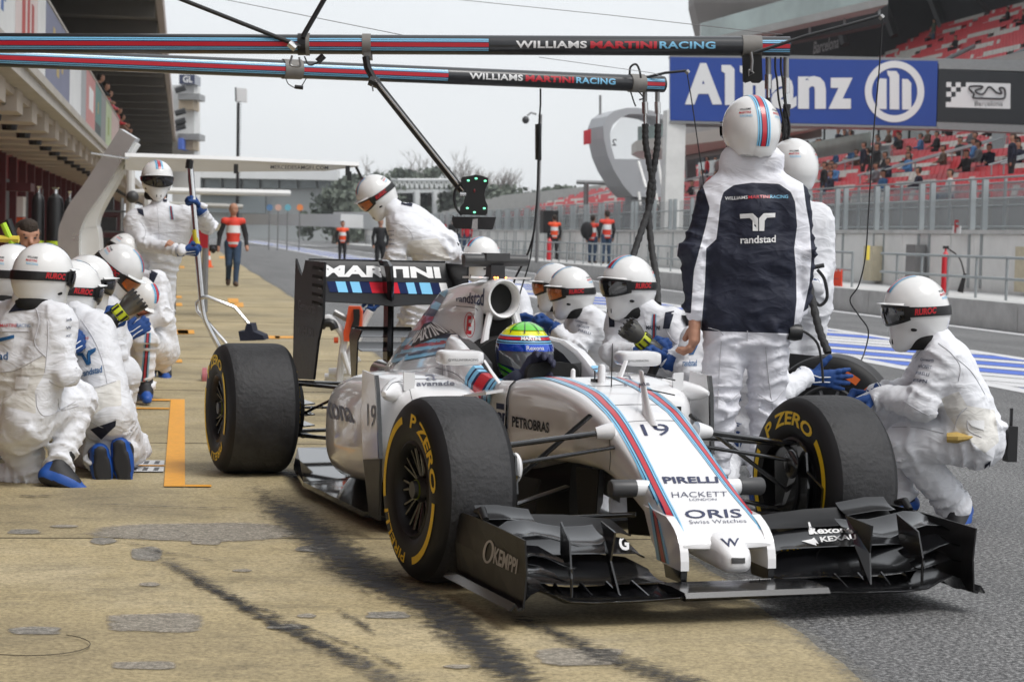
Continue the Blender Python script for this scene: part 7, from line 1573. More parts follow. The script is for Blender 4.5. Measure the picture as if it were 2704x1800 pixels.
# signal boom and lights
bm_ = thing('signal_light', 'black hourglass signal panel with green lamps hanging on a slanted boom', 'signal light')
MB().prism([at(*V2(835, 118), 11.44), at(*V2(852, 118), 11.44), at(*V2(853, 134), 11.44), at(*V2(836, 134), 11.44)], CF*.16, TAPE).build('bracket', bm_)
tb(bm_, [(841, 130), (845, 155), (862, 188)], .020, BLACK, 'boom_knuckle', 11.42); tb(bm_, [(858, 180), (1064, 440)], .021, BLACK, 'boom', 11.42, 12); tb(bm_, [(862, 183), (1066, 438)], .005, SILVER, 'boom_edge', 11.395, 6); tb(bm_, [(850, 184), (870, 192)], .03, BLACK, 'boom_joint', 11.42)
tb(bm_, [(856, 196), (858, 210)], .004, GREY, 'eyelet', 11.4)
KL = lambda x, y: (900+x*.2547, 400+y*.2547)
sil = [(1245, 290), (1260, 265), (1320, 258), (1400, 240), (1480, 258), (1525, 275), (1530, 330), (1500, 390), (1488, 450), (1500, 510), (1522, 560), (1520, 640), (1500, 662), (1250, 655), (1235, 630), (1235, 580), (1275, 530), (1290, 460), (1275, 390), (1250, 340)]
MB().prism([at(*KL(*p), 11.35) for p in sil], CF*.07, BLACK).build('signal_panel', bm_)
GLED = mat('green_lamp', (.1, .8, .4), .4, emit=(.25, 1, .55, 1.2))
for p in ((1321, 302), (1402, 281), (1496, 306), (1311, 588), (1487, 590), (1385, 631)): MB().ell(at(*KL(*p), 11.345), (.008, .004, .0055), GLED, 10, 6).build('green_lamp', bm_)
MB().ell(at(*KL(1385, 408), 11.346), (.006, .003, .011), mat('dim_red', (.12, .005, .008), .4), 10, 6).build('red_lamp', bm_)
MB().prism([at(*KL(*p), 11.30) for p in ((1160, 660), (1180, 675), (1560, 680), (1612, 680), (1600, 720), (1580, 800), (1560, 812), (1190, 800), (1165, 770), (1150, 700))], CF*.10, CARBON).build('camera_pod', bm_)
MB().prism([at(*KL(*p), 11.296) for p in ((1368, 700), (1420, 698), (1418, 806), (1355, 804))], CF*.002, SILVER).build('pod_band', bm_)
tb(bm_, [(1062, 420), (1046, 440), (1048, 475), (1062, 495)], .007, BLACK, 'cable', 11.36, sm=5); tb(bm_, [(1058, 447), (1072, 447)], .012, SILVER, 'bolt', 11.34)
# black box and fittings at the end of the nearer beam
MB().prism([at(*V2(*p), 11.53) for p in ((1709, 128), (1752, 128), (1754, 184), (1748, 190), (1733, 190), (1728, 186), (1716, 190), (1710, 186))], CF*.05, BLACKM).build('control_box', T1)
tb(T1, [(1727, 120), (1730, 140), (1728, 165)], .008, GREY, 'snap_hook', 11.5); tb(T1, [(1722, 160), (1734, 168), (1722, 175), (1722, 160)], .004, GREY, 'ring', 11.5)
HOSE = mat('hose_sleeve', (.03, .03, .031), .75, noise=.25, nscale=25, bump=.6, bscale=70)
def hose(lab, fit, path, D, r=.017):
    t = thing('air_hose', lab, 'hose')
    tb(t, fit[:2], .016, GREY, 'coupling', D, 12); tb(t, [fit[1], fit[2]], .021, SILVER, 'coupling', D, 12); tb(t, [fit[2], fit[3]], .012, SILVER, 'coupling', D, 10)
    q = smooth_path([at(*V2(p[0], p[1]), D+(p[2] if len(p) > 2 else 0)) for p in path], 10); n = len(q)
    MB().tube(q, [r*(1+.13*math.sin(i*2.1)) for i in range(n)], HOSE, 12).build('hose', t); return t
hose('black air hose hanging from the nearer beam end behind the jacket man', [(1767, 132), (1767, 172), (1767, 205), (1767, 225)], [(1767, 225, 0), (1768, 260, 0), (1772, 320, 0), (1785, 400, 0), (1800, 480, 0), (1820, 560, 0), (1840, 660, -.1)], 11.6, .013)
hose('thick wrapped air hose dropping from the nearer beam end to the new tyre', [(1808, 132), (1808, 180), (1808, 215), (1810, 240)], [(1810, 240, 0), (1806, 300, 0), (1813, 350, 0), (1815, 400, 0), (1825, 480, -.1), (1845, 580, -.2), (1868, 690, -.4), (1885, 760, -.5), (1905, 812, -.6)], 11.6, .021)
for x in (1783, 1796): tb(T1, [(x, 132), (x, 160), (x+4, 185), (x+8, 230), (x+20, 290), (x+16, 320)], .006, BLACK, 'cable', 11.58, sm=5)
hose('left wrapped air hose under the farther beam, crossing the other', [(1483, 212), (1483, 235), (1484, 262), (1484, 285)], [(1484, 285, 0), (1485, 330, 0), (1494, 380, 0), (1502, 430, 0), (1492, 480, 0), (1472, 540, -.1), (1455, 592, -.2), (1440, 640, -.4), (1430, 690, -.6)], 13.75, .022)
hose('right wrapped air hose under the farther beam, ending by the gun man', [(1512, 212), (1512, 235), (1513, 262), (1513, 285)], [(1513, 285, 0), (1512, 330, 0), (1505, 380, 0), (1494, 440, 0), (1492, 500, 0), (1500, 580, -.1), (1510, 640, -.3), (1513, 700, -.5)], 13.75, .022)
tb(T2, [(1448, 172), (1450, 155), (1462, 148), (1470, 160), (1474, 180)], .007, BLACK, 'cable', 13.6, sm=5)
for pts in ([(1450, 210), (1458, 235), (1462, 245)], [(1466, 208), (1480, 225), (1470, 230)]): tb(T2, pts, .005, BLACK, 'cable', 13.6, sm=4)
def cable(lab, pts, r, D, rod=None):
    t = thing('cable', lab, 'cable')
    if rod: tb(t, rod, r*2.2, BLACK, 'rod', D); tb(t, [rod[-1], (rod[-1][0]+6, rod[-1][1]+6)], r*4, GREY, 'rod_tip', D)
    tb(t, pts, r, BLACK, 'cable_run', D, 6, sm=8)
cable('thin black cable drooping from a rod tip on the right to the new tyre', [(2030, 42), (2022, 160), (2008, 320), (1998, 480), (1990, 590), (1975, 655), (1955, 690), (1975, 725), (1997, 760), (1988, 810), (1970, 850, -.3), (1958, 890, -.4)], .0042, 11.4, [(1735, 122), (1850, 84), (1960, 55), (2024, 37)])
cable('thin black cable hanging from a short rod on the farther beam', [(1580, 168), (1592, 240), (1605, 330), (1617, 410), (1622, 480)], .004, 13.7, [(1470, 182), (1530, 168), (1578, 163)])
t = thing('spiral_cable', 'coiled black cable hanging from the farther beam', 'cable')
tb(t, [(1243, 204), (1243, 240), (1240, 285)], .006, BLACK, 'cable_run', 13.4, 6)
q = [at(*V2(1238+7*math.sin(k*.9), 285+k*.42), 13.4+.03*math.cos(k*.9)) for k in range(200)]; MB().tube(q, .0035, BLACK, 5).build('coil', t)
tb(t, [(1238, 369), (1236, 440), (1230, 520), (1215, 580), (1185, 640), (1175, 680)], .007, BLACK, 'cable_run', 13.4, 6, sm=6); tb(t, [(1236, 440), (1228, 530), (1218, 600), (1200, 660), (1192, 690)], .005, BLACK, 'cable_run', 13.38, 6, sm=6)
t = thing('headset_cable', 'thin black headset lead hanging from the jacket man towards the new tyre', 'cable'); tb(t, [(1830, 765), (1850, 763), (1880, 790), (1890, 840), (1893, 880)], .006, BLACK, 'lead', 9.6, 6, sm=6); tb(t, [(1822, 764), (1842, 764)], .012, BLACK, 'plug', 9.5)
t = thing('helmet_lead', 'curled black lead hanging behind the half hidden standing man', 'cable'); tb(t, [(1880, 620), (1895, 640), (1902, 670), (1900, 690), (1885, 702), (1872, 690)], .009, BLACK, 'lead', 11.3, 6, sm=6); tb(t, [(1870, 615), (1895, 610)], .012, BLACK, 'bracket', 11.3)
WIRE = mat('grey_wire', (.25, .25, .26), .5)
for lab, p in (('thin grey wire slanting down to the left part of the nearer beam', [(470, -10, 14), (720, 40, 12.5), (950, 86, 11.6)]), ('thin grey wire slanting to the right end of the nearer beam', [(960, -10, 15), (1400, 35, 13), (1800, 80, 11.6)]), ('thin grey wire running under the nearer beam to the farther beam end', [(1240, 132, 13.2), (1500, 168, 13.6), (1530, 178, 13.8)])):
    t = thing('wire', lab, 'wire'); MB().tube([at(*V2(x, y), d) for x, y, d in p], .0022, WIRE, 5).build('strand', t)
# ================================================================ JACKS
jk = thing('front_jack', 'tall bright steel jack with forked frame held by the jack man', 'jack'); JD = 17.0
tb(jk, [(436, 372), (446, 480), (455, 590), (464, 690)], [.026]*4, CHROME, 'handle', JD, 14); tb(jk, [(437, 368), (434, 388)], .03, BLACK, 'trigger', JD-.02); tb(jk, [(449, 528), (453, 566)], .027, mat('yellow_label', srgb('D8C83A'), .5), 'label', JD, 14)
tb(jk, [(462, 684), (478, 683), (540, 707), (600, 778)], .016, CHROME, 'fork_tube', JD-.2, 10); tb(jk, [(466, 683), (452, 697), (454, 714), (520, 790)], .016, CHROME, 'fork_tube', JD+.1, 10); tb(jk, [(463, 690), (472, 735), (505, 800), (520, 830)], .022, CHROME, 'main_tube', JD, 12, 4)
MB().prism([at(*V2(*p), JD-.6) for p in ((548, 762), (562, 762), (566, 745), (578, 745), (582, 762), (605, 772), (608, 782), (552, 784))], CF*.3, NAVYC).build('saddle', jk)
b = MB(); q = at(*V2(470, 866), JD); b.lathe([(0, -.02), (.04, -.02), (.075, -.018), (.075, .018), (.04, .02), (0, .02)], mat('pink_wheel', srgb('B86A72'), .5), 24, 'x', q); b.build('roller', jk); MB().lathe([(.02, -.025), (.02, .025)], GREY, 12, 'x', q, cap=True).build('axle', jk); tb(jk, [(470, 866), (540, 850), (560, 800)], .02, CHROME, 'axle_tube', JD)
rj = thing('rear_jack', 'white tubular rear jack with an orange body behind the rear wing', 'jack'); WT = mat('white_tube', (.72, .73, .74), .35, coat=.3)
def rt_(pts, r, m, nm, dd=0, sm=4): q = [at(*K4(*p), 13.9+dd) for p in pts]; MB().tube(smooth_path(q, sm) if sm else q, r, m, 10).build(nm, rj)
rt_([(325, 760), (345, 690), (400, 660), (450, 700), (520, 800), (545, 870), (530, 1000), (500, 1250), (490, 1330)], .026, WT, 'frame_tube'); rt_([(800, 590), (740, 700), (680, 860), (600, 1000), (540, 1130), (500, 1250)], .028, WT, 'frame_tube', .1); rt_([(540, 990), (570, 1100), (610, 1210)], .018, WT, 'frame_tube', -.05, 0); rt_([(590, 1120), (700, 1055)], .018, WT, 'frame_tube', 0, 0); rt_([(450, 600), (560, 660), (640, 690)], .022, GREY, 'lever', 0, 0); rt_([(400, 1190), (620, 1180)], .03, WT, 'base_tube', .1, 0); rt_([(360, 1240), (600, 1235)], .03, WT, 'base_tube', .2, 0)
MB().prism([at(*K4(*p), 13.85) for p in ((590, 545), (700, 548), (722, 600), (715, 760), (650, 890), (545, 885), (540, 800), (565, 700))], CF*.1, mat('orange_body', srgb('E0572C'), .45)).build('body', rj)
MB().prism([at(*K4(*p), 13.82) for p in ((635, 575), (695, 575), (700, 640), (690, 740), (630, 790), (610, 760), (640, 680))], CF*.03, BLACK).build('latch', rj); rt_([(320, 745), (360, 710), (430, 715), (460, 770)], .03, BLACK, 'grip', -.02); rt_([(450, 875), (490, 875)], .02, mat('orange_body'), 'knob', 0, 0)
# new tyre waiting beside the car
nw = thing('new_tyre', 'new wheel with orange sidewall bars standing behind the right front wheel', 'tyre', (0, 0, 0)); q = at(2196, 1108, 10.95); nw.location = (q.x, q.y, 0); nw.rotation_euler = (0, 0, -YAW-.30)
pr = tyre_prof(.30); b = MB(); b.lathe(pr[:9], SIDEWALL, 72, 'y'); b.lathe(pr[8:-8], mat('new_rubber', (.045, .045, .046), .5, noise=.2, nscale=20), 72, 'y'); b.lathe(pr[-9:], SIDEWALL, 72, 'y'); ty_ = b.build('tyre', nw, 60, Matrix.Translation((0, 0, .334)))
for a0, a1 in ((52, 70), (28, 41), (118, 142), (200, 222), (240, 262), (310, 330)): b = MB(); ringarc(b, .228, .268, a0, a1, -.1525, ORANGE_T); b.build('orange_bar', ty_, fix=False)
b = MB(); b.lathe([(.175, -.138), (.165, -.144), (.155, -.13), (.15, -.05), (.0, -.05)], DARKGREY, 48, 'y'); b.build('rim', nw, 50, Matrix.Translation((0, 0, .334)))
for k in range(10): a_ = 2*math.pi*k/10; MB().tube([(.03*math.cos(a_), -.09, .334+.03*math.sin(a_)), (.15*math.cos(a_), -.115, .334+.15*math.sin(a_))], .009, GREY, 6).build('spoke', nw)
t = thing('pit_board', 'black tilted panel standing behind the new tyre', 'panel'); MB().prism([at(*A6(*p)[:2], 11.4) for p in ((735, 870), (935, 890), (950, 905), (930, 1100), (735, 1100))], CF*.03, BLACK).build('panel', t); MB().tube([at(*A6(800, 1000)[:2], 11.45), Vector((at(*A6(800, 1000)[:2], 11.6).x, at(*A6(800, 1000)[:2], 11.6).y, 0))], .02, BLACK, 8).build('leg', t)
# ================================================================ SMALL THINGS ALONG THE PIT WALL
def extinguisher(lab, x, y, zt, r=.075):
    t = thing('fire_extinguisher', lab, 'fire extinguisher', (x, y, .43)); RX = mat('extinguisher_red', srgb('C8202C'), .35, coat=.5)
    MB().lathe([(0, 0), (r, 0), (r, zt*.8), (r*.7, zt*.9), (r*.3, zt*.94), (r*.3, zt)], RX, 18).build('cylinder', t); MB().box((-.05, -.02, zt), (.05, .02, zt+.05), BLACK).build('valve', t)
    MB().tube(smooth_path([(.02, 0, zt+.02), (.30, .1, zt*.8), (.42, .1, zt*.4)], 5), .014, BLACK, 6).build('hose', t); MB().tube([(.42, .1, zt*.45), (.34, .1, .02)], [.03, .06], BLACK, 10).build('horn', t)
q = onx(2493, 782, 13.6); extinguisher('red fire extinguisher with black horn beside the guard rail on the right', 13.6, q.y, .80, .065)
q = onx(1450, 685, 13.6); extinguisher('small red fire extinguisher far along the kerb left of the marshals', 13.6, q.y, .85, .1)
t = thing('orange_board', 'fluorescent orange square board with white dots hanging on the guard rail', 'sign'); FO = mat('fluo_orange', srgb('FF4A1C'), .6, emit=None)
c = [onx(*A5(*p)[:2], 12.93) for p in ((998, 1092), (1124, 1092), (1124, 1215), (998, 1215))]; MB().prism(c, (-.02, 0, 0), FO).build('panel', t)
for k in range(5):
    for yv in (1098, 1208): MB().prism([onx(*A5(1008+k*24, yv-5)[:2], 12.90), onx(*A5(1018+k*24, yv-5)[:2], 12.90), onx(*A5(1018+k*24, yv+5)[:2], 12.90), onx(*A5(1008+k*24, yv+5)[:2], 12.90)], (-.004, 0, 0), WHITE_TXT).build('dot', t)
MB().prism([onx(*A5(1022, 1150)[:2], 12.90), onx(*A5(1100, 1150)[:2], 12.90), onx(*A5(1100, 1155)[:2], 12.90), onx(*A5(1022, 1155)[:2], 12.90)], (-.003, 0, 0), RED_P).build('print', t)
t = thing('letter_sign', 'small white card with a red letter F on the pit wall fence', 'sign'); c = [onx(*A5(*p)[:2], 14.7) for p in ((1862, 798), (1912, 800), (1908, 852), (1855, 850))]; MB().prism(c, (.02, 0, 0), WHITE_TXT).build('card', t); b = MB(); lettering(b, 'F', flat(onx(*A5(1870, 848)[:2], 14.68), onx(*A5(1898, 848)[:2], 14.68)-onx(*A5(1870, 848)[:2], 14.68), UP*.25), RED_P, .02); b.build('lettering', t, fix=False)
t = thing('yellow_post_cover', 'narrow yellow strip on the end post of the nearest guard rail', 'marker'); q = onx(*A5(1293, 1000)[:2], 12.96); MB().box((-.03, -.03, -.08), (.03, .03, .2), mat('yellow_marker', srgb('E8D050'), .5), Matrix.Translation(q)).build('strip', t)
def cone(lab, tx, ty, h):
    q = gnd(tx, ty); t = thing('traffic_cone', lab, 'traffic cone', (q.x, q.y, .004)); oc = mat('cone_orange', srgb('F0602C'), .5)
    MB().box((-h*.27, -h*.27, 0), (h*.27, h*.27, h*.05), oc).build('base', t); MB().lathe([(h*.2, h*.05), (h*.13, h*.4), (h*.10, h*.62), (h*.05, h*.97), (0, h)], oc, 20).build('cone', t); MB().lathe([(h*.134, h*.4), (h*.104, h*.62)], WHITE_TXT, 20).build('band', t)
cone('orange traffic cone left of the walking man', 550, 706, .62)
RB = mat('red_board', srgb('C82A38'), .5)
t = thing('red_barrier', 'red advertising board standing on the apron behind the jack man', 'barrier'); D = 30
MB().prism([at(455, 585, D), at(548, 612, D), at(548, 655, D), at(455, 650, D)], CF*.06, RB).build('panel', t)
for x in (462, 540): q = at(x, 640, D+.1); MB().tube([(q.x, q.y, 0), tuple(q)], .03, GREY, 6).build('leg', t)
t = thing('tool_trolley', 'beige covered trolley end showing behind the jack man', 'trolley'); D = 31; MB().prism([at(520, 590, D), at(572, 590, D), at(565, 608, D), at(530, 612, D)], CF*.5, BEIGE).build('box', t); MB().ell(at(545, 588, D), (.16, .2, .06), HELM, 14, 8).build('cover', t)
q = at(545, 600, D+.2); MB().tube([(q.x, q.y, 0), tuple(q)], .04, GREY, 8).build('leg', t)
# gas bottles in front of the garages
for i, (x, top_, w_) in enumerate(((100, 492, 34), (145, 495, 44), (182, 505, 28))):
    lab = ('black gas bottle leftmost of three by the garage wall', 'widest black gas bottle in the middle of three by the garage wall', 'rightmost slim black gas bottle of three by the garage wall')[i]
    D = 40; q = at(x, 600, D); zt = at(x, top_, D).z; r = w_*.5*D/FPX; t = thing('gas_bottle', lab, 'gas bottle', (q.x, q.y, 0), group='gas bottles by the garages')
    MB().lathe([(0, 0), (r, 0), (r, zt-.30), (r*.85, zt-.2), (r*.4, zt-.14), (r*.35, zt-.12)], BLACK, 20).build('cylinder', t); MB().lathe([(r*.34, zt-.12), (r*.30, zt-.04), (r*.5, zt), (0, zt)], SILVER, 12).build('valve', t)
    if i < 2: MB().lathe([(r*1.004, .85), (r*1.004, .95)], mat('lime_band', srgb('B8D030'), .5), 20).build('lime_band', t)
for i, x in enumerate((275, 300)):
    D = 36; q = at(x, 600, D); t = thing('equipment_rack', ('dark equipment rack beside the silver gantry mast', 'second dark equipment rack behind the left group')[i], 'rack', (q.x, q.y, 0))
    for k in range(5): MB().box((-.3, -.3, .1+k*.35), (.3, .3, .13+k*.35), DARKGREY).build('shelf', t); MB().box((-.25, -.25, .132+k*.35), (.2-.05*k, .2, .36+k*.35), BLACK).build('case', t)
    for sx in (-.3, .3):
        for sy in (-.3, .3): MB().tube([(sx, sy, 0), (sx, sy, 1.75)], .02, GREY, 6).build('upright', t)
t = thing('lime_hose_stand', 'lime green and black hose stand at the left edge', 'stand'); D = 13; LIME = mat('lime', srgb('B6E030'), .5)
MB().tube([at(8, 590, D), at(42, 665, D)], .02, LIME, 8).build('tube', t); MB().tube([at(20, 580, D+.1), at(50, 660, D+.1)], .025, BLACK, 8).build('tube', t); MB().tube([at(-20, 630, D), at(50, 632, D)], .022, mat('yellow_marker'), 8).build('crossbar', t); MB().tube([at(42, 665, D), Vector((at(45, 700, D).x, at(45, 700, D).y, 0))], .02, BLACK, 8).build('leg', t)
# ================================================================ PEOPLE FARTHER OFF
HAIRD = mat('dark_hair', (.04, .028, .02), .85, noise=.4, nscale=60, bump=1., bscale=90)
POSES = {
 'stand': dict(hd=(0, 0, 1.64), nk=(0, 0, 1.48), ls=(0, .19, 1.40), rs=(0, -.19, 1.40), le=(0, .25, 1.12), re=(0, -.25, 1.12), lw=(.06, .24, .86), rw=(.06, -.24, .86), lh=(0, .09, .92), rh=(0, -.09, .92), lk=(.02, .10, .50), rk=(.02, -.10, .50), la=(0, .10, .08), ra=(0, -.10, .08), lt=(.14, .12, .04), rt=(.14, -.12, .04)),
 'walk': dict(hd=(.02, 0, 1.64), nk=(0, 0, 1.48), ls=(-.04, .19, 1.40), rs=(.04, -.19, 1.40), le=(-.06, .27, 1.12), re=(.0, -.28, 1.13), lw=(.06, .29, .88), rw=(.05, -.31, .86), lh=(0, .09, .92), rh=(0, -.09, .92), lk=(.12, .08, .52), rk=(.02, -.08, .48), la=(.14, .06, .09), ra=(-.22, -.07, .16), lt=(.30, .07, .05), rt=(-.10, -.08, .06)),
 'sit': dict(hd=(.02, 0, 1.18), nk=(0, 0, 1.02), ls=(0, .19, .94), rs=(0, -.19, .94), le=(.10, .25, .70), re=(.10, -.25, .70), lw=(.30, .14, .66), rw=(.30, -.14, .66), lh=(0, .10, .47), rh=(0, -.10, .47), lk=(.42, .12, .48), rk=(.42, -.12, .48), la=(.42, .12, .08), ra=(.42, -.12, .08), lt=(.56, .13, .04), rt=(.56, -.13, .04)),
 'lean': dict(hd=(.18, 0, 1.56), nk=(.10, 0, 1.42), ls=(.08, .19, 1.34), rs=(.08, -.19, 1.34), le=(.22, .26, 1.12), re=(.22, -.26, 1.12), lw=(.38, .14, 1.10), rw=(.38, -.14, 1.10), lh=(0, .09, .92), rh=(0, -.09, .92), lk=(.02, .10, .50), rk=(.02, -.10, .50), la=(0, .10, .08), ra=(0, -.10, .08), lt=(.14, .12, .04), rt=(.14, -.12, .04))}
_bm = {}
def small_body(pose, h):
    if (pose, h) in _bm: return _bm[(pose, h)]
    J = POSES[pose]; sm = (np.array(J['ls'])+J['rs'])/2; pe = (np.array(J['lh'])+J['rh'])/2; tg = []; pr = []
    def a(t, *p): pr.append(p); tg.append(t)
    a('top', tuple(pe), tuple(pe*.5+sm*.5), .14, .14); a('top', tuple(pe*.5+sm*.5), tuple(sm-np.array([0, 0, .05])), .145, .14); a('top', J['ls'], J['rs'], .075, .075)
    for s in 'lr': a('sleeve', J[s+'s'], J[s+'e'], .062, .055); a('sleeve', J[s+'e'], J[s+'w'], .052, .04); w = np.array(J[s+'w']); d = w-np.array(J[s+'e']); a('skin', tuple(w+d*.12), tuple(w+d*.35), .042, .032); a('leg', J[s+'h'], J[s+'k'], .098, .075); a('leg', J[s+'k'], J[s+'a'], .07, .052); a('shoe', tuple(np.array(J[s+'a'])-[0, 0, .03]), J[s+'t'], .052, .045)
    hd = np.array(J['hd']); a('skin', J['nk'], tuple(hd), .055, .06); a('skin', tuple(hd+[.012, 0, -.03]), tuple(hd+[.01, 0, .03]), .080, .088); a('skin', tuple(hd+[.085, 0, -.005]), tuple(hd+[.10, 0, -.02]), .014, .018); a('skin', tuple(hd+[0, .085, -.01]), tuple(hd+[0, -.085, -.01]), .018, .018); a('hair', tuple(hd+[-.025, 0, .055]), tuple(hd+[.02, 0, .065]), .085, .075); a('hair', tuple(hd+[-.045, 0, .0]), tuple(hd+[-.04, 0, .05]), .075, .08)
    V, F_ = sdf_mesh(pr, h, .03, .008 if h < .02 else .0, 12, 3); c = V[F_].mean(1); tn = ['top', 'sleeve', 'leg', 'shoe', 'skin', 'hair']; dd = np.stack([prim_dist(c, p) for p in pr]); best = dd.argmin(0); mi = np.array([tn.index(tg[i]) for i in best])
    _bm[(pose, h)] = (V, F_, mi, c); return _bm[(pose, h)]
SHOE = mat('shoe_brown', (.09, .055, .035), .7); JEANS = mat('jeans', srgb('33475F'), .85, noise=.15, nscale=15); BLKC = mat('black_cloth', (.018, .018, .02), .85, noise=.1); VEST = mat('red_vest', srgb('D8402E'), .7); SKINB = mat('skin', SKIN)
def far_person(label, loc, rotz, pose='stand', h=.02, top=BLKC, sleeve=BLKC, leg=BLKC, shoe=SHOE, hair=HAIRD, vest=None, group=None, sc=1., key=None):
    V, F_, mi, c = small_body(pose, h); mats = [top, sleeve, leg, shoe, SKIN, hair]; me = _bm.get(key) if key else None
    if me is None:
        m2 = mi.copy()
        if vest:
            mats = mats+[vest, WHITE_TXT, mat('silver_tape', (.55, .56, .56), .4)]; hz = POSES[pose]['ls'][2]; tp = (mi == 0) & (c[:, 2] > hz-.55); m2[tp] = 6; m2[tp & (c[:, 2] > hz-.26) & (c[:, 2] < hz-.10)] = 7; m2[tp & (c[:, 2] > hz-.50) & (c[:, 2] < hz-.45)] = 8
        me = mesh_from(V, F_, 'body', mats, m2)
        if key: _bm[key] = me
    o = link('person', me, None, Matrix.Translation(loc) @ Matrix.Rotation(rotz, 4, 'Z') @ Matrix.Scale(sc, 4)); return tag(o, label, 'person', group)
FACE_CAM = -math.pi/2
q = gnd(613, 757); w_ = far_person('walking man in black jacket, red bib and jeans on the apron', (q.x, q.y, .004), FACE_CAM+.05, 'walk', .016, leg=JEANS, hair=SKIN, vest=VEST, sc=1.03)
cq = at(563, 655, 45.2); t = thing('photo_camera', 'dark photo camera carried in the hand of the walking man', 'camera', cq); MB().box((-.09, -.05, -.07), (.09, .05, .07), BLACK).build('camera_body', t); MB().tube([(0, -.05, 0), (0, -.2, -.06)], .055, BLACK, 12).build('camera_lens', t)
# two marshals at the guard rail, and other figures along the wall
q = onx(1600, 690, 14.1); far_person('marshal in red vest standing with back turned at the guard rail', (14.1, q.y, .43), math.pi/2+.1, 'stand', .022, leg=JEANS, vest=VEST, sc=1.02)
q = onx(1572, 690, 13.9); far_person('shorter person with a rucksack beside the red vested marshal', (13.9, q.y+.6, .43), math.pi/2-.5, 'stand', .022, leg=JEANS, vest=VEST, sc=.93)
t = thing('rucksack', 'round black rucksack on the shorter person at the guard rail', 'rucksack', (13.66, q.y+.45, 1.55)); MB().ell((0, 0, 0), (.22, .2, .30), BLKC, 16, 10).build('bag', t)
for tx, D, lab, kw in ((905, 88, 'distant photographer in orange vest at the far pit lane edge', dict(vest=mat('orange_vest', srgb('F0552A'), .7))), (1005, 70, 'dark figure behind the bending mechanic', dict())):
    p = at(tx, 600, D); far_person(lab, (p.x, p.y, 0), FACE_CAM, 'stand', .03, **kw)
for tx, lab, kw in ((1195, 'person in dark jacket and jeans at the wall behind the signal light', dict(leg=JEANS)), (1218, 'second person in jeans at the wall behind the signal light', dict(leg=JEANS, top=GREY)), (1232, 'person in red jacket at the wall right of the signal light', dict(top=RED_P, sleeve=RED_P, leg=JEANS)), (1462, 'tiny marshal in orange beyond the guard rail', dict(vest=mat('orange_vest')))):
    p = onx(tx, 680, 14.2); far_person(lab, (14.2, p.y, .43), math.pi/2, 'stand', .03, sc=.98, **kw)
t = thing('red_box', 'red cabinet on the pit wall left of the signal light', 'box'); p = onx(1165, 620, 14.6); MB().box((-.5, -.7, -.55), (.3, .7, .55), RED_P, Matrix.Translation((14.5, p.y, 1.35))).build('cabinet', t); MB().box((-.4, -.6, .0), (.2, .6, .5), GREY, Matrix.Translation((14.5, p.y, .3))).build('stand', t)
t = thing('speaker_cabinet', 'black loudspeaker box on a stand beyond the guard rail', 'loudspeaker'); p = onx(1450, 590, 14.4); MB().box((-.3, -.4, -.45), (.3, .4, .45), BLACK, Matrix.Translation((14.4, p.y, 1.9))).build('box', t); MB().tube([(14.4, p.y, .43), (14.4, p.y, 1.5)], .05, BLACK, 8).build('pole', t)
# dark haired man behind the left group
D = 15.6; q = at(72, 632, D); l9 = thing('person', 'dark haired man in black looking over the left group from the garage side', 'person', (q.x, q.y, 0)); hz = q.z
V, F_ = sdf_mesh([((0, 0, hz-.75), (0, 0, hz-.35), .15, .14), ((0, .17, hz-.27), (0, -.17, hz-.27), .08, .08), ((0, .18, hz-.28), (.05, .24, hz-.6), .06, .05), ((0, -.18, hz-.28), (.05, -.24, hz-.6), .06, .05), ((.05, .24, hz-.6), (.2, .2, hz-.75), .05, .04), ((.05, -.24, hz-.6), (.2, -.2, hz-.75), .05, .04), ((0, .09, hz-.75), (.03, .1, .45), .1, .075), ((0, -.09, hz-.75), (.03, -.1, .45), .1, .075), ((.03, .1, .45), (0, .1, .08), .07, .055), ((.03, -.1, .45), (0, -.1, .08), .07, .055), ((0, .1, .05), (.15, .11, .045), .05, .04), ((0, -.1, .05), (.15, -.11, .045), .05, .04)], .016, .04, .01, 11, 4)
l9.rotation_euler = (0, 0, FACE_CAM+.35); link('body', mesh_from(V, F_, 'body', [BLKC]), l9)
hp = [((0, 0, hz-.26), (0, 0, hz-.10), .058, .058), ((.012, 0, hz-.03), (.005, 0, hz+.04), .074, .088), ((.03, 0, hz-.085), (.045, 0, hz-.095), .05, .035), ((.085, 0, hz+.01), (.105, 0, hz-.025), .012, .017), ((.085, .0, hz-.06), (.09, 0, hz-.062), .02, .016), ((-.005, .082, hz-.01), (-.005, -.082, hz-.01), .016, .016), ((.07, .033, hz+.038), (.07, -.033, hz+.038), .02, .02)]
V, F_ = sdf_mesh(hp, .007, .02); hd_ = link('head', mesh_from(V, F_, 'head', [SKIN]), l9)
V, F_ = sdf_mesh([((-.03, 0, hz+.07), (.03, 0, hz+.085), .085, .07), ((-.05, 0, hz), (-.045, 0, hz+.06), .078, .08), ((-.02, .075, hz+.05), (-.02, -.075, hz+.05), .035, .035), ((.06, .03, hz+.105), (.06, -.03, hz+.105), .025, .025)], .008, .02, .006, 30, 2); link('hair', mesh_from(V, F_, 'hair', [HAIRD]), l9)
for s in (-1, 1): MB().ell((.085, s*.033, hz+.012), (.008, .014, .007), DARK_TXT, 10, 6).build('eye', hd_); MB().box((.082, s*.033-.02, hz+.032), (.09, s*.033+.02, hz+.04), HAIRD).build('eyebrow', hd_)
MB().box((.088, -.024, hz-.068), (.098, .024, hz-.060), mat('lips', srgb('9A5A50'), .6)).build('mouth', hd_)
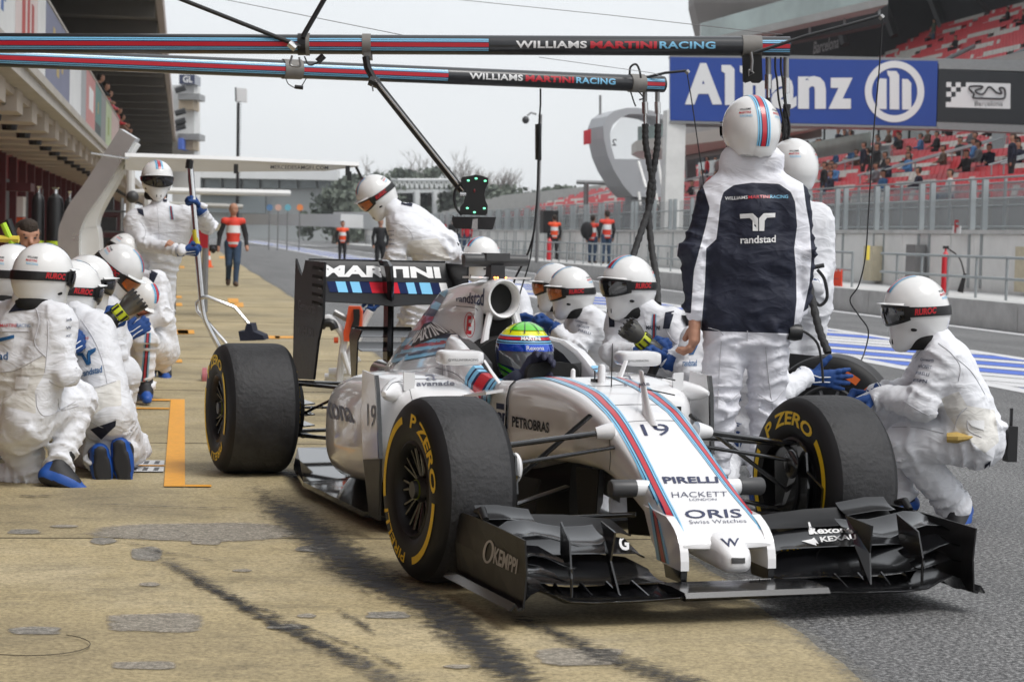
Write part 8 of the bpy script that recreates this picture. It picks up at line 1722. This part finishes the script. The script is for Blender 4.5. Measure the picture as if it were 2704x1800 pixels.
# people on the balcony of the pit building
for i, (tx, ty, D, c) in enumerate(((262, 180, 56, BLKC), (275, 205, 60, mat('tan_coat', srgb('8A6A58'), .8)), (285, 228, 63, RED_P), (310, 285, 74, mat('red_coat', srgb('C03038'), .8)), (320, 300, 80, mat('tan_coat')), (332, 325, 90, BLKC), (340, 335, 96, BLKC))):
    lab = ('person in black leaning on the balcony rail nearest the beams', 'person in tan coat on the balcony rail below the beams', 'person in dark red second group on the balcony rail', 'person in bright red leaning far over the balcony rail', 'person in tan coat next to the bright red one on the balcony', 'dark clothed person near the far end of the balcony', 'last dark figure at the far end of the balcony')[i]
    p = onx(tx, ty, -3.25); far_person(lab, (-3.4, p.y, 4.72), 0 if i % 2 else .4, 'lean', .03, top=c, sleeve=c, sc=1.35)
# ================================================================ SPECTATORS
CL = [('dark', BLKC), ('navy', NAVYC), ('grey', mat('grey_cloth', (.14, .14, .15), .85)), ('red', mat('red_coat')), ('white', mat('pale_cloth', (.55, .55, .54), .85)), ('brown', mat('brown_cloth', (.10, .07, .05), .85)), ('blue', mat('blue_cloth', srgb('4A78A8'), .85)), ('pink', mat('pink_cloth', srgb('C83A78'), .85)), ('green', mat('green_cloth', srgb('3E4A36'), .85))]
WTS = [.34, .20, .13, .05, .07, .10, .06, .02, .03]
low = [q for q in vis if q[1][0] < 12 and 1780 < q[2][0] < 2704 and (q[2][1] > 335) and q[2][1] < 530]; upp = [q for q in vis if q[1][0] > 12 and q[2][1] < 160 and q[2][0] > 2250]
pick = []; used = set()
for q in low:
    y, i = q[1][1], q[1][4]; dens = .20*(.4+1.2*vnoise(np.array([y*.25]), np.array([i*.45]), np.array([0.]), 1)[0])*(1.5 if q[2][0] > 2150 else .9)
    if rng.random() < dens*.30: pick.append(q)
rng.shuffle(pick); pick = pick[:185]
for q in upp:
    if rng.random() < .010: pick.append(q)
for q in pick:
    k = int(rng.choice(len(CL), p=WTS)); pose = 'stand' if rng.random() < .16 else 'sit'; s = q[1]; tier_ = 'lower' if s[0] < 12 else 'upper'
    loc = (25+s[0]+(0 if pose == 'sit' else -.25), 40+s[1], s[2]+(0.0 if pose == 'sit' else 0.))
    far_person('%s spectator in %s clothes in the %s grandstand seats' % ('seated' if pose == 'sit' else 'standing', CL[k][0], tier_), loc, math.pi+rng.normal(0, .35), pose, .035, top=CL[k][1], sleeve=CL[k][1], leg=(JEANS, BLKC, BLKC)[int(rng.integers(3))], group='spectators in the grandstand', sc=1.0, key=('sp', k, pose, int(rng.integers(2))))
# ================================================================ HAZE
hz_ = MB().box((-300, -40, -1), (320, 420, 45), mat('haze_dummy')).build('haze'); hz_.data.materials.clear(); hz_['kind'] = 'stuff'
m = bpy.data.materials.new('haze_air'); m.use_nodes = True; nt = m.node_tree; nt.nodes.clear(); o_ = nt.nodes.new('ShaderNodeOutputMaterial'); v_ = nt.nodes.new('ShaderNodeVolumePrincipled')
v_.inputs['Density'].default_value = .0003; v_.inputs['Color'].default_value = (.93, .95, .97, 1); v_.inputs['Anisotropy'].default_value = .2; v_.inputs['Density Attribute'].default_value = ''; m.cycles.homogeneous_volume = True; nt.links.new(v_.outputs[0], o_.inputs['Volume']); hz_.data.materials.append(m)
